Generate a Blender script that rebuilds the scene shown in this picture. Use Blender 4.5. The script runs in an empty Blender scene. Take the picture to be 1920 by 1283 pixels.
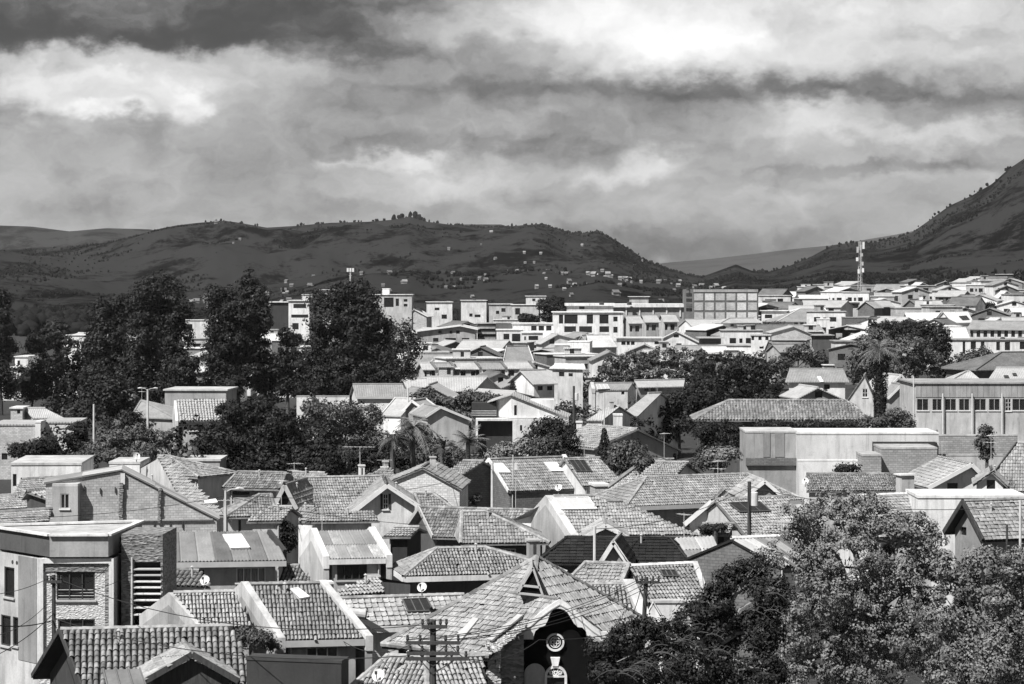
import bpy, math, random
import numpy as np
from mathutils import Vector, Matrix
from mathutils.geometry import tessellate_polygon
R = random.Random(7)
NR = np.random.RandomState(11)
scn = bpy.context.scene
COL = scn.collection

# ------------------------------------------------------------------ camera, sky, sun, exposure
F, HOR, EYE = 4533.0, 530.0, 22.0          # focal length in photo pixels, eye-level row, eye height in metres
cam_d = bpy.data.cameras.new('camera')
cam = bpy.data.objects.new('camera', cam_d); COL.objects.link(cam)
cam.location = (0, 0, EYE); cam.rotation_euler = (math.pi/2, 0, 0)
cam_d.sensor_width = 36.0; cam_d.lens = 36.0*F/1920.0
cam_d.shift_y = -(641.5-HOR)/1920.0
cam_d.clip_start = 1.0; cam_d.clip_end = 40000
scn.camera = cam

SUN_EL, SUN_AZ = math.radians(52), math.radians(-138)   # azimuth clockwise from the view direction: from the left, a little behind
sd = bpy.data.lights.new('sun', 'SUN'); sd.energy = 5.0; sd.angle = math.radians(0.5); sd.color = (1.0, 0.99, 0.975)
so = bpy.data.objects.new('sun', sd); COL.objects.link(so)
sdir = Vector((math.sin(SUN_AZ)*math.cos(SUN_EL), math.cos(SUN_AZ)*math.cos(SUN_EL), math.sin(SUN_EL)))
so.rotation_euler = (-sdir).to_track_quat('-Z', 'Y').to_euler(); so.location = sdir*200
vs = scn.view_settings
vs.view_transform = 'Standard'; vs.look = 'None'; vs.gamma = 1.0; vs.use_curve_mapping = False
vs.exposure = 0.5
scn.cycles.max_bounces = 5; scn.cycles.diffuse_bounces = 2; scn.cycles.volume_bounces = 0
scn.cycles.glossy_bounces = 2; scn.cycles.transparent_max_bounces = 8

world = bpy.data.worlds.new('World'); scn.world = world; world.use_nodes = True
def build_world():
    nt = world.node_tree; N = nt.nodes; Lk = nt.links; N.clear()
    out = N.new('ShaderNodeOutputWorld'); bg = N.new('ShaderNodeBackground'); Lk.new(bg.outputs[0], out.inputs[0])
    tc = N.new('ShaderNodeTexCoord'); sep = N.new('ShaderNodeSeparateXYZ'); Lk.new(tc.outputs['Generated'], sep.inputs[0])
    def m(op, a, b=None, c=None, clamp=False):
        n = N.new('ShaderNodeMath'); n.operation = op; n.use_clamp = clamp
        for i, v in enumerate((a, b, c)):
            if v is None: continue
            if isinstance(v, (int, float)): n.inputs[i].default_value = v
            else: Lk.new(v, n.inputs[i])
        return n.outputs[0]
    def vm(op, a, b=None):
        n = N.new('ShaderNodeVectorMath'); n.operation = op
        for i, v in enumerate((a, b)):
            if v is None: continue
            if isinstance(v, tuple): n.inputs[i].default_value = v
            else: Lk.new(v, n.inputs[i])
        return n
    az = m('ARCTAN2', sep.outputs[0], sep.outputs[1]); el = m('ARCSINE', sep.outputs[2])
    comb = N.new('ShaderNodeCombineXYZ')
    Lk.new(m('MULTIPLY', az, F/100), comb.inputs[0]); Lk.new(m('MULTIPLY', el, F/100), comb.inputs[1])
    uv = comb.outputs[0]                                # units of 100 photo pixels; (0,0) straight ahead at eye level
    def noise(vec, scale, detail=6, rough=.55, off=(0,0,0), stretch=(1,1,1), dist=0):
        mp = N.new('ShaderNodeMapping'); Lk.new(vec, mp.inputs[0]); mp.inputs['Location'].default_value = off; mp.inputs['Scale'].default_value = stretch
        n = N.new('ShaderNodeTexNoise'); n.noise_dimensions = '2D'; n.inputs['Scale'].default_value = scale; n.inputs['Detail'].default_value = detail
        n.inputs['Roughness'].default_value = rough; n.inputs['Distortion'].default_value = dist
        Lk.new(mp.outputs[0], n.inputs['Vector']); return n
    w1 = vm('SUBTRACT', noise(uv, .45, 3, .55, (3,1,0), (1,1.6,1)).outputs['Color'], (.5,.5,.5)).outputs[0]
    w1 = vm('MULTIPLY', w1, (1.7,.62,0)).outputs[0]
    p1 = vm('ADD', uv, w1).outputs[0]
    w2 = vm('SUBTRACT', noise(uv, 1.5, 6, .6, (9,4,0), (1,1.5,1)).outputs['Color'], (.5,.5,.5)).outputs[0]
    w2 = vm('MULTIPLY', w2, (1.05,.66,0)).outputs[0]
    p = vm('ADD', p1, w2).outputs[0]
    # cloud masses: centre (photo px), half sizes (px), strength of the light they pass
    blobs = [
        (150,4,660,98,-.27,4), (560,84,360,28,-.14,1.5), (880,12,260,40,-.09,1), (60,70,300,30,-.03,1), (350,-10,500,22,.05,1),
        (230,128,430,30,.15,1.5), (180,178,215,32,.30,2), (185,214,60,14,.28,1.5), (335,208,50,22,.22,1.5), (25,205,45,30,-.14,1), (470,165,60,14,.10,1),
        (560,290,330,70,-.045,1), (150,300,200,80,.02,1), (350,370,300,30,-.03,1),
        (790,112,260,30,-.13,1), (900,160,190,22,-.09,1), (1110,165,260,20,-.11,1), (1330,182,200,18,-.10,1), (1530,163,200,13,-.11,1), (1710,182,260,16,-.13,1), (1910,198,160,22,-.15,1),
        (1450,38,640,98,.25,2), (1080,28,110,52,.24,1), (1310,62,100,46,.22,1), (1490,48,80,28,-.12,1), (1760,78,130,16,-.14,1), (1240,105,140,28,.14,1), (1640,110,160,20,.06,1),
        (1500,214,95,20,.24,1), (1650,246,260,14,.15,1), (1480,264,200,26,.06,1), (1760,218,200,11,-.07,1), (1880,262,120,16,.05,1),
        (1600,318,190,14,-.14,1.5), (1860,316,110,20,-.13,1), (1450,342,70,11,-.10,1), (1850,345,120,12,.05,1),
        (1150,252,260,50,-.08,1.5), (950,270,190,14,-.09,1), (700,215,200,40,-.04,1),
        (750,304,60,14,.32,1.2), (638,304,40,9,.16,1), (720,350,105,30,.19,1.4), (865,342,110,28,.14,1.4), (1210,308,52,30,.22,1.4), (1140,332,42,20,.16,1.2), (1062,372,95,28,-.10,2),
        (1310,475,240,50,-.22,1.2), (150,402,320,18,-.05,1), (1560,420,300,50,-.03,1), (560,405,200,14,-.03,1)]
    acc = None
    for cx, cy, sx, sy, a, pw in blobs:
        c = ((cx-960)/100, (HOR-cy)/100, 0)
        d = vm('MULTIPLY', vm('SUBTRACT', p, c).outputs[0], (100/sx, 100/sy, 0)).outputs[0]
        q = vm('DOT_PRODUCT', d, d).outputs['Value']
        if pw != 1: q = m('POWER', q, pw)
        e = m('MULTIPLY', m('EXPONENT', m('MULTIPLY', q, -.8)), a)
        acc = e if acc is None else m('ADD', acc, e)
    n1 = noise(p1, .28, 4, .55, (5,2,0), (1,2.0,1)).outputs['Fac']
    n2 = noise(p, .8, 8, .6, (1,7,0), (1,1.5,1)).outputs['Fac']
    vo = N.new('ShaderNodeTexVoronoi'); vo.feature = 'F1'; vo.voronoi_dimensions = '2D'; vo.inputs['Scale'].default_value = .75; vo.inputs['Detail'].default_value = 2; vo.inputs['Roughness'].default_value = .55
    mpv = N.new('ShaderNodeMapping'); mpv.inputs['Scale'].default_value = (.8,1.5,1); Lk.new(p, mpv.inputs[0]); Lk.new(mpv.outputs[0], vo.inputs['Vector'])
    billow = m('SUBTRACT', .42, vo.outputs['Distance'])
    tex = m('ADD', m('ADD', m('MULTIPLY', m('SUBTRACT', n1, .5), .22), m('MULTIPLY', m('SUBTRACT', n2, .5), .33)), m('MULTIPLY', billow, .05))
    # deck above the view darkened towards the zenith so that shadows fall deeper
    up = N.new('ShaderNodeMapRange'); up.interpolation_type = 'SMOOTHSTEP'; Lk.new(el, up.inputs[0])
    up.inputs[1].default_value = .10; up.inputs[2].default_value = .24; up.inputs[3].default_value = .295; up.inputs[4].default_value = .085
    val = m('ADD', m('ADD', acc, m('MULTIPLY', tex, 1.0)), up.outputs[0])
    cloud = m('ADD', m('MULTIPLY', m('ADD', val, m('SQRT', m('ADD', m('MULTIPLY', val, val), .002))), .5), .022)     # thick cloud never goes quite black
    sky = N.new('ShaderNodeTexSky'); sky.sky_type = 'NISHITA'; sky.sun_disc = False
    sky.sun_elevation = SUN_EL; sky.sun_rotation = SUN_AZ
    bw = N.new('ShaderNodeRGBToBW'); Lk.new(sky.outputs[0], bw.inputs[0])
    clear = m('MULTIPLY', bw.outputs[0], .07)
    mixv = m('ADD', m('MULTIPLY', cloud, .94), m('MULTIPLY', clear, .06))
    rgb = N.new('ShaderNodeCombineColor')
    for i in range(3): Lk.new(mixv, rgb.inputs[i])
    Lk.new(rgb.outputs[0], bg.inputs[0]); bg.inputs[1].default_value = 1.0
build_world()
world.cycles.sampling_method = 'MANUAL'; world.cycles.sample_map_resolution = 512

# ------------------------------------------------------------------ geometry helpers
def P(px, py, d): return Vector(((px-960)/F*d, d, EYE-(py-HOR)/F*d))      # a sight line at a known distance
def rayz(px, py, z):
    return P(px, py, (EYE-z)*F/max(py-HOR, 4.0))
def rayplane(px, py, o, n):
    q = Vector(((px-960)/F, 1.0, -(py-HOR)/F)); c = Vector((0,0,EYE))
    den = q.dot(n)
    if abs(den) < 1e-6: return None
    return c + q*((o-c).dot(n)/den)
def ss(t): t = max(0.0, min(1.0, t)); return t*t*(3-2*t)
def ground_z(x, y):
    y = max(y, 1.0); px = x/y*F+960
    t = ss((y-300)/620)
    z = t*(4.0 + 12.5*ss((px-900)/950))
    z += ss((y-950)/900)*(-3.0)
    return z
DT = [(1320,92),(1183,104),(1100,121),(1000,147),(950,163),(900,184),(860,206),(800,252),(760,296),(720,346),(700,380),(660,452),(640,520),(620,600),(600,700),(580,790),(560,880),(540,960),(500,1010)]
def auto_d(py):
    for (y0,d0),(y1,d1) in zip(DT, DT[1:]):
        if y0 >= py >= y1: return d0+(d1-d0)*(y0-py)/(y0-y1)
    return DT[0][1] if py > DT[0][0] else DT[-1][1]

class MB:
    def __init__(s): s.v=[]; s.f=[]; s.m=[]; s.uv=[]
    def poly(s, pts, mi=0, uv=None):
        i=len(s.v); s.v += [tuple(p) for p in pts]; s.f.append(tuple(range(i,i+len(pts)))); s.m.append(mi)
        s.uv += list(uv) if uv else [(p[0]*.7+p[1]*.7, p[2]) for p in pts]
    def box(s, o, ax, ay, az, mi=0):          # o: corner; ax, ay, az: edge vectors
        o=Vector(o); ax=Vector(ax); ay=Vector(ay); az=Vector(az)
        c=[o,o+ax,o+ax+ay,o+ay,o+az,o+ax+az,o+ax+ay+az,o+ay+az]
        for q in ((3,2,1,0),(4,5,6,7),(0,1,5,4),(1,2,6,5),(2,3,7,6),(3,0,4,7)): s.poly([c[k] for k in q], mi)
    def cbox(s, c, sx, sy, sz, yaw=0, mi=0):  # centre of the bottom
        ca,sa=math.cos(yaw),math.sin(yaw); ax=Vector((ca,sa,0))*sx; ay=Vector((-sa,ca,0))*sy
        s.box(Vector(c)-ax/2-ay/2, ax, ay, (0,0,sz), mi)
    def bar(s, p, q, w, h, mi=0, up=Vector((0,0,1))):   # beam from p to q, cross section w x h centred
        p=Vector(p); q=Vector(q); t=(q-p); 
        if t.length<1e-6: return
        side=t.cross(up); 
        if side.length<1e-6: side=Vector((1,0,0))
        side.normalize(); u2=side.cross(t).normalized()
        s.box(p-side*w/2-u2*h/2, t, side*w, u2*h, mi)
    def tube(s, pts, rs, n=6, mi=0, cap=True):
        pts=[Vector(p) for p in pts]; rings=[]
        for k,p in enumerate(pts):
            t=(pts[min(k+1,len(pts)-1)]-pts[max(k-1,0)]); t=t.normalized() if t.length>1e-9 else Vector((0,0,1))
            a=t.cross(Vector((0.31,0.17,0.93))); 
            if a.length<.05: a=t.cross(Vector((1,0,0)))
            a.normalize(); b=t.cross(a); r=rs[k] if isinstance(rs,(list,tuple)) else rs
            i=len(s.v); s.v += [tuple(p+(a*math.cos(2*math.pi*j/n)+b*math.sin(2*math.pi*j/n))*r) for j in range(n)]; rings.append(i)
        for i0,i1 in zip(rings,rings[1:]):
            for j in range(n):
                s.f.append((i0+j,i0+(j+1)%n,i1+(j+1)%n,i1+j)); s.m.append(mi); s.uv += [(j/n,0),((j+1)/n,0),((j+1)/n,1),(j/n,1)]
        if cap:
            for i0 in (rings[0],rings[-1]):
                s.f.append(tuple(range(i0,i0+n))); s.m.append(mi); s.uv += [(0,0)]*n
    def mesh(s, name, mats):
        me=bpy.data.meshes.new(name); me.from_pydata(s.v,[],s.f)
        for x in (mats if isinstance(mats,(list,tuple)) else [mats]): me.materials.append(x)
        if len(me.materials)>1: me.polygons.foreach_set('material_index', s.m)
        l=me.uv_layers.new(name='UVMap'); l.data.foreach_set('uv', [c for t in s.uv for c in t])
        return me
    def build(s, name, mats, parent=None):
        return link(name, s.mesh(name, mats), parent)
def link(name, data, parent=None):
    o=bpy.data.objects.new(name, data); COL.objects.link(o)
    if parent is not None:
        o.parent=parent      # meshes are written in world coordinates; only the thing itself is moved to its base
        if parent.parent is None: o.matrix_parent_inverse=Matrix.Translation(-Vector(parent.location))
    return o
def thing(name, label, cat, loc, group=None):
    o=bpy.data.objects.new(name, None); COL.objects.link(o); o.location=loc; o.empty_display_size=.5
    o['label']=label; o['category']=cat; LAST[0]=o
    if group: o['group']=group
    return o
LAST=[None]
def tag(o, label, cat, group=None):
    o['label']=label; o['category']=cat
    if group: o['group']=group
    return o
def nmesh(name, V, Fc, mats, uv=None, mi=None):       # numpy mesh of equal polygons
    me=bpy.data.meshes.new(name); V=np.asarray(V,np.float32); Fc=np.asarray(Fc,np.int32); k=Fc.shape[1]
    me.vertices.add(len(V)); me.vertices.foreach_set('co', V.ravel())
    me.loops.add(Fc.size); me.loops.foreach_set('vertex_index', Fc.ravel())
    me.polygons.add(len(Fc)); me.polygons.foreach_set('loop_start', np.arange(0,Fc.size,k,dtype=np.int32))
    me.update(calc_edges=True)
    for x in (mats if isinstance(mats,(list,tuple)) else [mats]): me.materials.append(x)
    if mi is not None: me.polygons.foreach_set('material_index', np.asarray(mi,np.int32))
    return me

# ------------------------------------------------------------------ materials (the town is photographed in black and white: all neutral greys)
def mat(name, col, rough=.85, kind='plaster', var=.18, spec=.3, sc=1.0):
    m=bpy.data.materials.new(name); m.use_nodes=True; nt=m.node_tree; N=nt.nodes; Lk=nt.links
    b=N['Principled BSDF']; b.inputs['Roughness'].default_value=rough; b.inputs['Specular IOR Level'].default_value=spec
    def noise(vec, scale, detail=4, rough_=.6):
        n=N.new('ShaderNodeTexNoise'); n.inputs['Scale'].default_value=scale; n.inputs['Detail'].default_value=detail; n.inputs['Roughness'].default_value=rough_
        if vec is not None: Lk.new(vec, n.inputs['Vector'])
        return n.outputs['Fac']
    def mth(op,a,b_=None):
        n=N.new('ShaderNodeMath'); n.operation=op
        for i,v in enumerate((a,b_)):
            if v is None: continue
            if isinstance(v,(int,float)): n.inputs[i].default_value=v
            else: Lk.new(v,n.inputs[i])
        return n.outputs[0]
    def mr(v,a,b_,c,d):
        n=N.new('ShaderNodeMapRange'); Lk.new(v,n.inputs[0])
        for i,x in enumerate((a,b_,c,d)): n.inputs[i+1].default_value=x
        return n.outputs[0]
    def bump(h, st, dist=.02):
        n=N.new('ShaderNodeBump'); n.inputs['Strength'].default_value=st; n.inputs['Distance'].default_value=dist
        Lk.new(h,n.inputs['Height']); Lk.new(n.outputs[0], b.inputs['Normal'])
    geo=N.new('ShaderNodeNewGeometry'); pos=geo.outputs['Position']; tc=N.new('ShaderNodeTexCoord'); uv=tc.outputs['UV']
    val=None
    if kind=='plaster':
        mp=N.new('ShaderNodeMapping'); mp.inputs['Scale'].default_value=(1,1,.28); Lk.new(pos,mp.inputs[0])   # streaks run down the wall
        a=noise(mp.outputs[0],1.1*sc,5); c=noise(pos,.35*sc,3); g=noise(pos,9,3)
        mp2=N.new('ShaderNodeMapping'); mp2.inputs['Scale'].default_value=(1,1,.10); Lk.new(pos,mp2.inputs[0]); dr=noise(mp2.outputs[0],2.6,4,.65); blot=noise(pos,.8,5,.7)   # rain streaks and patches
        val=mth('MULTIPLY', mth('MULTIPLY', mr(dr,.52,.68,1,.74), mr(blot,.56,.66,1,.84)), mth('MULTIPLY', mth('MULTIPLY', mr(a,.3,.7,1-var,1+var*.5), mr(c,.3,.7,1-var*.8,1+var*.5)), mr(g,.3,.7,.92,1.08)))
        bump(g,.25)
    elif kind=='tile':
        oi=N.new('ShaderNodeObjectInfo')
        r=mth('FRACT', mth('ADD', geo.outputs['Random Per Island'], oi.outputs['Random']))
        a=noise(pos,.5*sc,4); g=noise(pos,5,4,.7)
        lich=noise(pos,1.6*sc,6,.7); big=noise(pos,.22*sc,3)
        val=mth('MULTIPLY', mth('MULTIPLY', mr(lich,.42,.62,1,.68), mr(big,.35,.65,.85,1.1)), mth('MULTIPLY', mr(r,0,1,1-var*1.5,1+var*1.5), mth('MULTIPLY', mr(a,.3,.7,1-var,1+var), mr(g,.3,.7,.72,1.28))))
        bump(g,.5)
    elif kind=='roofplain':        # roofs too far off to tell their tiles apart: tile rows as fine relief
        w=N.new('ShaderNodeTexWave'); w.wave_type='BANDS'; w.bands_direction='X'; w.inputs['Scale'].default_value=1.25*sc; w.inputs['Distortion'].default_value=.3
        Lk.new(uv,w.inputs['Vector'])
        a=noise(pos,.5,4); g=noise(pos,3.5,4,.7)
        val=mth('MULTIPLY', mr(a,.3,.7,1-var,1+var), mr(g,.3,.7,1-var*1.1,1+var*1.1))
        bump(w.outputs['Fac'],.8,.06)
    elif kind=='brick':
        t=N.new('ShaderNodeTexBrick'); Lk.new(uv,t.inputs['Vector']); t.inputs['Scale'].default_value=1.0
        t.inputs['Brick Width'].default_value=.36*sc; t.inputs['Row Height'].default_value=.17*sc; t.inputs['Mortar Size'].default_value=.016*sc
        t.inputs['Color1'].default_value=(1,1,1,1); t.inputs['Color2'].default_value=(.72,.72,.72,1); t.inputs['Mortar'].default_value=(.55,.55,.55,1)
        a=noise(pos,.6,4); g=noise(pos,6,4,.7)
        sp=N.new('ShaderNodeRGBToBW'); Lk.new(t.outputs['Color'],sp.inputs[0])
        val=mth('MULTIPLY', sp.outputs[0], mth('MULTIPLY', mr(a,.3,.7,1-var,1+var), mr(g,.3,.7,.85,1.15)))
        bump(sp.outputs[0],.4)
    elif kind=='stone':
        v=N.new('ShaderNodeTexVoronoi'); v.inputs['Scale'].default_value=5*sc; v.feature='F1'
        mp=N.new('ShaderNodeMapping'); mp.inputs['Scale'].default_value=(1,1,2.6); Lk.new(pos,mp.inputs[0]); Lk.new(mp.outputs[0],v.inputs['Vector'])
        sp=N.new('ShaderNodeRGBToBW'); Lk.new(v.outputs['Color'],sp.inputs[0]); g=noise(pos,7,4,.7)
        val=mth('MULTIPLY', mr(sp.outputs[0],.2,.8,1-var,1+var), mr(g,.3,.7,.85,1.15)); bump(v.outputs['Distance'],.9,.05)
    elif kind=='wood':
        mp=N.new('ShaderNodeMapping'); mp.inputs['Scale'].default_value=(9,.8,1); Lk.new(uv,mp.inputs[0]); a=noise(mp.outputs[0],1.6,5,.65)
        val=mr(a,.3,.7,1-var,1+var); bump(a,.4)
    elif kind=='leaf':
        r=geo.outputs['Random Per Island']; a=noise(pos,.6*sc,3)
        val=mth('MULTIPLY', mr(r,0,1,1-var,1+var), mr(a,.3,.7,.75,1.25))
    elif kind=='metal':
        a=noise(pos,.8,4); g=noise(pos,5,4,.7); r=N.new('ShaderNodeObjectInfo').outputs['Random']
        val=mth('MULTIPLY', mr(r,0,1,1-var,1+var), mth('MULTIPLY', mr(a,.3,.7,1-var,1+var*.6), mr(g,.3,.7,.9,1.1))); bump(g,.15)
    elif kind=='flat':
        a=noise(pos,2,3); val=mr(a,.3,.7,1-var,1+var)
    v2=mth('MULTIPLY',val,col); cc=N.new('ShaderNodeCombineColor')
    for i in range(3): Lk.new(v2,cc.inputs[i])
    Lk.new(cc.outputs[0], b.inputs['Base Color'])
    if kind=='leaf': pass
    return m
M={}
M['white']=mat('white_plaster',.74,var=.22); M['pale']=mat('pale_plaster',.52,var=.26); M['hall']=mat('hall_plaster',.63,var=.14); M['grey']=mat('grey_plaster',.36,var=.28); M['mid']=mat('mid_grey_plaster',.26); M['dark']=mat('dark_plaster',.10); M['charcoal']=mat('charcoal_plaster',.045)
M['brick']=mat('brick',.52,kind='brick'); M['darkbrick']=mat('dark_brick',.17,kind='brick'); M['whitebrick']=mat('white_brick',.72,kind='brick',var=.12); M['block']=mat('concrete_block',.36,kind='brick',sc=1.2)
M['stone']=mat('stone_cladding',.56,kind='stone',var=.22,sc=1.8); M['darkstone']=mat('dark_stone',.20,kind='stone',var=.4); M['concrete']=mat('concrete',.42,var=.25)
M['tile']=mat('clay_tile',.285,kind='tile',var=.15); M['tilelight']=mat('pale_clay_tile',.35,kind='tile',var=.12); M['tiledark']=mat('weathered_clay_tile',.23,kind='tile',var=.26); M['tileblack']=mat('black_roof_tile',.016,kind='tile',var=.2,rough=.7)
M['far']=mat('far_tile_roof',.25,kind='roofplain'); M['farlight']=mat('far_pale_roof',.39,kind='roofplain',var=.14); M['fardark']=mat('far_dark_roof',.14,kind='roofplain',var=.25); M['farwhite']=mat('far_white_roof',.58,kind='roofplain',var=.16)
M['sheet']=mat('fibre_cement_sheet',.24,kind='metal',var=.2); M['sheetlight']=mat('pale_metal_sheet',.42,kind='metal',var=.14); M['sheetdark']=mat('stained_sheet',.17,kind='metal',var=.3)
M['skylight']=mat('skylight_acrylic',.85,rough=.3,kind='flat',var=.05); M['solar']=mat('solar_glass',.03,rough=.18,kind='flat',var=.2,spec=.6)
M['glass']=mat('window_glass',.018,rough=.12,kind='flat',var=.3,spec=.5); M['curtain']=mat('curtain',.30,kind='wood',var=.35)
M['trim']=mat('white_trim',.68,kind='flat',var=.08); M['greytrim']=mat('grey_trim',.42,kind='flat',var=.1); M['darktrim']=mat('dark_trim',.05,kind='flat',var=.2)
M['wood']=mat('dark_wood',.05,kind='wood',var=.4); M['bark']=mat('bark',.09,kind='wood',var=.4); M['palebark']=mat('pale_bark',.22,kind='wood',var=.4)
M['pole']=mat('weathered_pole',.055,kind='wood',var=.3); M['paleconc']=mat('pale_concrete_pole',.55,kind='flat',var=.12); M['steel']=mat('painted_steel',.5,kind='flat',rough=.5,var=.2); M['wire']=mat('black_cable',.03,kind='flat')
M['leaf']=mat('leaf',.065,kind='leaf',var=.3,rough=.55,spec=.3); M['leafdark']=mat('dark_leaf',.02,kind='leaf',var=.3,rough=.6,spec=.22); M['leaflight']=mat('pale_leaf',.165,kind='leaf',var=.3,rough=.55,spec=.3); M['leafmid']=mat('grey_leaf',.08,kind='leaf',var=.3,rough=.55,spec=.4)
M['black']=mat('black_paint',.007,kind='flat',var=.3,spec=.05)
M['pan']=mat('valley_tile',.035,kind='flat',var=.3)  # slab under the tiles: shade of the channels put into its dark colour
M['ground']=mat('ground_soil',.035,kind='flat',var=.4)
# ------------------------------------------------------------------ roof coverings
def frame_of(poly):
    p=[Vector(q) for q in poly]; u=(p[1]-p[0]).normalized(); n=Vector((0,0,0))
    for i in range(len(p)): n += (p[i]-p[0]).cross(p[(i+1)%len(p)]-p[0])
    n.normalize()
    if n.z<0: n=-n
    u=(u-n*u.dot(n)).normalized(); v=n.cross(u)
    if (p[-1]-p[0]).dot(v)<0: u=-u; v=-v
    return p[0],u,v,n
def inside(poly2, X, Y):
    r=np.zeros(X.shape,bool); k=len(poly2); j=k-1
    for i in range(k):
        xi,yi=poly2[i]; xj,yj=poly2[j]
        c=((yi>Y)!=(yj>Y)) & (X < (xj-xi)*(Y-yi)/((yj-yi) if abs(yj-yi)>1e-9 else 1e-9)+xi); r^=c; j=i
    return r
PROF={'low':[(-.47,.0),(-.30,.17),(0,.25),(.30,.17),(.47,.0)],'roman':[(-.5,.03),(.14,.03),(.24,.17),(.40,.17),(.5,.03)],'barrel':[(-.39,.0),(-.29,.26),(0,.42),(.29,.26),(.39,.0)], 'flat':[(-.49,.03),(-.2,.10),(.2,.10),(.49,.03)], 'shingle':[(-.495,.05),(.495,.05)]}
TSHARE={}
def tile_grid(poly, kind, tw, tl):
    o,u,v,n=frame_of(poly); p2=[((Vector(q)-o).dot(u),(Vector(q)-o).dot(v)) for q in poly]
    us=[a for a,b in p2]; vs_=[b for a,b in p2]
    ci=np.arange(math.floor(min(us)/tw),math.ceil(max(us)/tw)+1)*tw; rj=np.arange(math.floor(min(vs_)/tl),math.ceil(max(vs_)/tl)+1)*tl
    X,Y=np.meshgrid(ci,rj); ok=inside(p2,X,Y+tl*.45)
    return o,u,v,n,X[ok],Y[ok]
def tile_mesh_template(kind,tw,tl):
    pr=PROF[kind]; k=len(pr); V=[]; 
    for (a,h) in pr: V.append((a*tw*1.04, -.06*tl, h*tw+.045))          # lower end rides on the row below
    for (a,h) in pr: V.append((a*tw*.92, tl*1.06, h*tw*.86+.004))
    Fq=[(i,i+1,k+i+1,k+i) for i in range(k-1)]
    return np.array(V), np.array(Fq)
def lay_tiles(roof, polys, kind, tw, tl, m, pieces=0, piece_label=None):
    """tiles of one roof: the `pieces` nearest ones as objects, the rest joined into one part"""
    T,Fq=tile_mesh_template(kind,tw,tl); allV=[]; allF=[]; off=0; cand=[]
    for poly in polys:
        o,u,v,n,X,Y=tile_grid(poly,kind,tw,tl)
        if len(X)==0: continue
        U=np.array(u);Vv=np.array(v);Nn=np.array(n);O=np.array(o)
        jx=NR.normal(0,.010,len(X)); jr=NR.normal(0,.028,len(X)); jh=np.abs(NR.normal(0,.012,len(X))); slip=NR.rand(len(X))<.015; jr=jr+slip*NR.normal(0,.16,len(X)); Y=Y-slip*.10
        sag=.05*np.sin(X*1.1+X.sum()%6)*np.sin(np.pi*np.clip(Y/(Y.max()+.1),0,1)); jh=jh+np.maximum(sag,0)*.5
        org=O+np.outer(X+jx,U)+np.outer(Y,Vv)+np.outer(jh,Nn)
        cand.append((org,U,Vv,Nn,jr))
    tot=sum(len(c[0]) for c in cand)
    if not tot: return
    key=[]
    for ci,c in enumerate(cand):
        for k in range(len(c[0])): key.append((c[0][k][1],ci,k))
    pick=set()
    if pieces:
        key.sort(); vis=[q for q in key if inview(cand[q[1]][0][q[2]])]; pick=set((ci,k) for _,ci,k in vis[:pieces])
    if pick:
        kk=(kind,tw,tl,m.name)
        if kk not in TSHARE: TSHARE[kk]=nmesh('tile',T,Fq,m)
        me=TSHARE[kk]
        for ci,k in sorted(pick):
            org,U,Vv,Nn,jr=cand[ci]; ob=link('tile',me,roof)
            c,s=math.cos(jr[k]),math.sin(jr[k]); u2=U*c+Vv*s; v2=Vv*c-U*s
            mw=Matrix((( u2[0],v2[0],Nn[0],org[k][0]),(u2[1],v2[1],Nn[1],org[k][1]),(u2[2],v2[2],Nn[2],org[k][2]),(0,0,0,1)))
            ob.matrix_basis=mw
    for ci,(org,U,Vv,Nn,jr) in enumerate(cand):
        sel=np.array([k for k in range(len(org)) if (ci,k) not in pick],int)
        if len(sel)==0: continue
        og=org[sel]; c=np.cos(jr[sel])[:,None]; s=np.sin(jr[sel])[:,None]
        u2=U*c+Vv*s; v2=Vv*c-U*s
        W=og[:,None,:]+T[None,:,0,None]*u2[:,None,:]+T[None,:,1,None]*v2[:,None,:]+T[None,:,2,None]*Nn
        allV.append(W.reshape(-1,3)); allF.append((Fq[None]+(np.arange(len(sel))*len(T))[:,None,None]).reshape(-1,Fq.shape[1])+off); off+=len(sel)*len(T)
    if allV:
        ob=link('tile_courses', nmesh('tile_courses',np.concatenate(allV),np.concatenate(allF),m), roof); ob['kind']='stuff'
def inview(p):
    px=960+p[0]/p[1]*F; py=HOR+(EYE-p[2])/p[1]*F
    return -15<px<1935 and -15<py<1298
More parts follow.
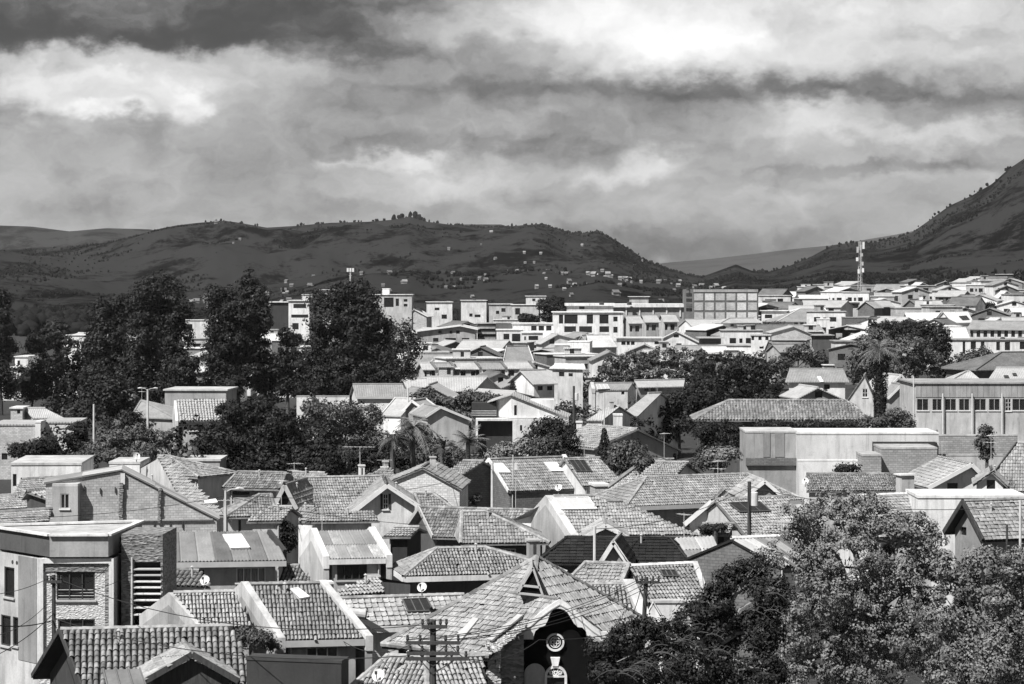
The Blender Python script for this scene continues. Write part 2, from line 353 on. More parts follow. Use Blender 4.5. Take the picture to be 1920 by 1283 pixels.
def lay_sheets(roof, poly, m, sw=1.05, sl=2.2, wave=.18, amp=.045, lightmap=None):
    """corrugated sheets, each an object with real waves"""
    o,u,v,n=frame_of(poly); p2=[((Vector(q)-o).dot(u),(Vector(q)-o).dot(v)) for q in poly]
    def span(y):
        xs=[]
        for (a,b),(c,d) in zip(p2,p2[1:]+p2[:1]):
            if (b-y)*(d-y)<=0 and abs(d-b)>1e-9: xs.append(a+(c-a)*(y-b)/(d-b))
        return (min(xs),max(xs)) if len(xs)>1 else None
    vmax=max(b for a,b in p2); rows=max(1,round(vmax/sl)); sl=vmax/rows
    lo0=span(.02); cols=max(1,round((lo0[1]-lo0[0])/sw))
    for r in range(rows):
        y0,y1=r*sl,(r+1)*sl; a0=span(y0+.02); a1=span(y1-.02)
        if not a0 or not a1: continue
        for c in range(cols):
            nseg=max(4,int(round(sw/wave))*2); V=[];Fq=[]
            for q in range(nseg+1):
                f=(c+q/nseg)/cols
                h=(amp if q%2 else -amp)+.05+R.uniform(-.002,.002)
                for (a,y,e) in ((a0,y0-.04,.02),(a1,y1+.03,-.008)):
                    x=a[0]+(a[1]-a[0])*f; V.append(tuple(o+u*x+v*y+n*(h+e)))
            for q in range(nseg): Fq.append((2*q,2*q+2,2*q+3,2*q+1))
            mm=m[R.randrange(len(m))] if isinstance(m,list) else m
            link('roof_sheet', nmesh('roof_sheet',V,Fq,mm), roof)

# ------------------------------------------------------------------ houses
def offset_poly(pts, d):
    n=len(pts); cen=sum((Vector((p[0],p[1],0)) for p in pts),Vector())/n; L=[]
    for i in range(n):
        a=Vector((pts[i][0],pts[i][1],0)); b=Vector((pts[(i+1)%n][0],pts[(i+1)%n][1],0)); t=(b-a)
        if t.length<1e-6: t=Vector((1,0,0))
        t.normalize(); nn=Vector((-t.y,t.x,0))
        if (cen-a).dot(nn)<0: nn=-nn
        L.append((a+nn*d,t))
    out=[]
    for i in range(n):
        (a,t),(b,s)=L[i-1],L[i]; den=t.x*s.y-t.y*s.x
        if abs(den)<.05: out.append(Vector((b.x,b.y,0))); continue
        k=((b.x-a.x)*s.y-(b.y-a.y)*s.x)/den; out.append(a+t*k)
    return out
def wall_panel(mb, p, q, z0, zp, zq, apex, holes, outn, mi=0, depth=.16):
    """one wall from plan point p to q, top heights zp/zq, optional apex (u,z), holes [(u0,u1,z0,z1)] with reveals"""
    L=(q-p); L.z=0; ln=L.length
    if ln<.05: return
    t=L/ln
    def W(u,z,k=0): return Vector((p.x+t.x*u,p.y+t.y*u,z))-outn*k
    outer=[(0,z0),(ln,z0),(ln,zq)]+([apex] if apex else [])+[(0,zp)]
    hs=[]
    for (a,b,c,d) in holes:
        a=max(a,.06);b=min(b,ln-.06);c=max(c,z0+.05)
        if b-a>.05 and d-c>.05: hs.append((a,b,c,d))
    loops=[[Vector((u,z,0)) for u,z in outer]]+[[Vector((a,c,0)),Vector((a,d,0)),Vector((b,d,0)),Vector((b,c,0))] for a,b,c,d in hs]
    flat=[v for l in loops for v in l]
    for tri in tessellate_polygon(loops):
        mb.poly([W(flat[i].x,flat[i].y) for i in tri], mi, [(flat[i].x,flat[i].y) for i in tri])
    for a,b,c,d in hs:
        for (u0,z_0,u1,z_1) in ((a,c,b,c),(b,c,b,d),(b,d,a,d),(a,d,a,c)):
            mb.poly([W(u0,z_0),W(u1,z_1),W(u1,z_1,depth),W(u0,z_0,depth)], mi)
def make_window(parent, W, rect, style, frame_m, sill=True):
    """glass set back in the opening, frame with glazing bars, sill"""
    a,b,c,d=rect; glass=MB(); k=.12
    gm=M['curtain'] if style.get('curtain') else M['glass']
    glass.poly([W(a-.01,c-.01,k),W(b+.01,c-.01,k),W(b+.01,d+.01,k),W(a-.01,d+.01,k)],0,[(0,0),(b-a,0),(b-a,d-c),(0,d-c)])
    if style.get('curtain'):
        n=max(8,int((b-a)/.14)); glass=MB()
        for i in range(n):
            u0,u1=a+(b-a)*i/n,a+(b-a)*(i+1)/n; um=(u0+u1)/2
            glass.poly([W(u0,c,k),W(um,c,k+.05),W(um,d,k+.05),W(u0,d,k)]); glass.poly([W(um,c,k+.05),W(u1,c,k),W(u1,d,k),W(um,d,k+.05)])
    g=glass.build('window', gm, parent)
    if style.get('plain'): return g
    fr=MB(); fw=style.get('fw',.06)
    def bar(u0,z0,u1,z1): fr.box(W(u0,z0,.10),W(u1,z0,.10)-W(u0,z0,.10),W(u0,z0,.03)-W(u0,z0,.10),(0,0,z1-z0))
    bar(a,c,b,c+fw);bar(a,d-fw,b,d);bar(a,c+fw,a+fw,d-fw);bar(b-fw,c+fw,b,d-fw)
    nx=style.get('nx',2); nz=style.get('nz',1)
    for i in range(1,nx):
        u=a+(b-a)*i/nx; bar(u-.025,c+fw,u+.025,d-fw)
    for j in range(1,nz):
        z=c+(d-c)*j/nz; bar(a+fw,z-.025,b-fw,z+.025)
    fr.build('frame', frame_m, g)
    if sill:
        s=MB(); s.box(W(a-.08,c-.09,0.001),W(b+.08,c-.09)-W(a-.08,c-.09),W(a,c,-.10)-W(a,c,0),(0,0,.085)); s.build('sill', M['trim'] if frame_m is not M['darktrim'] else M['greytrim'], g)
    return g
WALLS=('front','right','rear','left')
def finish_walls(root, corners, ztops, base, apexes, wins, wm, frame_m):
    cen=sum(corners,Vector())/len(corners); mb=MB(); wlist=[]
    mats=[wm]; n=len(corners)
    for i in range(n):
        p,q=corners[i],corners[(i+1)%n]; t=(q-p); t.z=0; ln=t.length
        if ln<.1: continue
        t/=ln; on=Vector((t.y,-t.x,0)); 
        if (cen-p).dot(on)>0: on=-on
        holes=[]; nm=WALLS[i] if n==4 else str(i)
        W=(lambda p,t,on: (lambda u,z,k=0: Vector((p.x+t.x*u,p.y+t.y*u,z))-on*k))(p,t,on)
        for w in wins:
            if w[0]!=nm: continue
            st=w[2] if len(w)>2 else {}
            x0,y0,x1,y1=w[1]
            a=rayplane(x0,(y0+y1)/2,p,on); b=rayplane(x1,(y0+y1)/2,p,on); 
            if a is None or b is None: continue
            ct=rayplane((x0+x1)/2,y0,p,on); cb=rayplane((x0+x1)/2,y1,p,on)
            u0,u1=sorted(((a-p).dot(t),(b-p).dot(t))); r=[max(u0,.08),min(u1,ln-.08),max(cb.z,base+.1),ct.z]
            zt=max(ztops[i],ztops[(i+1)%n]); 
            ap=apexes.get(nm)
            if ap is None: r[3]=min(r[3],min(ztops[i],ztops[(i+1)%n])-.12)
            if r[1]-r[0]<.15 or r[3]-r[2]<.15: continue
            holes.append(tuple(r)); wlist.append((W,tuple(r),st))
        wmi=0
        wall_panel(mb,p,q,base,ztops[i],ztops[(i+1)%n],apexes.get(nm),holes,on,wmi)
    wo=mb.build('wall', mats, root)
    for W,r,st in wlist:
        if st.get('shutter'):
            for s in (-1,1):
                sh=MB(); wd=(r[1]-r[0])*.5; u0=r[0]-wd if s<0 else r[1]; 
                sh.box(W(u0+.01,r[2],.001),W(u0+wd-.01,r[2])-W(u0+.01,r[2]),W(0,0,-.05)-W(0,0,0),(0,0,r[3]-r[2])); sh.build('shutter',M['darktrim'],root)
        make_window(root,W,r,st,st.get('fm',frame_m),st.get('sill',True))
    return wo
def roof_slab(mb, polys, th, mi=0):
    for poly in polys:
        dn=[Vector(p)-Vector((0,0,th)) for p in poly]; o,u,v,n=frame_of(poly)
        mb.poly(poly,mi,[((Vector(p)-o).dot(u),(Vector(p)-o).dot(v)) for p in poly]); mb.poly(list(reversed(dn)),mi)
        for i in range(len(poly)):
            a,b=Vector(poly[i]),Vector(poly[(i+1)%len(poly)]); mb.poly([dn[i],dn[(i+1)%len(poly)],b,a],mi)
def house6(name,label,cat,group,pts,hip,o):
    """roof of ridge A-B with eaves C-D (front) and E-F (rear); options in o"""
    A,B,C,D,E,Fp=pts; over=o.get('over',.45); base=o.get('base'); 
    cen=(C+D+E+Fp)/4; g=ground_z(cen.x,cen.y)-.4
    base=g if base is None else base
    root=thing(name,label,cat,(cen.x,cen.y,base+.4),group)
    eav=[C,D,Fp,E]; runf=max(.4,dist_line(C,A,B)); slope=(A.z-C.z)/runf
    cor=offset_poly(eav,over) if over>0 else [Vector((p.x,p.y,0)) for p in eav]
    zt=[]
    for p in eav: zt.append(p.z+min(over*abs(slope),.5)-.16)
    ap={}
    if not hip:
        for nm,(i,j),X,Y in (('left',(3,0),A,B),('right',(1,2),B,A)):
            p,q=cor[i],cor[j]; t=(q-p); ln=t.length; t/=max(ln,1e-6)
            # meet of the end wall with the ridge in plan
            r=(Y-X); r.z=0; den=t.x*r.y-t.y*r.x
            if abs(den)<1e-6: continue
            u=((X.x-p.x)*r.y-(X.y-p.y)*r.x)/den
            if .02*ln<u<.98*ln: ap[nm]=(u,X.z-.17)
    wm=o.get('wm',M['white']); finish_walls(root,cor,zt,base,ap,o.get('wins',[]),wm,o.get('fm',M['trim']))
    polys=[[C,D,B,A],[Fp,E,A,B]] if not hip else [[C,D,B,A],[D,Fp,B],[Fp,E,A,B],[E,C,A]]
    rm=o.get('rm',M['tile']); mb=MB(); roof_slab(mb,polys,o.get('th',.14))
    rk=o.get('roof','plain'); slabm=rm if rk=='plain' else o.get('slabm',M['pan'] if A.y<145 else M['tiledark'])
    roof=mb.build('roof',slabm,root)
    vis=[p for p in polys if frame_of(p)[3].dot(Vector((0,0,EYE))-sum((Vector(q) for q in p),Vector())/len(p))>0]
    if rk=='barrel' and A.y>145 and o.get('tw',.2)<.3: rk='low'          # smaller, flatter tiles on the roofs up the street
    if rk in PROF:
        lay_tiles(roof,vis,rk,o.get('tw',.21) if rk!='low' else .185,o.get('tl',.36),rm,o.get('pieces',0))
    elif rk=='sheet':
        for p in vis: lay_sheets(roof,p,rm,o.get('sw',1.05),o.get('sl',2.2),o.get('wave',.2))
    if o.get('ridge',True):
        rg=MB(); rr=o.get('rr',.13); rl=[(A,B)]
        if hip: rl+=[(A,C),(A,E),(B,D),(B,Fp)]
        for a,b in rl:
            nseg=max(2,min(24,int((b-a).length/.45)))
            for k in range(nseg):
                p0=a.lerp(b,k/nseg)+Vector((0,0,.05)); p1=a.lerp(b,(k+1.12)/nseg)+Vector((0,0,.05))
                if nseg<=3 or rk=='plain':
                    if k==0: rg.tube([a+Vector((0,0,.05)),b+Vector((0,0,.05))],rr,6)
                else: rg.tube([p0,p1],[rr*1.1,rr*.9],6,cap=False)
        rg.build('ridge_cap',o.get('ridgem',rm if rk!='shingle' else M['tile']),roof)
    if o.get('fascia'):
        fm=o['fascia']; fb=MB(); z=Vector((0,0,-.30)); 
        for a,b in (((C,D),) if not hip else ((C,D),(E,C),(D,Fp))):
            t=(b-a).normalized(); on=Vector((t.y,-t.x,0)); 
            if (cen-a).dot(on)>0: on=-on
            fb.box(a+z+on*.012,b-a,on*.05,(0,0,.30))
        fb.build('fascia',fm,roof)
    if o.get('barge') and not hip:
        for X,Cc,Ee,s in ((A,C,E,-1),(B,D,Fp,1)):
            if o.get('bargeside') and o['bargeside']!=s: continue
            ax=(B-A).normalized()*s
            for q in (Cc,Ee): bb=MB(); bb.bar(X+ax*.04+Vector((0,0,.02)),q+ax*.04+Vector((0,0,.02)),.09,o.get('bargeh',.30)); bb.build('bargeboard',o['barge'],roof)
    for s in o.get('parapet',''):                       # firewalls that rise above the roof at a gable end
        X,Cc,Ee,sg=(A,C,E,-1) if s=='L' else (B,D,Fp,1); ax=(B-A); ax.z=0; ax=ax.normalized()*sg; w=o.get('pw',.38); pb=MB(); up=Vector((0,0,o.get('ph',.30)))
        cutz=Vector((0,0,.5))
        for q in (Cc,Ee):
            e=q+(X-q)*(-.02)
            a0=X-cutz;b0=e-cutz;a1=X+up;b1=e+up
            for (s0,s1,s2,s3) in ((a0,b0,b1,a1),): 
                pb.poly([s0,s1,s2,s3]); pb.poly([s0+ax*w,a1+ax*w,b1+ax*w,b0+ax*w]); pb.poly([a1,b1,b1+ax*w,a1+ax*w]); pb.poly([b0,b0+ax*w,b1+ax*w,b1]); 
        # end wall below the parapet
        ew=MB(); pb_=pb; pb=ew
        pb.poly([Cc+ax*w-cutz,X+ax*w-cutz,Ee+ax*w-cutz,Vector((Ee.x,Ee.y,base))+ax*w,Vector((Cc.x,Cc.y,base))+ax*w])
        cw=Vector((Cc.x,Cc.y,base)); pb.poly([cw,cw+ax*w,Cc+ax*w-cutz,Cc-cutz])
        pb_.build('parapet',o.get('pm',wm),root); ew.build('gable_wall',o.get('endm',wm),root)
    for sk in o.get('sky',[]):
        q,kd=sk[0],sk[1]; plane=polys[0] if len(sk)<3 else polys[sk[2]]; oo,u,v,n=frame_of(plane)
        if len(q)==4 and not isinstance(q[0],(tuple,list)): q=[(q[0],q[3]),(q[2],q[3]),(q[2],q[1]),(q[0],q[1])]
        pp=[rayplane(x,y,oo+n*.16,n) for x,y in q]
        if any(p is None for p in pp): continue
        b=MB(); dn=[p-n*.16 for p in pp]; b.poly(pp)
        for i in range(4): b.poly([dn[i],dn[(i+1)%4],pp[(i+1)%4],pp[i]])
        nm,mm={'w':('skylight',M['skylight']),'s':('solar_panel',M['solar']),'d':('roof_window',M['solar']),'g':('skylight',M['sheetlight'])}[kd]
        so_=b.build(nm,mm,roof)
        rb=MB()
        for i in range(4): rb.bar(pp[i]+n*.01,pp[(i+1)%4]+n*.01,.06,.05,up=n)
        if kd!='w': 
            for k in (1/3,2/3): rb.bar(pp[0].lerp(pp[1],k)+n*.01,pp[3].lerp(pp[2],k)+n*.01,.05,.03,up=n)
        rb.build('frame',{'w':M['trim'],'g':M['trim']}.get(kd,M['dark']),so_)
    for ch in o.get('chim',[]): chimney(root,*ch)
    RIDGES.append((root,A,B,C,D,rk))
    if cen.y<215 and R.random()<.65:                     # gutter pipe and roof vent
        b=MB(); q=cor[0].lerp(cor[1],R.choice((.04,.96))); on=Vector((0,-1,0)); b.tube([Vector((q.x,q.y-.08,base)),Vector((q.x,q.y-.08,C.z-.25))],.045,6); b.build('downpipe',M['steel'],root)
    if cen.y<240 and R.random()<.5:
        q=(A.lerp(B,R.uniform(.2,.8))).lerp(C.lerp(D,R.uniform(.2,.8)),R.uniform(.15,.4)); b=MB(); b.tube([q-Vector((0,0,.2)),q+Vector((0,0,.5))],.06,7); b.tube([q+Vector((0,0,.5)),q+Vector((0,0,.58))],[.11,.03],7); b.build('vent_pipe',M['greytrim'],roof)
    return root
RIDGES=[]
def dist_line(p,a,b):
    t=(b-a); t.z=0
    if t.length<1e-6: return (Vector((p.x-a.x,p.y-a.y,0))).length
    t.normalize(); w=p-a; w.z=0; return abs(w.x*t.y-w.y*t.x)
def chimney(root,px,py,pyb,wpx,d,m=None,cap=None,open_=True):
    w=wpx*d/F; top=P(px,py,d); bot=P(px,pyb,d); h=top.z-bot.z+.5; b=MB()
    b.cbox((top.x,top.y,top.z-h),w,w,h,.25); c=b.build('chimney',m or M['white'],root)
    k=MB(); k.cbox((top.x,top.y,top.z),w*1.25,w*1.25,.10,.25); 
    k.build('cap',cap or M['trim'],c)
    if open_:
        v=MB(); ca=Vector((math.cos(.25),math.sin(.25),0)); nrm=Vector((math.sin(.25),-math.cos(.25),0))
        v.box(Vector((top.x,top.y,top.z-.75))+nrm*(w/2-.02)-ca*w*.14, ca*w*.28, nrm*.03,(0,0,.6)); v.build('vent',M['darktrim'],c)
def solve(A,B,C,D,d,pitch,flatridge=True):
    """ridge end A at distance d; B level with it; eave C-D level and parallel, low enough to give the pitch"""
    a=P(A[0],A[1],d); zr=a.z; tp=math.tan(math.radians(pitch))
    def clampdir(v):
        v=Vector((v.x,v.y,0)); v.x=max(v.x,.01); v.y=max(-.75*v.x,min(.75*v.x,v.y)); return v.normalized()
    t0=clampdir(rayz(B[0],B[1],zr)-a)
    def at(px,o,t): # point on the level line o + k t seen in column px
        s=(px-960)/F; k=(s*o.y-o.x)/(t.x-s*t.y); return o+t*k
    lo,hi=.05,9.0
    for _ in range(50):
        h=(lo+hi)/2; c=rayz(C[0],C[1],zr-h); e=rayz(D[0],D[1],zr-h); t=clampdir(t0*max(.3,abs(B[0]-A[0]))+clampdir(e-c)*abs(D[0]-C[0]))
        m=(c+e)/2; c=at(C[0],m,t); e=at(D[0],m,t); n=Vector((t.y,-t.x,0)); run=(m-a).dot(n)
        if run<=.01 or h/run>tp: hi=h
        else: lo=h
    b=at(B[0],a,t)
    return a,b,c,e
def gable(name,label,group,A,B,C,D,pitch=28,d=None,cat='house',**o):
    d=d or auto_d(A[1]); a,b,c,e=solve(A,B,C,D,d,pitch)
    E=2*a-c; E.z=c.z; G=2*b-e; G.z=e.z
    return house6(name,label,cat,group,(a,b,c,e,E,G),False,o)
def hip(name,label,group,A,B,C,D,pitch=26,d=None,cat='house',**o):
    d=d or auto_d(A[1]); a,b,c,e=solve(A,B,C,D,d,pitch)
    t=(b-a); t.z=0; t.normalize()
    def refl(p): w=p-a; k=w.dot(t); f=a+t*k; return Vector((2*f.x-p.x,2*f.y-p.y,p.z))
    return house6(name,label,cat,group,(a,b,c,e,refl(c),refl(e)),True,o)
def gfront(name,label,group,A,Lp,Rp,L=8,yaw=0,d=None,cat='house',hip_=False,**o):
    """gable that faces the view: apex A, left eave, right eave; ridge L metres back along yaw"""
    d=d or auto_d(A[1]); a=P(A[0],A[1],d); l=P(Lp[0],Lp[1],d); r=P(Rp[0],Rp[1],d); y=math.radians(yaw)
    f=Vector((math.sin(y),math.cos(y),0)); s=Vector((math.cos(y),-math.sin(y),0))
    wl=(a.x-l.x)/math.cos(y); wr=(r.x-a.x)/math.cos(y)
    e=a-s*wl; e.z=l.z; c=a+s*wr; c.z=r.z
    return house6(name,label,cat,group,(a,a+f*L,c,c+f*L,e,e+f*L),False,o)
def block(name,label,group,x0,x1,yt,d,depth=8,yaw=0,wm=None,wins=(),cat='house',over=.0,cap=None,rm=None,para=.0,name_roof='roof',base=None,yt2=None,fm=None,lean=0,slab=.18,extra=None):
    """flat roofed building: front wall between photo columns x0..x1, top row yt, at distance d"""
    p=P(x0,yt,d); y=math.radians(yaw); t=Vector((math.cos(y),math.sin(y),0)); 
    on=Vector((t.y,-t.x,0)); q=rayplane(x1,yt,p,on); w=(q-p).dot(t); f=Vector((-t.y,t.x,0)); zt=p.z
    if lean: f=(f+t*lean).normalized()
    cor=[p,p+t*w,p+t*w+f*depth,p+f*depth]; cor=[Vector((c.x,c.y,0)) for c in cor]; cen=sum(cor,Vector())/4
    g=ground_z(cen.x,cen.y)-.4 if base is None else base
    root=thing(name,label,cat,(cen.x,cen.y,g+.4),group); wm=wm or M['white']
    finish_walls(root,cor,[zt-slab]*4,g,{},list(wins),wm,fm or M['trim'])
    rc=offset_poly([Vector((c.x,c.y,zt)) for c in cor],-over) if over else cor
    b=MB(); lowr=[Vector((c.x,c.y,zt-slab+.002)) for c in rc]; top=[Vector((c.x,c.y,zt-para)) for c in rc] if para==0 else None
    if para==0:
        b.poly(top); b.poly(list(reversed(lowr)))
        for i in range(4): b.poly([lowr[i],lowr[(i+1)%4],top[(i+1)%4],top[i]])
        b.build(name_roof,rm or M['concrete'],root)
    else:
        inn=offset_poly([Vector((c.x,c.y,0)) for c in rc],.22); z1=zt; z2=zt-para; hi=[Vector((c.x,c.y,z1)) for c in rc]; ih=[Vector((c.x,c.y,z1)) for c in inn]; il=[Vector((c.x,c.y,z2)) for c in inn]
        b2=MB()
        for i in range(4):
            j=(i+1)%4; b2.poly([lowr[i],lowr[j],hi[j],hi[i]]); b2.poly([hi[i],hi[j],ih[j],ih[i]]); b2.poly([ih[i],ih[j],il[j],il[i]])
        b2.build('parapet',cap or wm,root); b.poly(il); b.build(name_roof,rm or M['concrete'],root)
    return root

# ------------------------------------------------------------------ trees
def leaf_mesh(centers, normals, size, m, jit=.5, aspect=.55):
    n=len(centers); d=NR.normal(0,1,(n,3)); nr=normals+d*jit; nr/=np.linalg.norm(nr,axis=1)[:,None]+1e-9
    a=np.cross(nr,NR.normal(0,1,(n,3))); a/=np.linalg.norm(a,axis=1)[:,None]+1e-9; b=np.cross(nr,a)
    s=size*NR.uniform(.6,1.3,n)[:,None]
    V=np.stack([centers-a*s*.5, centers+b*s*aspect*.5+a*s*.05+nr*s*.06, centers+a*s*.5, centers-b*s*aspect*.5+a*s*.05+nr*s*.06],1).reshape(-1,3)
    return nmesh('crown',V,np.arange(4*n).reshape(n,4),m)
def crown_points(lobes, clumps, leaves, cr):
    """lobes [(centre, (rx,ry,rz))] -> leaf centres gathered in clumps through each lobe's outer volume"""
    C=[];Nn=[]; vol=np.array([l[1][0]*l[1][2]+l[1][1]*l[1][2]*.3 for l in lobes]); cnt=np.maximum(3,(clumps*vol/vol.sum()).astype(int))
    for (c,r),k in zip(lobes,cnt):
        c=np.array(c);r=np.array(r); d=NR.normal(0,1,(k,3)); d/=np.linalg.norm(d,axis=1)[:,None]
        rad=NR.uniform(.35,1.08,k)**.55; cc=c+d*r*rad[:,None]
        q=NR.normal(0,1,(k,leaves,3)); q/=np.linalg.norm(q,axis=2)[...,None]; rr=cr*NR.uniform(.5,1.35,k)[:,None,None]*NR.uniform(.15,1,(k,leaves,1))**.6
        pts=cc[:,None]+q*rr*np.array([1,1,.75]); nn=q*1.0+d[:,None]*.55+np.array([0,0,.45])
        C.append(pts.reshape(-1,3)); Nn.append(nn.reshape(-1,3))
    return np.concatenate(C),np.concatenate(Nn)
def tree(name,label,group,d,lobes_px,trunk_px=None,leafm='leaf',clumps=260,leaves=16,cr=.55,size=.34,trunk_r=.3,cat='tree',limbs=True,bark='bark',depthk=.85,spread=.5,jit=.5):
    """crown from photo-plane lobes (px,py,rx,ry) at distance d, each given its own depth"""
    lobes=[]
    for (x,y,rx,ry) in lobes_px:
        k=d/F; dd=R.uniform(-spread,spread)*rx*k; p=P(x,y,d+dd); lobes.append(((p.x,p.y,p.z),(rx*k,rx*k*depthk,ry*k)))
    xs=[l[0][0] for l in lobes]; bx=sum(xs)/len(xs); zlo=min(l[0][2]-l[1][2]*.5 for l in lobes)
    if trunk_px is not None: bx=(trunk_px-960)/F*d
    gz=ground_z(bx,d); root=thing(name,label,cat,(bx,d,gz),group)
    zf=max(l[0][2] for l in lobes)
    base=Vector((bx,d,gz-.3)); fork=Vector((bx+R.uniform(-.2,.2),d,max(gz+.6,zlo+.15*(zf-zlo))))
    t=MB(); top=Vector((bx+R.uniform(-.3,.3),d,max(fork.z+.3,gz+ (zf-gz)*.85)))
    t.tube([base,base.lerp(fork,.5)+Vector((R.uniform(-.1,.1),0,0)),fork,fork.lerp(top,.5)+Vector((R.uniform(-.25,.25),R.uniform(-.2,.2),0)),top],[trunk_r*1.15,trunk_r*.9,trunk_r*.75,trunk_r*.5,trunk_r*.15],7)
    tr=t.build('trunk',M[bark],root)
    if limbs:
        for (c,r) in lobes:
            c=Vector(c); s=fork.lerp(top,R.uniform(0,.6)); lb=MB(); mid=s.lerp(c,.5)+Vector((R.uniform(-.2,.2),R.uniform(-.2,.2),.15*(c-s).length))
            lb.tube([s,mid,c],[trunk_r*.45,trunk_r*.28,trunk_r*.08],5)
            for q in range(3):
                e=c+Vector((R.uniform(-1,1)*r[0],R.uniform(-1,1)*r[1],R.uniform(-.3,1)*r[2]))*.8; lb.tube([mid.lerp(c,.6),mid.lerp(e,.6),e],[trunk_r*.2,trunk_r*.12,.015],4)
            lb.build('limb',M[bark],tr)
    pts,nn=crown_points(lobes,clumps,leaves,cr); pts[:,2]=np.maximum(pts[:,2],gz+.1)
    me=leaf_mesh(pts,nn,size,M[leafm],jit); cw=link('crown',me,root); cw['kind']='stuff'
    return root
def bush(name,label,group,d,lobes_px,leafm='leaf',clumps=90,leaves=14,cr=.4,size=.26,cat='shrub'):
    return tree(name,label,group,d,lobes_px,None,leafm,clumps,leaves,cr,size,.1,cat,limbs=False)
def conifer(name,label,group,px,ytop,ybot,wpx,d,leafm='leafdark',n=2600,size=.3,power=.9):
    top=P(px,ytop,d); z0=min(P(px,ybot,d).z, top.z-1); gz=ground_z(top.x,d); root=thing(name,label,'tree',(top.x,d,gz),group); w=wpx*d/F/2
    t=MB(); t.tube([(top.x,d,gz-.3),(top.x,d,(top.z+gz)/2),(top.x,d,top.z-.1)],[.18,.12,.02],6); t.build('trunk',M['bark'],root)
    f=NR.uniform(0,1,n)**.8; a=NR.uniform(0,2*math.pi,n); lay=.75+.25*np.abs(np.sin(f*26)); rad=w*np.power(np.minimum(1,(f*1.06+.02)),power)*NR.uniform(.5,1.08,n)**.5*lay
    rad*=1+.18*np.sin(a*3+f*9)
    pts=np.stack([top.x+np.cos(a)*rad,d+np.sin(a)*rad,top.z-(top.z-z0)*f],1); nn=np.stack([np.cos(a),np.sin(a),np.full(n,.6)],1)
    c=link('crown',leaf_mesh(pts,nn,size,M[leafm],.6),root); c['kind']='stuff'; return root
def palm(name,label,group,px,ycrown,d,rpx,nf=26,trunk_r=.28,leafm='leafdark',skirt=True,droop=1.0):
    c=P(px,ycrown,d); gz=ground_z(c.x,d); root=thing(name,label,'palm tree',(c.x,d,gz),group); t=MB(); h=c.z-gz
    pts=[Vector((c.x+.15*math.sin(k*.9),d,gz-.3+(h+.2)*k/6)) for k in range(7)]; t.tube(pts,[trunk_r*(1.25-.08*k) for k in range(7)],8); tr=t.build('trunk',M['leafdark'] if skirt else M['bark'],root)
    if skirt:
        n=1400; f=NR.uniform(0,1,n); a=NR.uniform(0,2*math.pi,n); hh=min(h*.85,8.5); r=trunk_r*1.1+.75*(1-f)**.8*NR.uniform(.3,1,n)
        p=np.stack([c.x+np.cos(a)*r,d+np.sin(a)*r,c.z-.3-hh*f],1); sk=link('dead_fronds',leaf_mesh(p,np.stack([np.cos(a),np.sin(a),np.zeros(n)],1),.6,M['leafdark'],.35,.25),root); sk['kind']='stuff'
    Rr=rpx*d/F
    for i in range(nf):
        a=2*math.pi*i/nf*1.618*5; up=R.uniform(-.35,1.15); L=Rr*R.uniform(.8,1.1); fr=MB(); prev=None; hd=Vector((math.cos(a),math.sin(a),0)); sd_=Vector((-hd.y,hd.x,0)); K=7; sp=[]
        for k in range(K+1):
            s=k/K; sp.append(c+hd*L*s*math.cos(up*.9)*(1-.12*s)+Vector((0,0,L*(math.sin(up)*s-.62*droop*s*s))))
        fr.tube(sp,[.05*(1-k/(K+1))+.008 for k in range(K+1)],4)
        for k in range(1,K+1):
            p=sp[k]; tn=(sp[k]-sp[k-1]).normalized(); ll=L*.26*math.sin(math.pi*min(1,(k/K)*.85+.12))
            for q in (0,.5):
                pp=p-tn*(L/K)*q
                for s in (-1,1):
                    tip=pp+(sd_*s*.9+tn*.7).normalized()*ll+Vector((0,0,-ll*.35)); w_=tn*.055
                    fr.poly([pp-w_,pp+w_,tip])
        fr.build('frond',M[leafm],root)
    return root

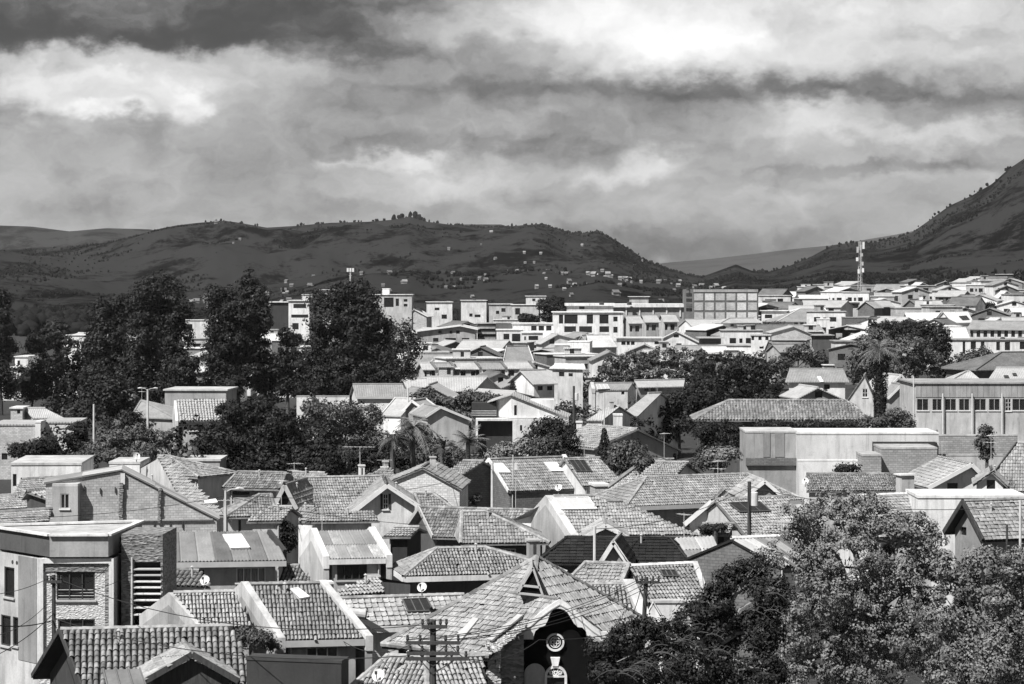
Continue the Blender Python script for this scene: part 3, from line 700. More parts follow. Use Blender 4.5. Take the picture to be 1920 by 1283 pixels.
# ------------------------------------------------------------------ poles, wires, aerials
def pole(name,label,px,yt,yb,d,r=.11,m='pole',arms=(),group=None,cat='utility pole',lamp=None,box=None,yaw=0,lean=0):
    top=P(px,yt,d); gz=ground_z(top.x,d) if yb is None else min(P(px,yb,d).z,ground_z(top.x,d)+30)
    if yb is None: gz-=.2
    root=thing(name,label,cat,(top.x,d,gz),group); b=MB(); b.tube([(top.x+lean,d,gz),(top.x,d,top.z)],[r*1.25,r*.85],8); b.build('post',M[m],root)
    ca,sa=math.cos(yaw),math.sin(yaw)
    for (yy,half,off) in arms:
        z=P(px,yy,d).z; w=half*d/F; u=Vector((ca,sa,0)); a=MB(); c=Vector((top.x+off*d/F,d-r-.06,z)); a.bar(c-u*w,c+u*w,.10,.12); ar=a.build('crossarm',M[m],root)
        for s in (-1,-.5,.5,1):
            i=MB(); p=c+u*w*.93*s; i.tube([p+Vector((0,0,.06)),p+Vector((0,0,.14)),p+Vector((0,0,.20)),p+Vector((0,0,.27))],[.03,.065,.045,.055],7); i.build('insulator',M['darktrim'],ar)
        for s in (-1,1):
            k=MB(); k.bar(c+u*w*.55*s-Vector((0,0,.05)),Vector((top.x,d-r,z-w*.5)),.04,.04); k.build('brace',M[m],ar)
    if lamp:
        for s in lamp:
            l=MB(); e=top+Vector((s*.75,0,.12)); l.tube([top-Vector((0,0,.1)),top+Vector((s*.35,0,.08)),e],.035,6); l.build('lamp_arm',M['steel'],root)
            h=MB(); h.tube([e-Vector((s*.1,0,0)),e+Vector((s*.12,0,.03)),e+Vector((s*.42,0,.0))],[.05,.10,.06],8); h.build('lamp_head',M['steel'],root)
    if box:
        k=MB(); zc=P(px,box,d).z; k.tube([(top.x+.32,d-.05,zc-.45),(top.x+.32,d-.05,zc-.4),(top.x+.32,d-.05,zc+.4),(top.x+.32,d-.05,zc+.45)],[.16,.22,.22,.16],12); k.box((top.x,d-.05,zc-.1),(.14,0,0),(0,.1,0),(0,0,.2)); k.build('transformer',M['paleconc'],root)
    return root
def wire(label,pts,r=.012,sag=.4,name='cable',group='overhead cables'):
    b=MB()
    for p,q in zip(pts,pts[1:]):
        n=14; L=[p.lerp(q,k/n)-Vector((0,0,sag*4*(k/n)*(1-k/n))) for k in range(n+1)]; b.tube(L,r,4,cap=False)
    return tag(b.build(name,M['wire']),label,'cable',group)
def dish(label,px,py,d,rpx,stand=None,face=(-.35,-1,.55)):
    c=P(px,py,d); r=rpx*d/F; f=Vector(face).normalized(); a=f.cross(Vector((0,0,1))).normalized(); b_=a.cross(f)
    zf=c.z-(stand or r*1.8); root=thing('satellite_dish',label,'satellite dish',(c.x,d,zf),'satellite dishes on the roofs')
    m=MB(); rings=[]; n=18
    for k in range(5):
        t=k/4; i=len(m.v); m.v+=[tuple(c+(a*math.cos(2*math.pi*j/n)+b_*math.sin(2*math.pi*j/n))*r*max(t,.01)+f*r*.28*(t*t-1)) for j in range(n)]; rings.append(i)
    for i0,i1 in zip(rings,rings[1:]):
        for j in range(n): m.f.append((i0+j,i0+(j+1)%n,i1+(j+1)%n,i1+j)); m.m.append(0); m.uv+=[(0,0)]*4
    m.build('reflector',M['trim'],root)
    s=MB(); s.tube([c-f*r*.3,c-f*r*.3-Vector((0,-.02,r*.7)),Vector((c.x,d+.1,zf))],.035,6); s.build('stand',M['steel'],root)
    l=MB(); l.tube([c-b_*r*.85,c+f*r*.95],.02,5); l.cbox(c+f*r*.95-Vector((0,0,.05)),.10,.10,.12); l.build('feed_horn',M['darktrim'],root)
    return root
def tank(label,px,py,d,rpx,hpx,group='rooftop water tanks'):
    c=P(px,py,d); r=rpx*d/F; h=hpx*d/F; root=thing('water_tank',label,'water tank',(c.x,d,c.z-h),group); b=MB()
    b.tube([c-Vector((0,0,h)),c-Vector((0,0,h*.2)),c],[r,r,r*.4],12); b.build('body',M['darktrim'],root); return root
# ------------------------------------------------------------------ the setting: ground, hills, forest
from mathutils import noise as mnoise
def lerp_tab(tab,x):
    if x<=tab[0][0]: return tab[0][1]
    for (a,b),(c,d) in zip(tab,tab[1:]):
        if x<=c: return b+(d-b)*(x-a)/(c-a)
    return tab[-1][1]
def build_ground():
    az=np.radians(np.linspace(-62,62,180)); ds=np.concatenate([np.linspace(4,60,10)[:-1],np.geomspace(60,14000,110)])
    V=[];nx=len(az)
    for d in ds:
        for a in az:
            x,y=d*math.tan(a),d; V.append((x,y,ground_z(x,y)+(0 if d>250 else 0.0)))
    Fq=[(j*nx+i,j*nx+i+1,(j+1)*nx+i+1,(j+1)*nx+i) for j in range(len(ds)-1) for i in range(nx-1)]
    o=link('ground',nmesh('ground',V,Fq,M['ground'])); o['kind']='structure'
build_ground()
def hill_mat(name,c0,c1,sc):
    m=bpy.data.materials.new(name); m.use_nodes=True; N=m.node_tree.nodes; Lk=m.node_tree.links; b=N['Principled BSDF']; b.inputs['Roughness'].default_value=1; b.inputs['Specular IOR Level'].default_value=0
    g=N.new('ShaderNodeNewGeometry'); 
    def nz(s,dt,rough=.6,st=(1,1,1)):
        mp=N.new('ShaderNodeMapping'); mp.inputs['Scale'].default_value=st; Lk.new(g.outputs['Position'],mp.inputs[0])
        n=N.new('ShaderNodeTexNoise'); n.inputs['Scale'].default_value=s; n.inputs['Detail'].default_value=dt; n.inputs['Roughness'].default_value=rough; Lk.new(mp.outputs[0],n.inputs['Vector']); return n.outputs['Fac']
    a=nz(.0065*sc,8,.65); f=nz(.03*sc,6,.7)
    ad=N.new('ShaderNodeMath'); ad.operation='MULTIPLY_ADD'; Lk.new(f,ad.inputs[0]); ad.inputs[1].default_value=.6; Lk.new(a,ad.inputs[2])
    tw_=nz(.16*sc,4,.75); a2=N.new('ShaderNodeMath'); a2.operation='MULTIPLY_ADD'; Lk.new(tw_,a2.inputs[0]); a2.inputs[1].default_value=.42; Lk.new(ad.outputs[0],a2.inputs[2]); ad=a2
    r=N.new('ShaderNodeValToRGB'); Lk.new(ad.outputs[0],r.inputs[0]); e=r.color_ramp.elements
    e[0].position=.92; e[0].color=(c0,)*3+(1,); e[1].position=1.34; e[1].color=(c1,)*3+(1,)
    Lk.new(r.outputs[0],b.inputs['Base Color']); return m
HILLS=[]
def hills(name,prof,dr,d0,d1,px0,px1,m,nx=360,ny=90,rough=1.0,foot=None,seed=0):
    """a range whose crest stands at distance dr; spurs and gullies run down to the valley at d0"""
    pxs=np.linspace(px0,px1,nx); V=[]
    tf=np.concatenate([np.linspace(0,1,ny-18),np.linspace(1,1.6,19)[1:]])
    H=np.zeros((len(tf),nx)); X=np.zeros_like(H); Y=np.zeros_like(H)
    for i,px in enumerate(pxs):
        drx=dr(px) if callable(dr) else dr; zr=EYE-(lerp_tab(prof,px)-HOR)/F*drx
        for j,t in enumerate(tf):
            d=d0+(drx-d0)*t if t<=1 else drx+(d1-drx)*(t-1)/.6
            x=(px-960)/F*d; f0=ground_z(x,d0) if foot is None else foot
            q=Vector((x*.0021+seed,d*.0013,seed*.7)); rg=1-abs(mnoise.noise(q*1.0)*1.7); fb=mnoise.fractal(q*3.2,1.0,2.0,5)
            s=t**1.15 if t<=1 else 1-((t-1)/.6)*.8
            env=math.sin(math.pi*min(1,t))**.8 if t<1 else 0
            z=f0+(zr-f0)*s+ (zr-f0)*env*rough*(.42*(rg-.62)+.16*fb) 
            if t>1: z-=4
            # keep the crest the silhouette
            lim=EYE+(zr-EYE)*d/drx-(1-min(t,1))*6
            if t<1 and zr>EYE: z=min(z,lim)
            H[j,i]=max(z,f0-6*0-1.0);X[j,i]=x;Y[j,i]=d
    V=np.stack([X,Y,H],-1).reshape(-1,3); Fq=[(j*nx+i,j*nx+i+1,(j+1)*nx+i+1,(j+1)*nx+i) for j in range(len(tf)-1) for i in range(nx-1)]
    me=nmesh(name,V,Fq,m); me.polygons.foreach_set('use_smooth',[True]*len(Fq))
    o=link(name,me); o['kind']='structure'; HILLS.append((pxs,tf,X,Y,H)); return len(HILLS)-1
MH=hill_mat('hill_fields_and_woods',.0015,.026,1.3); MH2=hill_mat('mountain_scrub',.002,.026,1.3); MH4=hill_mat('back_hill_scrub',.008,.035,.8); MH3=hill_mat('far_range_scrub',.030,.050,.6)  # near hills darkened for cloud shade, back ranges paled for haze, in the colour
prof_main=[(-200,470),(0,468),(120,463),(200,455),(250,443),(290,431),(330,423),(370,418),(420,414),(450,418),(500,427),(550,424),(620,418),(690,416),(740,412),(768,406),(800,416),(850,422),(900,427),(960,424),(1000,421),(1020,420),(1060,435),(1090,438),(1120,433),(1150,448),(1180,468),(1210,488),(1250,503),(1290,515),(1340,523),(1420,532),(1500,536)]
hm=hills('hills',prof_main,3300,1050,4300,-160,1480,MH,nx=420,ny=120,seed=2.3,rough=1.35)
prof_back=[(-200,424),(0,423),(60,425),(130,434),(200,428),(280,430),(340,440),(500,440),(800,432),(860,421),(940,421),(1000,440),(1100,470)]
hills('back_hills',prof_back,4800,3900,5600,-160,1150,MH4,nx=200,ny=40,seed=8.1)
prof_r=[(1240,538),(1290,528),(1330,514),(1380,496),(1410,508),(1440,510),(1480,499),(1520,482),(1560,460),(1600,456),(1640,455),(1680,446),(1710,436),(1750,408),(1780,386),(1820,368),(1860,345),(1890,318),(1920,298),(2010,262),(2120,240)]
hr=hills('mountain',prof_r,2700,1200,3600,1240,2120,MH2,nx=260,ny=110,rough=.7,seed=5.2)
prof_f=[(1080,540),(1180,500),(1260,492),(1330,486),(1400,478),(1480,468),(1560,460),(1620,450),(1680,440),(1720,432),(1800,420)]
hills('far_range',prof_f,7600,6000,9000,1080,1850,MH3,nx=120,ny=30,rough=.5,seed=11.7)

def forest(name,hi,n,smin,smax,tmin,tmax,thr,m,seed,crest=0,pxr=None):
    pxs,tf,X,Y,H=HILLS[hi]; rs=np.random.RandomState(seed); V=[];Fq=[]; ny,nx=H.shape; k=0; tries=0; top=int(np.argmin(np.abs(tf-1)))
    ring=[(math.cos(t*math.pi/2.5),math.sin(t*math.pi/2.5)) for t in range(5)]
    base=np.array([(0,0,1.0)]+[(.40*c,.40*s,.80) for c,s in ring]+[(.52*c,.52*s,.42) for c,s in ring]+[(.22*c,.22*s,.02) for c,s in ring])
    fq=np.array([(0,1+i,1+(i+1)%5) for i in range(5)]+[q for r_ in (1,6) for i in range(5) for q in ((r_+i,r_+5+i,r_+5+(i+1)%5),(r_+i,r_+5+(i+1)%5,r_+(i+1)%5))])
    while k<n and tries<n*14:
        tries+=1; i=rs.randint(2,nx-2); j=int(rs.uniform(tmin,tmax)*top) if rs.rand()>crest else top-rs.randint(0,2)
        if pxr and not pxr[0]<pxs[i]<pxr[1]: continue
        p=np.array([X[j,i]+rs.uniform(-4,4),Y[j,i]+rs.uniform(-8,8),H[j,i]-.8])
        if mnoise.noise(Vector((p[0]*.011,p[1]*.006,seed)))+.35*mnoise.noise(Vector((p[0]*.04,p[1]*.02,seed+3)))<thr: continue
        s=rs.uniform(smin,smax); w=s*rs.uniform(.6,1.1); b=base*np.array([w,w,s])*rs.uniform(.8,1.2,(16,3)); a=rs.uniform(0,6.28); c,q=math.cos(a),math.sin(a)
        b=np.stack([b[:,0]*c-b[:,1]*q,b[:,0]*q+b[:,1]*c,b[:,2]],1)+p; V.append(b); Fq.append(fq+k*16); k+=1
    if V:
        o=link(name,nmesh(name,np.concatenate(V),np.concatenate(Fq),m)); o['kind']='stuff'
M['forest']=mat('far_tree',.006,kind='leaf',var=.5,rough=.9,spec=.1); M['forest2']=mat('far_scrub',.010,kind='leaf',var=.5,rough=.9,spec=.1)
forest('forest',hm,9000,1.4,3,.05,.97,.20,M['forest'],4)
forest('forest',hm,3000,1.2,2.4,.03,.95,.22,M['forest2'],14)
forest('crest_woods',hm,170,2,4.5,.9,1,-.15,M['forest'],9,crest=.8,pxr=(380,1300))
forest('crest_woods',hm,18,5,9,.99,1,-.9,M['forest'],19,crest=1,pxr=(735,800))
forest('mountain_woods',hr,7000,1.3,3.2,.05,.98,.12,M['forest'],6)
forest('mountain_woods',hr,170,2,4,.9,1,-.3,M['forest'],7,crest=.8)

def valley_woods(n,seed):
    rs=np.random.RandomState(seed); V=[];Fq=[]; ring=[(math.cos(t*math.pi/2.5),math.sin(t*math.pi/2.5)) for t in range(5)]
    base=np.array([(0,0,1.0)]+[(.40*c,.40*s,.80) for c,s in ring]+[(.52*c,.52*s,.42) for c,s in ring]+[(.22*c,.22*s,.02) for c,s in ring])
    fq=np.array([(0,1+i,1+(i+1)%5) for i in range(5)]+[q for r_ in (1,6) for i in range(5) for q in ((r_+i,r_+5+i,r_+5+(i+1)%5),(r_+i,r_+5+(i+1)%5,r_+(i+1)%5))])
    for k in range(n):
        px=rs.uniform(-120,1500); d=rs.uniform(820,1250) if px<760 else rs.uniform(1010,1300); x=(px-960)*d/F; s=rs.uniform(2.5,6.5); w=s*rs.uniform(.8,1.3)
        V.append(base*np.array([w,w,s])*rs.uniform(.8,1.2,(16,3))+np.array([x,d,ground_z(x,d)-.3])); Fq.append(fq+k*16)
    o=link('valley_woods',nmesh('valley_woods',np.concatenate(V),np.concatenate(Fq),M['forest2'])); o['kind']='stuff'
valley_woods(2600,31)
def build_haze():
    b=MB(); x0,x1,y0,y1,z0,z1=-2600,2900,-60,9300,-4.5,300
    b.box((x0,y0,z0),(x1-x0,0,0),(0,y1-y0,0),(0,0,z1-z0))
    m=bpy.data.materials.new('haze_air'); m.use_nodes=True; N=m.node_tree.nodes; N.clear(); o=N.new('ShaderNodeOutputMaterial'); v=N.new('ShaderNodeVolumePrincipled')
    v.inputs['Color'].default_value=(.9,.9,.9,1); v.inputs['Density'].default_value=HAZE; v.inputs['Anisotropy'].default_value=0.0
    m.node_tree.links.new(v.outputs[0],o.inputs['Volume']); ob=b.build('haze',m); ob['kind']='stuff'
HAZE=2.6e-5
build_haze()
# ------------------------------------------------------------------ near houses (bottom of the view to the garden trees)
W=M['white'];PL=M['pale'];GY=M['grey'];MID=M['mid'];DK=M['dark'];CH=M['charcoal'];TR=M['trim'];GT=M['greytrim'];DT_=M['darktrim']
NG='houses of the near streets'
PN={'plain':1}
CUR={'curtain':1,'nx':4}
N4={'nx':4,'fm':M['greytrim']}
# timber gabled house with mottled tiles, bottom left
r=gable('tiled_house','house with coarse mottled tiles, dark timber gable and small dormer, bottom left corner',NG,(113,1183),(434,1175),(168,1322),(498,1314),33,103,
  wm=M['wood'],roof='barrel',tw=.262,tl=.36,rm=M['tiledark'],pieces=300,over=.55,slabm=M['tileblack'],ridgem=M['tilelight'],barge=M['wood'],bargeside=-1,bargeh=.2)  # black slab paints the shade between the tile barrels
def dormer(root,A,Lp,Rp,d,L,rm,wm,tw=.25,tl=.35,yaw=0,barge=None,roofk='barrel'):
    a=P(*A,d); l=P(*Lp,d); q=P(*Rp,d); y=math.radians(yaw); f=Vector((math.sin(y),math.cos(y),0)); zz=(l.z+q.z)/2; l.z=q.z=zz
    s=MB(); roof_slab(s,[[q,q+f*L,a+f*L,a],[l+f*L,l,a,a+f*L]],.10); dm=s.build('dormer',M['tiledark'],root)
    w=MB(); k=f*.3; dn=Vector((0,0,1.6)); l2=l.lerp(q,.09)+k; q2=l.lerp(q,.91)+k; w.poly([l2-dn,q2-dn,q2,a+k-Vector((0,0,.25)),l2]); 
    w.poly([l2-dn,l2,l2+f*L,l2-dn+f*L]); w.poly([q2-dn,q2,q2+f*L,q2-dn+f*L]); w.build('dormer_wall',wm,dm)
    lay_tiles(dm,[[q,q+f*L,a+f*L,a],[l+f*L,l,a,a+f*L]],roofk,tw,tl,rm)
    g=MB(); g.tube([a+Vector((0,0,.05)),a+f*L+Vector((0,0,.05))],.11,6); g.build('ridge_cap',M['tilelight'],dm)
    if barge:
        for e in (l,q): b=MB(); b.bar(a-f*.05,e-f*.05,.07,.24); b.build('bargeboard',barge,dm)
    return dm
roofof=lambda root,n='roof':[c for c in root.children if c.name.split('.')[0]==n][0]
dormer(r,(360,1227),(272,1277),(447,1277),98.5,3.0,M['tilelight'],M['wood'],.25,.36,-14,M['wood'])
mb=MB(); a=P(193,1256,98);b=P(262,1254,98);c=P(278,1300,96.6);e=P(205,1304,96.6); up=Vector((0,0,.07))
mb.poly([a,b,c,e]); mb.poly([a-up,b-up,c-up,e-up]); mb.poly([a,a-up,e-up,e]);mb.poly([b,b-up,c-up,c]);mb.poly([e,e-up,c-up,c]);mb.poly([a,a-up,b-up,b])
for k in range(4): mb.bar(a.lerp(b,k/3)+up*.4,e.lerp(c,k/3)+up*.4,.05,.08)
mb.build('metal_canopy',M['sheetdark'],r)
# dark timber shed roof at bottom
block('timber_shed','dark timber shed with a tilted metal capped wall at the bottom edge','sheds and annexes',462,640,1232,97,1.0,-13,CH,(),'shed',.03,rm=M['darktrim'],slab=.12)
# parapet house
PH=gable('parapet_house','tiled house with white parapets, square white chimney and bright skylight above the timber shed',NG,(466,1098),(598,1094),(534,1201),(684,1199),30,114,
  wm=GY,roof='barrel',tw=.175,tl=.34,rm=M['tile'],pieces=300,over=.25,fascia=GT,parapet='LR',pm=PL,endm=GY,pw=.34,ph=.20,ridge=True,
  wins=[('front',(574,1213,634,1234),{'nx':3,'fm':GT,'curtain':0})],sky=[([(563,1122),(580,1119),(559,1103),(545,1105)],'w')],chim=[(609,1094,1126,24,115.5)])
# left gable neighbour
gable('gabled_house','low tiled house with pale gable and broad white verge left of the parapet house',NG,(325,1114),(438,1111),(381,1178),(474,1176),30,112.5,
  wm=PL,roof='barrel',tw=.165,tl=.34,rm=M['tilelight'],pieces=300,over=.12,parapet='L',pm=PL,endm=GY,pw=.22,ph=.08)
# long ridge roof with the solar heater
r=gable('tiled_house','low house with square bright tiles carrying a solar panel and water heater',NG,(628,1124),(868,1117),(668,1176),(905,1168),24,119.5,
  wm=W,roof='roman',tw=.31,tl=.42,rm=M['tilelight'],pieces=300,over=.35,fascia=W,sky=[([(765,1147),(812,1145),(800,1122),(755,1124)],'s')])
c=P(668,1151,117.2); h=thing('solar_water_heater','silver solar water heater drum with dark tubes on the bright square tiles','water heater',tuple(c-Vector((0,0,.55))))
b=MB(); ax=Vector((.86,.15,-.12)); b.tube([c-ax*.52,c-ax*.48,c+ax*.48,c+ax*.52],[.12,.26,.26,.12],14); b.build('drum',M['steel'],h)
b=MB(); b.tube([c+ax*.5,c+ax*.56],[.24,.2],14); b.build('end_cap',M['darktrim'],h)
for k in range(8):
    b=MB(); s=c+ax*(-.25+.1*k)-Vector((0,0,.15)); b.tube([s,s+Vector((1.25,-.75,-.62))],.035,6); b.build('tube',M['solar'],h)
b=MB(); 
for k in (-.4,.4): b.tube([c+ax*k,c+ax*k-Vector((0,0,.6))],.03,5)
b.build('stand',M['steel'],h)
# corner house in front of the villa, bottom
r=hip('tiled_house','small hipped tiled house with a white dish at the bottom edge, left of the pole',NG,(728,1232),(800,1226),(655,1266),(800,1330),30,99,wm=GY,roof='barrel',tw=.19,tl=.34,rm=M['tilelight'],pieces=300,over=.4,ridgem=M['tilelight'])
gable('tiled_house','low roof of pale tiles behind the power pole foot','houses of the near streets',(806,1236),(905,1231),(830,1330),(918,1326),30,98.5,wm=DK,roof='barrel',tw=.19,tl=.34,rm=M['tilelight'],over=.3)

# ---- modern building at the far left
def modern():
    d=116; z=lambda py,dd=d:P(72,py,dd).z
    FL=P(72,1000,d);FR=P(214,1000,d); fl=Vector((FL.x,d,0));fr=Vector((FR.x,d,0)); ln=Vector((-.66,.75,0)).normalized()*4.2; bk=Vector((0.35,6,0))
    bl=fl+ln; br=fr+bk
    root=thing('apartment_building','modern two storey building with stone cladding, white frame and overhanging flat roof at far left','apartment building',(fl.x,d,0),NG)
    ztop=z(1046); zb=0
    mb=MB(); t=Vector((1,0,0)); on=Vector((0,-1,0)); wl=fr.x-fl.x
    k=d/F; U=lambda px:(px-72)*k; 
    wins=[(U(106),U(178),z(1125),z(1069)),(U(109),U(178),z(1250),z(1161))]
    wall_panel(mb,fl,fr,zb,ztop,ztop,None,wins,on,0,.3)
    lt=(bl-fl).normalized(); lon=Vector((lt.y,-lt.x,0)); lon=lon if lon.x<0 else -lon
    lw=[]
    def lu(px):
        q=rayplane(px,1100,fl,lon); return (q-fl).dot(lt)
    def lz(px,py): return rayplane(px,py,fl,lon).z
    for (x0,y0,x1,y1) in ((8,1062,27,1118),(2,1152,20,1209),(24,1156,35,1210)): lw.append((min(lu(x0),lu(x1)),max(lu(x0),lu(x1)),lz(x0,y1),lz(x0,y0)))
    wall_panel(mb,fl,bl,zb,ztop,ztop,None,lw,lon,1,.15)
    wall_panel(mb,fr,br,zb,ztop,ztop,None,[],Vector((1,-.05,0)).normalized(),1); wall_panel(mb,bl,br,zb,ztop,ztop,None,[],Vector((0,1,0)),1)
    mb.build('wall',[M['stone'],PL],root)
    Wf=lambda u,zz,kk=0: Vector((fl.x+u,d+kk,zz))
    for w in wins: make_window(root,Wf,w,{'nx':3,'nz':1},M['darktrim'])
    Wl=lambda u,zz,kk=0: Vector((fl.x+lt.x*u,fl.y+lt.y*u,zz))-lon*kk
    for w in lw: make_window(root,Wl,w,{'nx':1},M['darktrim'])
    # white portal frame and the dark inner bands
    b=MB()
    for (x0,y0,x1,y1) in ((72,1047,82,1262),(205,1047,214,1262),(82,1047,205,1056)): b.box(Wf(U(x0),z(y1),-.16),(U(x1)-U(x0),0,0),(0,.156,0),(0,0,z(y0)-z(y1)))
    b.build('portal_frame',W,root)
    b=MB()
    for (x0,y0,x1,y1) in ((82.5,1056.5,204.5,1072),(197,1072.5,204.5,1262)): b.box(Wf(U(x0),z(y1),-.05),(U(x1)-U(x0),0,0),(0,.046,0),(0,0,z(y0)-z(y1)))
    b.build('cladding_band',M['darkstone'],root)
    # dark panel beside the corner on the left face
    b=MB(); u0,u1=lu(69),lu(35); zb_=lz(50,1240)
    b.box(Wl(u0,zb_,-.03),Wl(u1,zb_)-Wl(u0,zb_),lon*.03*-1,(0,0,ztop-.05-zb_)); b.build('dark_panel',MID,root)
    # rail of the upper window
    b=MB()
    for q in range(4): b.tube([Wf(U(107),z(1123)+.14*q,.06),Wf(U(177),z(1123)+.14*q,.06)],.018,5)
    b.build('railing',GT,root)
    # overhanging roof with deep fascia
    z0,z1=z(1043),z(1004); mb=MB(); o=.35; 
    A=fl+Vector((-.12,-.3,0)); B=P(205,1000,d)*1; B=Vector((B.x,d-.3,0)); Cc=br+Vector((0,.5,0)); Dd=bl+Vector((-.5,.2,0)); A=A+ln.normalized()*-.55
    A=Vector((P(93,1000,d-.35).x,d-.35,0)); Dd=A+ln*1.5
    pl=[A,B,Cc,Dd]; lo=[Vector((p.x,p.y,z0)) for p in pl]; hi=[Vector((p.x,p.y,z1)) for p in pl]
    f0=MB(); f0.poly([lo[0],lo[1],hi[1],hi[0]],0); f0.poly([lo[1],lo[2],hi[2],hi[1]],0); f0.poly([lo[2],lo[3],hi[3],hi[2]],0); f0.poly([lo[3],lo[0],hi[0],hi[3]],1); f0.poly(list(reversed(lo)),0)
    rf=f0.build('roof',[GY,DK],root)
    cp=MB(); 
    for i in range(4): cp.bar(hi[i]+Vector((0,0,.05)),hi[(i+1)%4]+Vector((0,0,.05)),.30,.10)
    cp.build('coping',W,rf)
    dk=MB(); dk.poly([p+Vector((0,0,-.05)) for p in hi]); dk.build('roof_deck',PL,rf)
    # row of round vents under the roof on the left face
    for q in range(6):
        v=MB(); cc=Wl(.35+.42*q,ztop-.42,-.01); v.tube([cc,cc-lon*.06],.10,10); v.build('vent',M['darktrim'],root)
    # stair tower with louvres
    tw=thing('stair_tower','dark stone stair tower with pale horizontal louvres beside the modern building','tower',(P(266,1000,117).x,117,0))
    d2=116.6; k2=d2/F; X=lambda px:(px-960)*k2; Z=lambda py:P(0,py,d2).z; b=MB()
    b.box((X(227.5),d2,0),(X(305)-X(227.5),0,0),(0,.25,0),(0,0,.02))
    wall_panel(b,Vector((X(227.5),d2,0)),Vector((X(305),d2,0)),0,Z(1002),Z(1002),None,[((250-227.5)*k2,(301-227.5)*k2,.6,Z(1054))],on,0,.6)
    b.poly([Vector((X(227.5),d2,0)),Vector((X(227.5),d2,Z(1002))),Vector((X(227.5)+.2,d2+3.4,Z(1002))),Vector((X(227.5)+.2,d2+3.4,0))]); b.poly([Vector((X(305),d2,0)),Vector((X(305),d2,Z(1002))),Vector((X(305)+.2,d2+3.4,Z(1002))),Vector((X(305)+.2,d2+3.4,0))])
    b.poly([Vector((X(227.5),d2,Z(1002))),Vector((X(305),d2,Z(1002))),Vector((X(305)+.2,d2+3.4,Z(1002))),Vector((X(227.5)+.2,d2+3.4,Z(1002)))]); b.poly([Vector((X(227.5)+.2,d2+3.4,0)),Vector((X(305)+.2,d2+3.4,0)),Vector((X(305)+.2,d2+3.4,Z(1002))),Vector((X(227.5)+.2,d2+3.4,Z(1002)))])
    b.build('wall',M['darkstone'],tw)
    b=MB(); b.poly([Vector((X(249),d2+.62,.4)),Vector((X(302),d2+.62,.4)),Vector((X(302),d2+.62,Z(1053))),Vector((X(249),d2+.62,Z(1053)))]); b.build('window',M['glass'],tw)
    for q,py in enumerate((1069,1080,1092,1103,1115,1127,1141,1154)):
        s=MB(); s.box((X(248.5),d2-.08,Z(py)),(X(302.5)-X(248.5),0,0),(0,.22,.03),(0,0,.055)); s.build('louvre',W if q not in (0,1) else GT,tw)
    b=MB(); b.tube([(X(248),d2-.1,.2),(X(248),d2-.1,Z(1045))],.05,7); b.build('pipe',M['steel'],tw)
    # slot between the two
    sl=thing('link_wall','dark recessed wall between the modern building and its tower','wall',(X(221),118,0)); b=MB(); b.box((X(214.5),117.9,0),(X(229)-X(214.5),0,0),(0,.2,0),(0,0,Z(1012))); b.build('wall_panel',CH,sl)
    for py in (1045,1058,1130,1152): 
        q=MB(); q.box((X(215),117.8,Z(py)),(X(228)-X(215),0,0),(0,.1,0),(0,0,.05)); q.build('rail',GT,sl)
modern()
# corrugated houses
r=gable('sheet_roofed_house','house under patched grey corrugated sheets with one bright skylight beside the stair tower',NG,(306,1000),(512,999),(306,1056),(537,1051),20,138,
  wm=GY,roof='sheet',rm=[M['sheet'],M['sheet'],M['sheet'],M['sheetdark']],sl=2.6,sw=.95,wave=.19,over=.5,fascia=GT,slabm=M['sheetdark'],ridge=False,
  wins=[('front',(330,1067,385,1100),{'nx':3,'fm':GT}),('front',(443,1064,498,1092),CUR)],sky=[([(433,1028),(468,1027),(452,1002),(418,1003)],'w')])
mb=MB(); a=P(504,998,138);b=P(534,1036,136.5); mb.bar(a+Vector((0,0,.05)),b+Vector((0,0,.05)),.22,.26); mb.build('verge_flashing',M['darktrim'],r)
gable('tiled_annex','low lean tiled annex between the stair tower and the gable with the dish','sheds and annexes',(306,1070),(372,1085),(306,1102),(395,1101),22,129,cat='shed',wm=PL,roof='barrel',rm=M['tiledark'],over=.2,tw=.27,tl=.4)
r=gable('white_house','white house with panelled roof, white verges and a wide four pane window',NG,(594,997),(692,995),(617,1049),(724,1047),27,140,
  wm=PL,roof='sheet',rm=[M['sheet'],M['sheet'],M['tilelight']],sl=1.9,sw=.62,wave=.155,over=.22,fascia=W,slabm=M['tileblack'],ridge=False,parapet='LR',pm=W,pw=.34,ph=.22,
  wins=[('front',(632,1059,688,1088),dict(N4,nx=4,fm=DT_))])
gable('tiled_annex','small dark tiled lean to in the passage left of the white house','sheds and annexes',(533,1062),(562,1062),(520,1096),(590,1098),30,137,cat='shed',wm=DK,roof='barrel',rm=M['tiledark'],over=.15)
# hipped house in the middle
r=hip('hipped_house','broad hipped house with white eaves and a dish over its dark wall',NG,(820,1030),(908,1028),(757,1082),(1062,1074),27,138,
  wm=DK,roof='barrel',tw=.18,tl=.34,rm=M['tile'],over=.9,fascia=W,ridgem=M['tilelight'],wins=[('left',(719,1092,745,1112),{'nx':2,'fm':GT}),('front',(762,1094,776,1114),{'nx':1})])  # dark plaster puts the shade of the wide eaves into the wall colour
gable('tiled_house','low wing of pale tiles between the chimney and the hipped house',NG,(690,1085),(712,1084),(612,1121),(722,1112),20,128,wm=W,roof='barrel',rm=M['tilelight'],over=.2)

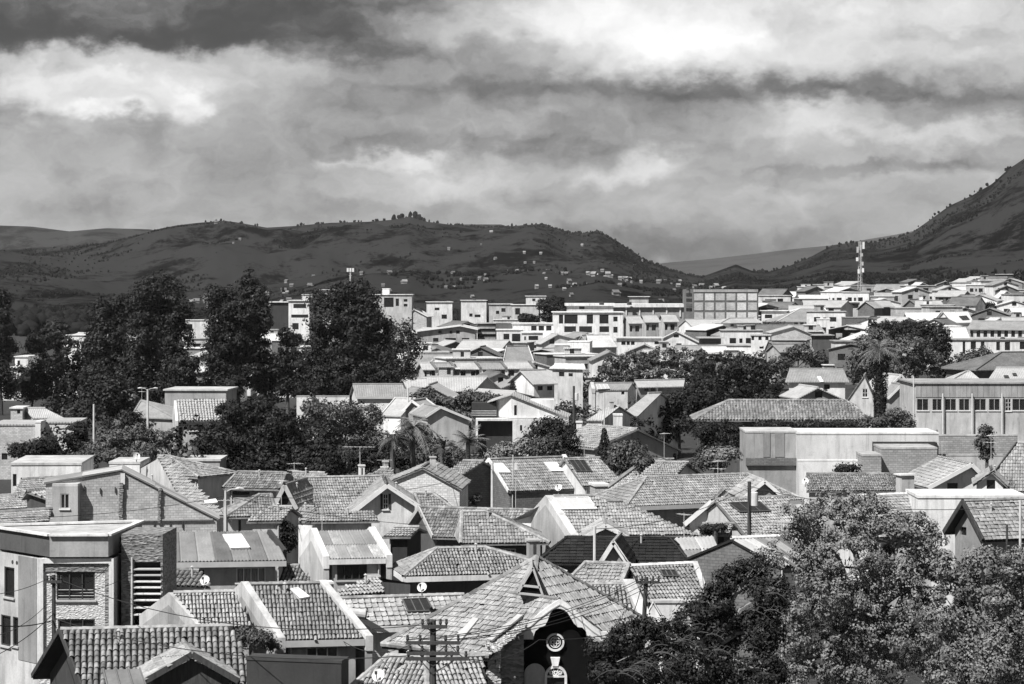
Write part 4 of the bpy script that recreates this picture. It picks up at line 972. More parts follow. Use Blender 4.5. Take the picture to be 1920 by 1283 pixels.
# ---- the villa with the ornamental gable
def villa():
    d=105.5; a=P(1007,1047,d); ze=a.z-3.4
    Lc=rayz(716,1210,ze);Fc=rayz(985,1238,ze);Rc=rayz(1238,1180,ze); Bc=Lc+Rc-Fc; Bc.z=ze
    dirr=(Rc-Fc); ln=dirr.length; b2=a+dirr.normalized()*.6; b2.z=a.z-.01
    root=thing('villa','large villa with steep hipped roof, glazed gablet and white curved ornamental gable','villa',(Fc.x,Fc.y,0),NG)
    def nrm(a_,b_,c_): n=(b_-a_).cross(c_-a_).normalized(); return n if n.z>0 else -n
    nl=nrm(Lc,Fc,a); nr_=nrm(Fc,Rc,a); pl=lambda x,y: rayplane(x,y,a,nl); pr=lambda x,y: rayplane(x,y,a,nr_)
    K1=pl(917,1233);K2=pl(975,1160);K3=a.lerp(Fc,.50);K4=Fc.lerp(Rc,.45)
    polys=[[Lc,K1,K2,K3,a],[K4,Rc,a,K3],[Bc,Lc,a],[Rc,Bc,a]]
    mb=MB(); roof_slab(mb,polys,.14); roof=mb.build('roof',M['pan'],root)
    lay_tiles(roof,polys[:1],'roman',.19,.33,M['tilelight'],300); lay_tiles(roof,polys[1:2],'barrel',.20,.46,M['tilelight'],300)
    rg=MB()
    for p_,q_ in ((a,Lc),(a,Rc),(a,K3),(Lc,K1)):
        n_=max(2,int((q_-p_).length/.42))
        for i_ in range(n_): rg.tube([p_.lerp(q_,i_/n_)+Vector((0,0,.05)),p_.lerp(q_,(i_+1.1)/n_)+Vector((0,0,.05))],[.13,.10],6,cap=False)
    rg.build('ridge_cap',M['tiledark'],roof)
    qs=[rayplane(x,y,a+nl*.14,nl) for x,y in ((843,1204),(861,1204),(897,1160),(887,1157))]; sk=MB(); sk.poly(qs)
    for i_ in range(4): sk.poly([qs[i_]-nl*.14,qs[(i_+1)%4]-nl*.14,qs[(i_+1)%4],qs[i_]])
    sk.build('roof_window',M['greytrim'],roof)
    wb=MB(); w3=offset_poly([Lc,K1,K2,K3,Rc,Bc],.5)
    for p_,q_ in zip(w3,w3[1:]+w3[:1]): wb.poly([Vector((p_.x,p_.y,0)),Vector((q_.x,q_.y,0)),Vector((q_.x,q_.y,ze-.05)),Vector((p_.x,p_.y,ze-.05))])
    wb.build('wall',CH,root)
    # glazed gablet high on the roof: triangular window between the two slopes
    gl=MB(); A_=P(999,1064,102.25);B_=P(971,1112,102.25);C_=P(1018,1117,102.25); gl.poly([B_,C_,A_]); g=gl.build('gablet_window',M['black'],root)
    fr=MB(); m1=B_.lerp(A_,.3);m2=C_.lerp(A_,.3)
    for p,q in ((A_,B_),(A_,C_),(B_,C_),(m1,m2)): fr.bar(p-Vector((0,.05,0)),q-Vector((0,.05,0)),.09,.09)
    fr.build('frame',M['greytrim'],g)
    sd=MB(); up=Vector((0,3.2,.0)); sd.poly([A_,B_,B_+up,A_+up]); sd.poly([A_,C_,C_+up,A_+up]); sd.build('gablet_cheek',M['tilelight'],root)
    # wing: small gabled roof behind the ornamental gable
    dg=101.4; P0=P(1049,1126,dg); wl=P(955,1196,dg); wr=P(1146,1196,dg); rb=P0+Vector((-2.15,2.3,0))
    el=wl+(rb-P0); er=wr+(rb-P0); s=MB(); polys=[[wl+(rb-P0),wl,P0,rb],[wr,er,rb,P0]]; roof_slab(s,polys,.10); wing=s.build('wing_roof',M['tiledark'],root)
    lay_tiles(wing,polys,'roman',.19,.33,M['tilelight'])
    rg=MB(); rg.tube([P0+Vector((0,0,.04)),rb+Vector((0,0,.04))],.10,6); rg.build('ridge_cap',M['tiledark'],wing)
    # ornamental board: outer line follows the roof, inner line is a trefoil
    k=dg/F; O=lambda px,py: Vector(((px-960)*k,0,EYE-(py-HOR)*k))
    outer=[(955,1187),(966,1186),(985,1172),(1010,1150),(1034,1132),(1049,1123),(1062,1130),(1085,1150),(1110,1172),(1128,1184),(1143,1184)]
    inner=[(1143,1196),(1100,1196),(1099,1184),(1092,1176),(1083,1175),(1076,1168),(1070,1158),(1064,1148),(1056,1142),(1047,1140),(1038,1142),(1031,1150),(1027,1162),(1022,1172),(1012,1176),(1004,1182),(1001,1190),(1000,1198),(955,1198)]
    outl=[O(x,y) for x,y in outer+inner]
    b=MB(); y0,y1=dg-.16,dg+.02
    for tri in tessellate_polygon([[Vector((p.x,p.z,0)) for p in outl]]):
        b.poly([Vector((outl[i].x,y0,outl[i].z)) for i in tri]); b.poly([Vector((outl[i].x,y1,outl[i].z)) for i in reversed(tri)])
    for i in range(len(outl)):
        p,q=outl[i],outl[(i+1)%len(outl)]; b.poly([Vector((p.x,y0,p.z)),Vector((q.x,y0,q.z)),Vector((q.x,y1,q.z)),Vector((p.x,y1,p.z))])
    b.build('ornamental_gable',W,root)
    b=MB()
    for (s0,s1) in zip(outer,outer[1:]): b.bar(O(*s0)+Vector((0,dg-.17,-.22)),O(*s1)+Vector((0,dg-.17,-.22)),.05,.04)
    b.build('moulding',GT,root)
    # front wall of the wing, recessed and dark
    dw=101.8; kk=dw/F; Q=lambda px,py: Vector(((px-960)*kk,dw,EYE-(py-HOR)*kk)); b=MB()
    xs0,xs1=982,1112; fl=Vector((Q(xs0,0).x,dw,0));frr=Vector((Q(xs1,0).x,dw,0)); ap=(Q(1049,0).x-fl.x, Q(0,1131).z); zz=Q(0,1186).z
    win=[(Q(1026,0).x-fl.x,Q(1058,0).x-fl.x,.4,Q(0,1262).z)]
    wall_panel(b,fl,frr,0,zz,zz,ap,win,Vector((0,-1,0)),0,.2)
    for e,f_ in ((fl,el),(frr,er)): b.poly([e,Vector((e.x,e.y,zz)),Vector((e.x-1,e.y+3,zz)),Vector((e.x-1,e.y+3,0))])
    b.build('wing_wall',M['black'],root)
    # round window
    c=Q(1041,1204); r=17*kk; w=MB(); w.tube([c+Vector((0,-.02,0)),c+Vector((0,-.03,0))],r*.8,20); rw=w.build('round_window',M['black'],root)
    def ring(mb,c,r0,r1,y,th,n=28,a0=0,a1=2*math.pi):
        for q in range(n):
            t0,t1=a0+(a1-a0)*q/n,a0+(a1-a0)*(q+1)/n; f=lambda r,t,yy: Vector((c.x+r*math.cos(t),yy,c.z+r*math.sin(t)))
            mb.poly([f(r0,t0,y),f(r0,t1,y),f(r1,t1,y),f(r1,t0,y)]); mb.poly([f(r1,t0,y),f(r1,t1,y),f(r1,t1,y+th),f(r1,t0,y+th)]); mb.poly([f(r0,t0,y),f(r0,t1,y),f(r0,t1,y+th),f(r0,t0,y+th)])
    w=MB(); ring(w,c,r*.80,r,dw-.14,.14); ring(w,c,r*.53,r*.62,dw-.08,.07); w.build('frame',W,rw)
    w=MB()
    for dx,dz in ((0,.28),(0,-.28),(.28,0),(-.28,0)): ring(w,Vector((c.x+dx*r,dw,c.z+dz*r)),r*.13,r*.21,dw-.07,.05,12)
    w.build('tracery',W,rw)
    # arched fanlight door with keystone
    c=Q(1042,1268); r=21*kk; w=MB(); n=16
    pts=[Vector((c.x+r*.82*math.cos(math.pi*q/n),dw-.03,c.z+r*.82*math.sin(math.pi*q/n))) for q in range(n+1)]+[Vector((c.x-r*.82,dw-.03,.3)),Vector((c.x+r*.82,dw-.03,.3))]
    w.poly(pts); dr=w.build('arched_window',M['glass'],root)
    w=MB(); ring(w,c,r*.78,r,dw-.16,.15,18,0,math.pi)
    for s in (-1,1): w.box(Vector((c.x+s*r*.89-r*.11,dw-.16,.2)),(r*.22,0,0),(0,.15,0),(0,0,c.z-.2))
    w.bar(c+Vector((-r*.8,-.1,0)),c+Vector((r*.8,-.1,0)),.09,.07)
    for q in range(1,5): w.bar(c+Vector((0,-.09,0)),c+Vector((r*.8*math.cos(math.pi*q/5),-.09,r*.8*math.sin(math.pi*q/5))),.04,.035)
    w.build('frame',W,dr)
    for s in (-.4,0,.4):
        w=MB(); ring(w,c+Vector((s*r,0,r*.34)),r*.10,r*.19,dw-.12,.05,10); w.build('scroll',W,dr)
    w=MB(); t=Q(1041,1240); w.poly([t+Vector((-.12,-.2,-.18)),t+Vector((.12,-.2,-.18)),t+Vector((.2,-.2,.18)),t+Vector((-.2,-.2,.18))]); w.poly([t+Vector((-.2,-.2,.18)),t+Vector((.2,-.2,.18)),t+Vector((.2,0,.18)),t+Vector((-.2,0,.18))]); w.poly([t+Vector((-.12,-.2,-.18)),t+Vector((-.2,-.2,.18)),t+Vector((-.2,0,.18)),t+Vector((-.12,0,-.18))]); w.poly([t+Vector((.12,-.2,-.18)),t+Vector((.2,-.2,.18)),t+Vector((.2,0,.18)),t+Vector((.12,0,-.18))]); w.build('keystone',W,root)
    # pale rounded blind arch left of the door
    c=Q(1003,1264); r=20*kk; w=MB(); pts=[Vector((c.x+r*math.cos(math.pi*q/n),dw-.06,c.z+r*math.sin(math.pi*q/n))) for q in range(n+1)]+[Vector((c.x-r,dw-.06,0)),Vector((c.x+r,dw-.06,0))]; w.poly(pts)
    for p,q in zip(pts,pts[1:]): w.poly([p,q,q+Vector((0,.055,0)),p+Vector((0,.055,0))])
    w.build('blind_arch',PL,root)
    # rough stone flank and stacked stones of its sloping verge
    b=MB(); o=P(918,1200,100.6); A1=P(918,1206,100.6);B1=P(982,1196,100.6); b.poly([Vector((A1.x,100.6,0)),Vector((B1.x,100.6,0)),Vector((B1.x,100.6,P(0,1190,100.6).z)),Vector((A1.x,100.6,P(0,1206,100.6).z))])
    b.poly([Vector((A1.x,100.6,0)),Vector((A1.x,100.6,A1.z)),Vector((A1.x+.4,104,A1.z)),Vector((A1.x+.4,104,0))]); b.build('stone_flank',M['darkstone'],root)
    sm=[]
    for v in range(4):
        s=MB(); s.cbox((0,0,-.09),.30,.3,.18,0); pts=[(x*R.uniform(.75,1.1),y*R.uniform(.8,1.1),z_*R.uniform(.75,1.15)) for x,y,z_ in s.v]; cs=[(R.uniform(-.12,-.17),R.uniform(.12,.17)) for _ in range(2)]
        s.v=pts; sm.append(s.mesh('stone',M['stone']))
    for q in range(30):
        t=q/29; px=974+(917-974)*t; py=1158+(1206-1158)*t
        for e in range(3):
            ob=link('stone',sm[R.randrange(4)],root); p=rayplane(px+e*6+R.uniform(-2,2),py+2+e*5+R.uniform(-1,1),a+nl*.3,nl); ob.matrix_basis=Matrix.Translation(p)@Matrix.Rotation(R.uniform(-.5,.5),4,'Y')@Matrix.Rotation(R.uniform(-.4,.4),4,'Z')@Matrix.Scale(R.uniform(.55,.9),4)
    for q in range(26):
        t=q/25; py=1208+(1300-1208)*t
        for e in range(3):
            ob=link('stone',sm[R.randrange(4)],root); p=P(918+e*7+R.uniform(-2,3),py,100.3); ob.matrix_basis=Matrix.Translation(p)@Matrix.Rotation(R.uniform(-.3,.3),4,'Y')@Matrix.Rotation(R.uniform(-.3,.3),4,'Z')@Matrix.Scale(R.uniform(.55,.95),4)
    rb_=MB(); w0=rayplane(918,1206,a+nl*.42,nl);w1=rayplane(976,1159,a+nl*.42,nl); rb_.bar(w0+Vector((0,0,.12)),w1+Vector((0,0,.12)),.35,.07); rb_.build('verge_coping',M['concrete'],root)
villa()

# ---- second row behind the villa
hip('hipped_house','pale hipped house with fine horizontal courses right behind the villa',NG,(1098,1057),(1180,1061),(1058,1098),(1162,1100),24,127,wm=PL,roof='roman',tw=.2,tl=.34,rm=M['tilelight'],over=.3,ridgem=M['tilelight'])
gable('tiled_house','row roof of ribbed tiles under the pale hipped house, cut by a white parapet',NG,(1098,1098),(1168,1097),(1140,1168),(1200,1168),30,117,wm=PL,roof='barrel',tw=.19,tl=.34,rm=M['tilelight'],over=.15,parapet='R',pm=PL,pw=.5,ph=.3)
gable('tiled_house','ribbed tile house with a dark roof window behind the small power pole',NG,(1182,1063),(1298,1061),(1212,1134),(1322,1124),27,126,wm=W,roof='barrel',tw=.19,tl=.34,rm=M['tile'],over=.2,ridgem=W,sky=[([(1243,1080),(1273,1080),(1266,1069),(1238,1069)],'s')],parapet='R',pm=PL,pw=.3,ph=.15)
block('garden_wall','white garden wall with pale coping beside the dark conifer','garden walls',1222,1330,1126,117,.5,0,W,(),'wall',.06,rm=PL,slab=.12)
gfront('gabled_house','small white pointed gable standing over the garden wall',NG,(1225,1128),(1208,1160),(1244,1160),0.5,4,115,wm=W,over=.03,rm=W,ridge=False,th=.06)
# black roof with pointed dormer
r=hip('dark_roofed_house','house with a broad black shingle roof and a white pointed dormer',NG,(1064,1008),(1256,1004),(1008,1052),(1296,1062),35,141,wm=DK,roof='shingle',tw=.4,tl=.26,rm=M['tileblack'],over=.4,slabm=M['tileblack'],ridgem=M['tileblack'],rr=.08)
dormer(r,(1150,1017),(1121,1062),(1181,1064),135.3,4.5,M['tileblack'],GY,.5,.34,8,W,'shingle')
gable('sheet_roofed_house','low house under a bright worn flat sheet roof right of the black roof',NG,(1266,1010),(1338,1008),(1298,1058),(1356,1050),16,142,wm=GY,roof='sheet',rm=[M['sheetlight'],M['sheetlight'],M['sheet']],over=.2,slabm=M['sheetlight'],ridge=False)
# dark brick gable with ribbed roof, beside the big tree
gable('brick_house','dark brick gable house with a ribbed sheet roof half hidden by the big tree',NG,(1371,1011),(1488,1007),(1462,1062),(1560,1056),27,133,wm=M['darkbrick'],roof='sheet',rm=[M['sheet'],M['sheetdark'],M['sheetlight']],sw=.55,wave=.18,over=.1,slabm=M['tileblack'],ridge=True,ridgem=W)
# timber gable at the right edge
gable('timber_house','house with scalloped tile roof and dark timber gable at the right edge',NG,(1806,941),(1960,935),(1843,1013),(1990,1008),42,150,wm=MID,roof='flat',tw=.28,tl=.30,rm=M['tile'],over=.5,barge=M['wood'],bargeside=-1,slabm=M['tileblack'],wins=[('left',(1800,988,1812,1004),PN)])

# ---- middle row, left
r=gfront('brick_house','unplastered brick house side wall with dark concrete columns, facing the view',NG,(228,880),(86,904),(407,976),3.2,-8,166,wm=M['brick'],over=.12,roof='sheet',rm=[M['sheetlight'],M['sheet']],slabm=M['sheetdark'],th=.1,ridge=False)
def brickside(root):
    # on the gable wall: columns, tie beam, slots, plaster face with window on the return
    kids=[c for c in root.children if c.name.startswith('wall')]
    d=166.45; 
    y_=math.radians(-8); f_=Vector((math.sin(y_),math.cos(y_),0)); o_=P(228,880,166)+f_*.12
    def PW(px,py,dd): p=rayplane(px,py,o_,-f_); return p-f_*(166.5-dd)
    for (x0,x1,y0,y1) in ((223.5,230.5,905,1000),(296.5,301.5,915,985)):
        for q in range(int((y1-y0)/6)):
            b=MB(); k=d/F; b.box(PW(x0+R.uniform(-1.4,.5),y0+6*q+5.6,d-.14),((x1-x0+R.uniform(-.6,1.6))*k,0,0),(0,.16,0),(0,0,5.4*k)); b.build('column_block',M['darkstone'],root)
    b=MB(); k=d/F; b.box(PW(146,978.5,d-.10),(math.cos(y_)*250*k,-math.sin(y_)*250*k,0),f_*.1,(0,0,2.6*k)); b.build('tie_beam',M['concrete'],root)
    for px,py in ((157,915),(187,920),(215,918),(190,988),(318,985),(341,984),(288,984),(216,984),(231,887)):
        b=MB(); b.box(PW(px,py+6,d-.05),(.07,0,0),(0,.06,0),(0,0,.4)); b.build('slot',M['darktrim'],root)
    b=MB(); b.box(PW(226,908,d-.12),(.30,0,0),(0,.1,0),(0,0,.75)); b.build('plaster_patch',W,root)
brickside(r)
block('plaster_annex','grey plastered corner with a tall window joined to the brick side wall','sheds and annexes',98,146,907,165,3,-4,GY,[('front',(113,926,130,954),{'nx':2,'fm':GT})],'annex',.0,rm=PL)
block('white_house','white windowless box house behind the brick wall at left',NG,21,152,868,186,8,3,W,[('front',(24,889,31,912),PN)],'house',.06,rm=PL)
gable('tiled_house','long low pale roof at the left edge below the white box house',NG,(-20,932),(96,903),(-20,972),(120,935),18,172,wm=PL,roof='barrel',rm=M['tilelight'],over=.3)
gable('tiled_house','pale sloping roof with a dark eave at the left edge above the modern building',NG,(-10,962),(97,944),(-15,990),(92,972),18,160,wm=GY,roof='barrel',rm=M['tilelight'],over=.3,wins=[('front',(4,985,22,1000),PN)])
r=gable('tiled_house','tiled house with a small dormer peeping over the left roofs',NG,(40,900),(150,884),(20,945),(160,915),20,177,wm=PL,roof='barrel',rm=M['tilelight'],over=.3)
dormer(r,(50,923),(40,938),(88,934),170,2,M['tilelight'],DK,.25,.36,40)
gable('tiled_house','long tiled roof running down behind the brick wall',NG,(308,857),(296,860),(424,962),(352,968),30,186,wm=PL,roof='barrel',rm=M['tilelight'],over=.3,sky=[([(385,944),(408,942),(404,936),(384,939)],'w')])
hip('hipped_house','small pyramid roofed house behind the brick wall, peak above the dish',NG,(306,856),(318,856),(270,885),(372,900),28,196,wm=PL,roof='barrel',rm=M['tile'],over=.3)
block('white_house','low white cube with a dish on it behind the brick ridge',NG,205,262,866,190,5,0,W,(),'house',.05,rm=PL)
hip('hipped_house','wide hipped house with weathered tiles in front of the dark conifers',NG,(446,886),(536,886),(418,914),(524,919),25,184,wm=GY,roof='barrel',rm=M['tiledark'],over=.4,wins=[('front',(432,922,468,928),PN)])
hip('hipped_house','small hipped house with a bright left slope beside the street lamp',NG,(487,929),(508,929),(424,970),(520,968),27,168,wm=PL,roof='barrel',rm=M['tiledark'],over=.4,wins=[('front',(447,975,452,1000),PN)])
gable('tiled_house','low pale tiled porch roof in front of the white villa','sheds and annexes',(505,952),(548,951),(462,978),(528,978),20,161,cat='shed',wm=PL,roof='barrel',rm=M['tilelight'],over=.2)
# white villa with shutters
r=gable('white_villa','white villa with long tiled roof, shuttered gable window and boxy eaves',NG,(566,897),(718,894),(592,979),(708,976),28,178,cat='villa',wm=W,roof='barrel',tw=.26,tl=.36,rm=M['tile'],over=.5,ridgem=M['tilelight'],wins=[('front',(586,985,592,1005),PN)])
gfront('gabled_house','white gabled wing with a dark shuttered window, apex right of the long roof',NG,(726,911),(652,968),(790,954),9,-5,170,wm=W,roof='barrel',rm=M['tile'],over=.45,barge=TR,bargeside=-1,wins=[('left',(718,926,728,955),{'shutter':1,'nx':2,'nz':3})])
gfront('gabled_house','dark gable with deep verge at the left end of the white villa',NG,(534,911),(513,952),(557,955),6,10,171,wm=CH,roof='barrel',rm=M['tile'],over=.35,barge=GT,bargeside=-1)
gable('tiled_annex','upturned porch roof with dark soffit before the white villa','sheds and annexes',(568,951),(590,957),(536,976),(590,978),25,166,cat='shed',wm=W,roof='barrel',rm=M['tilelight'],over=.1)
gable('tiled_annex','low tiled eave roof along the front of the white villa','sheds and annexes',(590,962),(700,961),(572,979),(712,977),22,164,cat='shed',wm=W,roof='barrel',rm=M['tile'],over=.4,ridge=False,wins=[('front',(583,990,588,1000),PN),('front',(563,986,570,1004),PN)])
gfront('white_house','white painted brick gable with no windows, below the garden trees',NG,(793,877),(722,906),(866,917),8,4,190,wm=M['whitebrick'],roof='barrel',rm=M['tile'],over=.2)
hip('hipped_house','low hipped roof tucked behind the shuttered gable',NG,(778,927),(812,927),(790,953),(846,952),25,173,wm=PL,roof='barrel',rm=M['tile'],over=.3)
gable('tiled_house','dark walled house with a big weathered tile roof behind the small hipped one',NG,(786,953),(1006,950),(812,1000),(1038,1022),31,162,wm=DK,roof='barrel',rm=M['tiledark'],over=.3,barge=GT,bargeside=-1)
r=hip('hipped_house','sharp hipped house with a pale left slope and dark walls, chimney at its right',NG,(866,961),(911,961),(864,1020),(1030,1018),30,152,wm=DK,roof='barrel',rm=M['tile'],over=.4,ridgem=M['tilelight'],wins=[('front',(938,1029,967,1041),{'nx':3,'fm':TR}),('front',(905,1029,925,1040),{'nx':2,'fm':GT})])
chimney(r,1000,1014,1052,21,140,GY,GT)
gable('tiled_annex','pale lean to roof between the white villa and the dark walled house','sheds and annexes',(738,990),(786,986),(716,1005),(770,1008),14,150,cat='shed',wm=CH,roof='barrel',rm=M['tilelight'],over=.3,wins=[('front',(720,1000,740,1012),PN)])
# middle row, centre right
r=gable('white_house','white walled house with a big tiled roof and a bright skylight strip',NG,(1037,932),(1114,931),(1084,1005),(1300,1003),29,156,wm=W,roof='barrel',rm=M['tilelight'],over=.2,parapet='L',pm=PL,endm=GY,pw=.5,ph=.12,ridgem=M['tilelight'],sky=[([(1053,955),(1119,954),(1103,932),(1037,933)],'g')])
dormer(r,(1136,985),(1095,1010),(1178,1008),146,4,M['tilelight'],MID,.25,.36,0,W)
gable('tiled_house','parallel tiled roof with saw edged ridge sliding right of the skylight strip',NG,(1120,942),(1168,942),(1250,1006),(1312,1004),25,160,wm=GY,roof='barrel',rm=M['tile'],over=.2)
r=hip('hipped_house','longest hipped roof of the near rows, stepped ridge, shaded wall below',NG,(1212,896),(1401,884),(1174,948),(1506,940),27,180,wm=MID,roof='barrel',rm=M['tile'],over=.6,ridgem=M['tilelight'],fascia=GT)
dormer(r,(1434,903),(1391,938),(1472,934),171,5,M['tilelight'],MID,.25,.36,-6,TR)
r=gfront('white_house','white gable house carrying dark solar panels beside the transformer pole',NG,(1335,941),(1284,985),(1398,1008),9,10,157,wm=W,roof='barrel',rm=M['tilelight'],over=.3,barge=TR,bargeside=-1)
rr_=roofof(r); 
gable('tiled_house','solar panelled roof slope behind the transformer pole',NG,(1340,938),(1478,934),(1398,1008),(1500,1000),26,156,wm=PL,roof='barrel',rm=M['tilelight'],over=.2,sky=[([(1388,960),(1445,958),(1425,941),(1366,943)],'s')])
gable('tiled_annex','bright lean to roof left of the big tree under the solar panels','sheds and annexes',(1450,982),(1490,978),(1412,1002),(1452,1010),18,148,cat='shed',wm=DK,roof='barrel',rm=M['tilelight'],over=.2)
gable('tiled_annex','dark porch with a pale eave below the white solar gable','sheds and annexes',(1316,984),(1375,984),(1310,1003),(1366,1002),14,150,cat='shed',wm=CH,roof='barrel',rm=M['tiledark'],over=.3)
# skylight house and neighbours
r=gable('brick_house','brick end house with two bright skylights, white verge and a tall pole before it',NG,(917,862),(1054,860),(954,926),(1090,913),30,206,wm=M['darkbrick'],roof='barrel',tw=.28,tl=.42,rm=M['tile'],over=.15,parapet='R',pm=W,pw=.35,ph=.25,barge=W,bargeside=-1,
  sky=[([(934,886),(957,886),(942,869),(922,869)],'w'),([(1034,883),(1056,883),(1043,867),(1020,867)],'w')],wins=[('front',(939,936,956,946),{'nx':4,'fm':TR})])
gable('tiled_house','tiled house with a dark solar panel right of the skylight roof',NG,(1058,861),(1124,861),(1094,913),(1172,908),29,206,wm=W,roof='barrel',tw=.28,tl=.42,rm=M['tile'],over=.2,sky=[([(1082,884),(1110,884),(1096,863),(1066,863)],'s')])
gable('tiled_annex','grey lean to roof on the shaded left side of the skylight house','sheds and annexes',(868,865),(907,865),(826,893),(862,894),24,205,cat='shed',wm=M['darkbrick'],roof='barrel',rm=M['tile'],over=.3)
block('brick_stack','square brick boiler stack between two bright roofs','sheds and annexes',1116,1140,908,186,2,10,M['brick'],(),'brick stack',.1,rm=W)
gable('tiled_house','bright pale roofed house with parallel verges behind the long hipped roof',NG,(1216,863),(1262,862),(1130,927),(1188,925),25,203,wm=W,roof='barrel',rm=M['tilelight'],over=.2,parapet='L',pm=MID,pw=.4,ph=.2)
gable('tiled_house','small bright roof above the stepped ridge',NG,(1228,868),(1290,873),(1190,905),(1262,893),24,199,wm=W,roof='barrel',rm=M['tilelight'],over=.2)
gable('sheet_roofed_house','house under a pale shed roof behind the crown of the big tree',NG,(1512,890),(1680,888),(1512,920),(1684,922),16,190,wm=PL,roof='barrel',rm=M['tiledark'],over=.2)
gable('tiled_house','smooth grey roof rising behind the big tree top',NG,(1600,931),(1740,928),(1640,1010),(1800,1000),26,165,wm=W,roof='flat',rm=M['tilelight'],over=.2,parapet='R',pm=W,pw=.5,ph=.1,ridgem=W)
r=gfront('white_house','white house with asymmetric gable and a dark porch near the right edge',NG,(1822,872),(1738,915),(1850,900),8,-8,183,wm=W,over=.45,roof='barrel',rm=M['tilelight'],barge=TR,bargeside=-1,wins=[('left',(1776,906,1796,925),PN)])
chimney(r,1697,891,920,26,181,PL,W,False)
r=gable('steep_house','steep roofed house with dark diagonal verge and round window at the right edge',NG,(1908,832),(1975,830),(1842,918),(1940,925),40,180,wm=W,roof='barrel',rm=M['tile'],over=.3,barge=DT_,bargeside=-1)
gfront('gabled_house','small tiled gable in front of the steep roof at the right edge',NG,(1860,885),(1826,910),(1888,912),5,10,172,wm=W,roof='barrel',rm=M['tile'],over=.3,wins=[('left',(1850,900,1866,918),PN)])
block('roof_terrace','white flat terrace with a dark roller box before the gable porch',NG,1722,1925,929,162,5,0,W,(),'terrace',.06,rm=W)
gable('tiled_house','roof peak just left of the white painted gable',NG,(714,880),(735,880),(678,895),(742,899),25,199,wm=PL,roof='barrel',rm=M['tile'],over=.2,chim=[(678,874,890,10,197)])
gable('tiled_house','low broad roof edge under the dark conifers',NG,(548,887),(608,886),(552,902),(630,906),22,190,wm=PL,roof='barrel',rm=M['tilelight'],over=.3)
# ------------------------------------------------------------------ middle distance: garden belt houses
MG='houses of the middle distance'
FR_={'plain':1}
def Wn(wall,*rects,**k):
    st=dict(plain=1); st.update(k); return [(wall,r,st) for r in rects]
hip('long_house','long low house with a coarse tiled hipped roof above the ivy hedge',MG,(1367,751),(1585,751),(1300,788),(1640,789),27,268,wm=DK,roof='barrel',tw=.34,tl=.5,rm=M['tiledark'],over=.7,ridgem=M['tile'])
block('white_hall','long white walled hall with bright coping, below the long tiled roof',MG,1495,1760,811,235,7,0,M['hall'],Wn('front',(1637,829,1757,846)),'hall',.05,rm=W)
HB=bpy.data.objects['white_hall']; b=MB(); b.box(P(1637,846,234.4),(120*235/F,0,0),(0,.56,0),(0,0,17*235/F)); b.build('awning',CH,HB)
r=block('panel_hall','grey panelled box with two dark stripes, left end of the white hall',MG,1398,1494.5,808,236,6,0,GY,(),'hall',.05,rm=PL)
k=236/F
for x0,x1 in ((1431,1444),(1453,1471)):
    b=MB(); b.box(P(x0,857,235.93),((x1-x0)*k,0,0),(0,.06,0),(0,0,46*k)); b.build('dark_stripe',MID,r)
b=MB(); b.box(P(1399,873,235.7),(94*k,0,0),(0,.28,0),(0,0,14*k)); b.build('plinth',M['darkbrick'],r)
block('brick_annex','rough block annex under the dark awning of the white hall','sheds and annexes',1653,1757,839,226,5,0,M['block'],(),'annex',.03,rm=M['concrete'])
block('brick_annex','lower block wall left of the awning annex','sheds and annexes',1617,1652.5,852,225,4,0,M['block'],(),'annex',.03,rm=M['concrete'])
block('white_parapet','sunlit white low wall at the foot of the white hall','garden walls',1496,1612,862,228,.5,0,W,(),'wall',.02,rm=W)
block('block_wall','long grey block wall right of the white hall','garden walls',1759,1908,815,246,.6,0,M['block'],(),'wall',.03,rm=M['concrete'])
block('block_wall','lower pale block wall below the long grey one','garden walls',1759,1880,852,236,.6,0,PL,(),'wall',.03,rm=M['concrete'])
r=block('office_building','wide two storey office with a dark window band and slim columns at right',MG,1716,1980,717,300,12,0,PL,
   [('front',(x0,748,x1,770),dict(nx=2,fm=GT)) for x0,x1 in ((1719,1741),(1748,1766),(1772,1793),(1798,1818),(1827,1849),(1854,1875),(1898,1925))]+[('front',(1885,748,1896,771),dict(nx=2,nz=3,fm=TR))],'office building',.25,rm=GY)
k=300/F
for px in (1768,1823,1879):
    b=MB(); p=P(px,738,299.6); b.tube([(p.x,299.6,0),(p.x,299.6,p.z)],.10,8); b.build('column',M['paleconc'],r)
for q in range(20):
    b=MB(); b.box(P(1717+q*10.6,745,299.93),(10.1*k,0,0),(0,.06,0),(0,0,25*k)); b.build('panel',M['metalpanel'] if 'metalpanel' in M else GY,r)
gable('tiled_house','neat smooth roofed house left of the tall palm',MG,(1480,692),(1581,692),(1472,716),(1592,716),27,380,wm=W,rm=M['far'],over=.5,sky=[([(1538,716),(1544,716),(1538,706),(1532,706)],'w')],wins=Wn('front',(1545,721,1556,730)))
gfront('gabled_house','low gabled house behind the ridge of the long tiled roof',MG,(1534,727),(1494,747),(1608,760),9,-10,335,wm=GY,rm=M['farlight'],over=.5,wins=Wn('left',(1528,734,1542,746)))
gfront('white_house','steep white gable with a single window just left of the palm trunk',MG,(1620,704),(1588,752),(1640,752),7,10,345,wm=PL,rm=M['far'],over=.2,wins=[('left',(1617,729,1627,745),dict(nx=2,nz=2,fm=TR))])
gfront('gabled_house','double gabled house right of the palm trunk',MG,(1690,704),(1655,736),(1716,734),8,-14,350,wm=PL,rm=M['farlight'],over=.4,barge=TR)
gfront('gabled_house','grey fronted lower gable right of the palm trunk',MG,(1692,721),(1664,748),(1712,744),5,-8,338,wm=GY,rm=M['far'],over=.3,barge=TR)
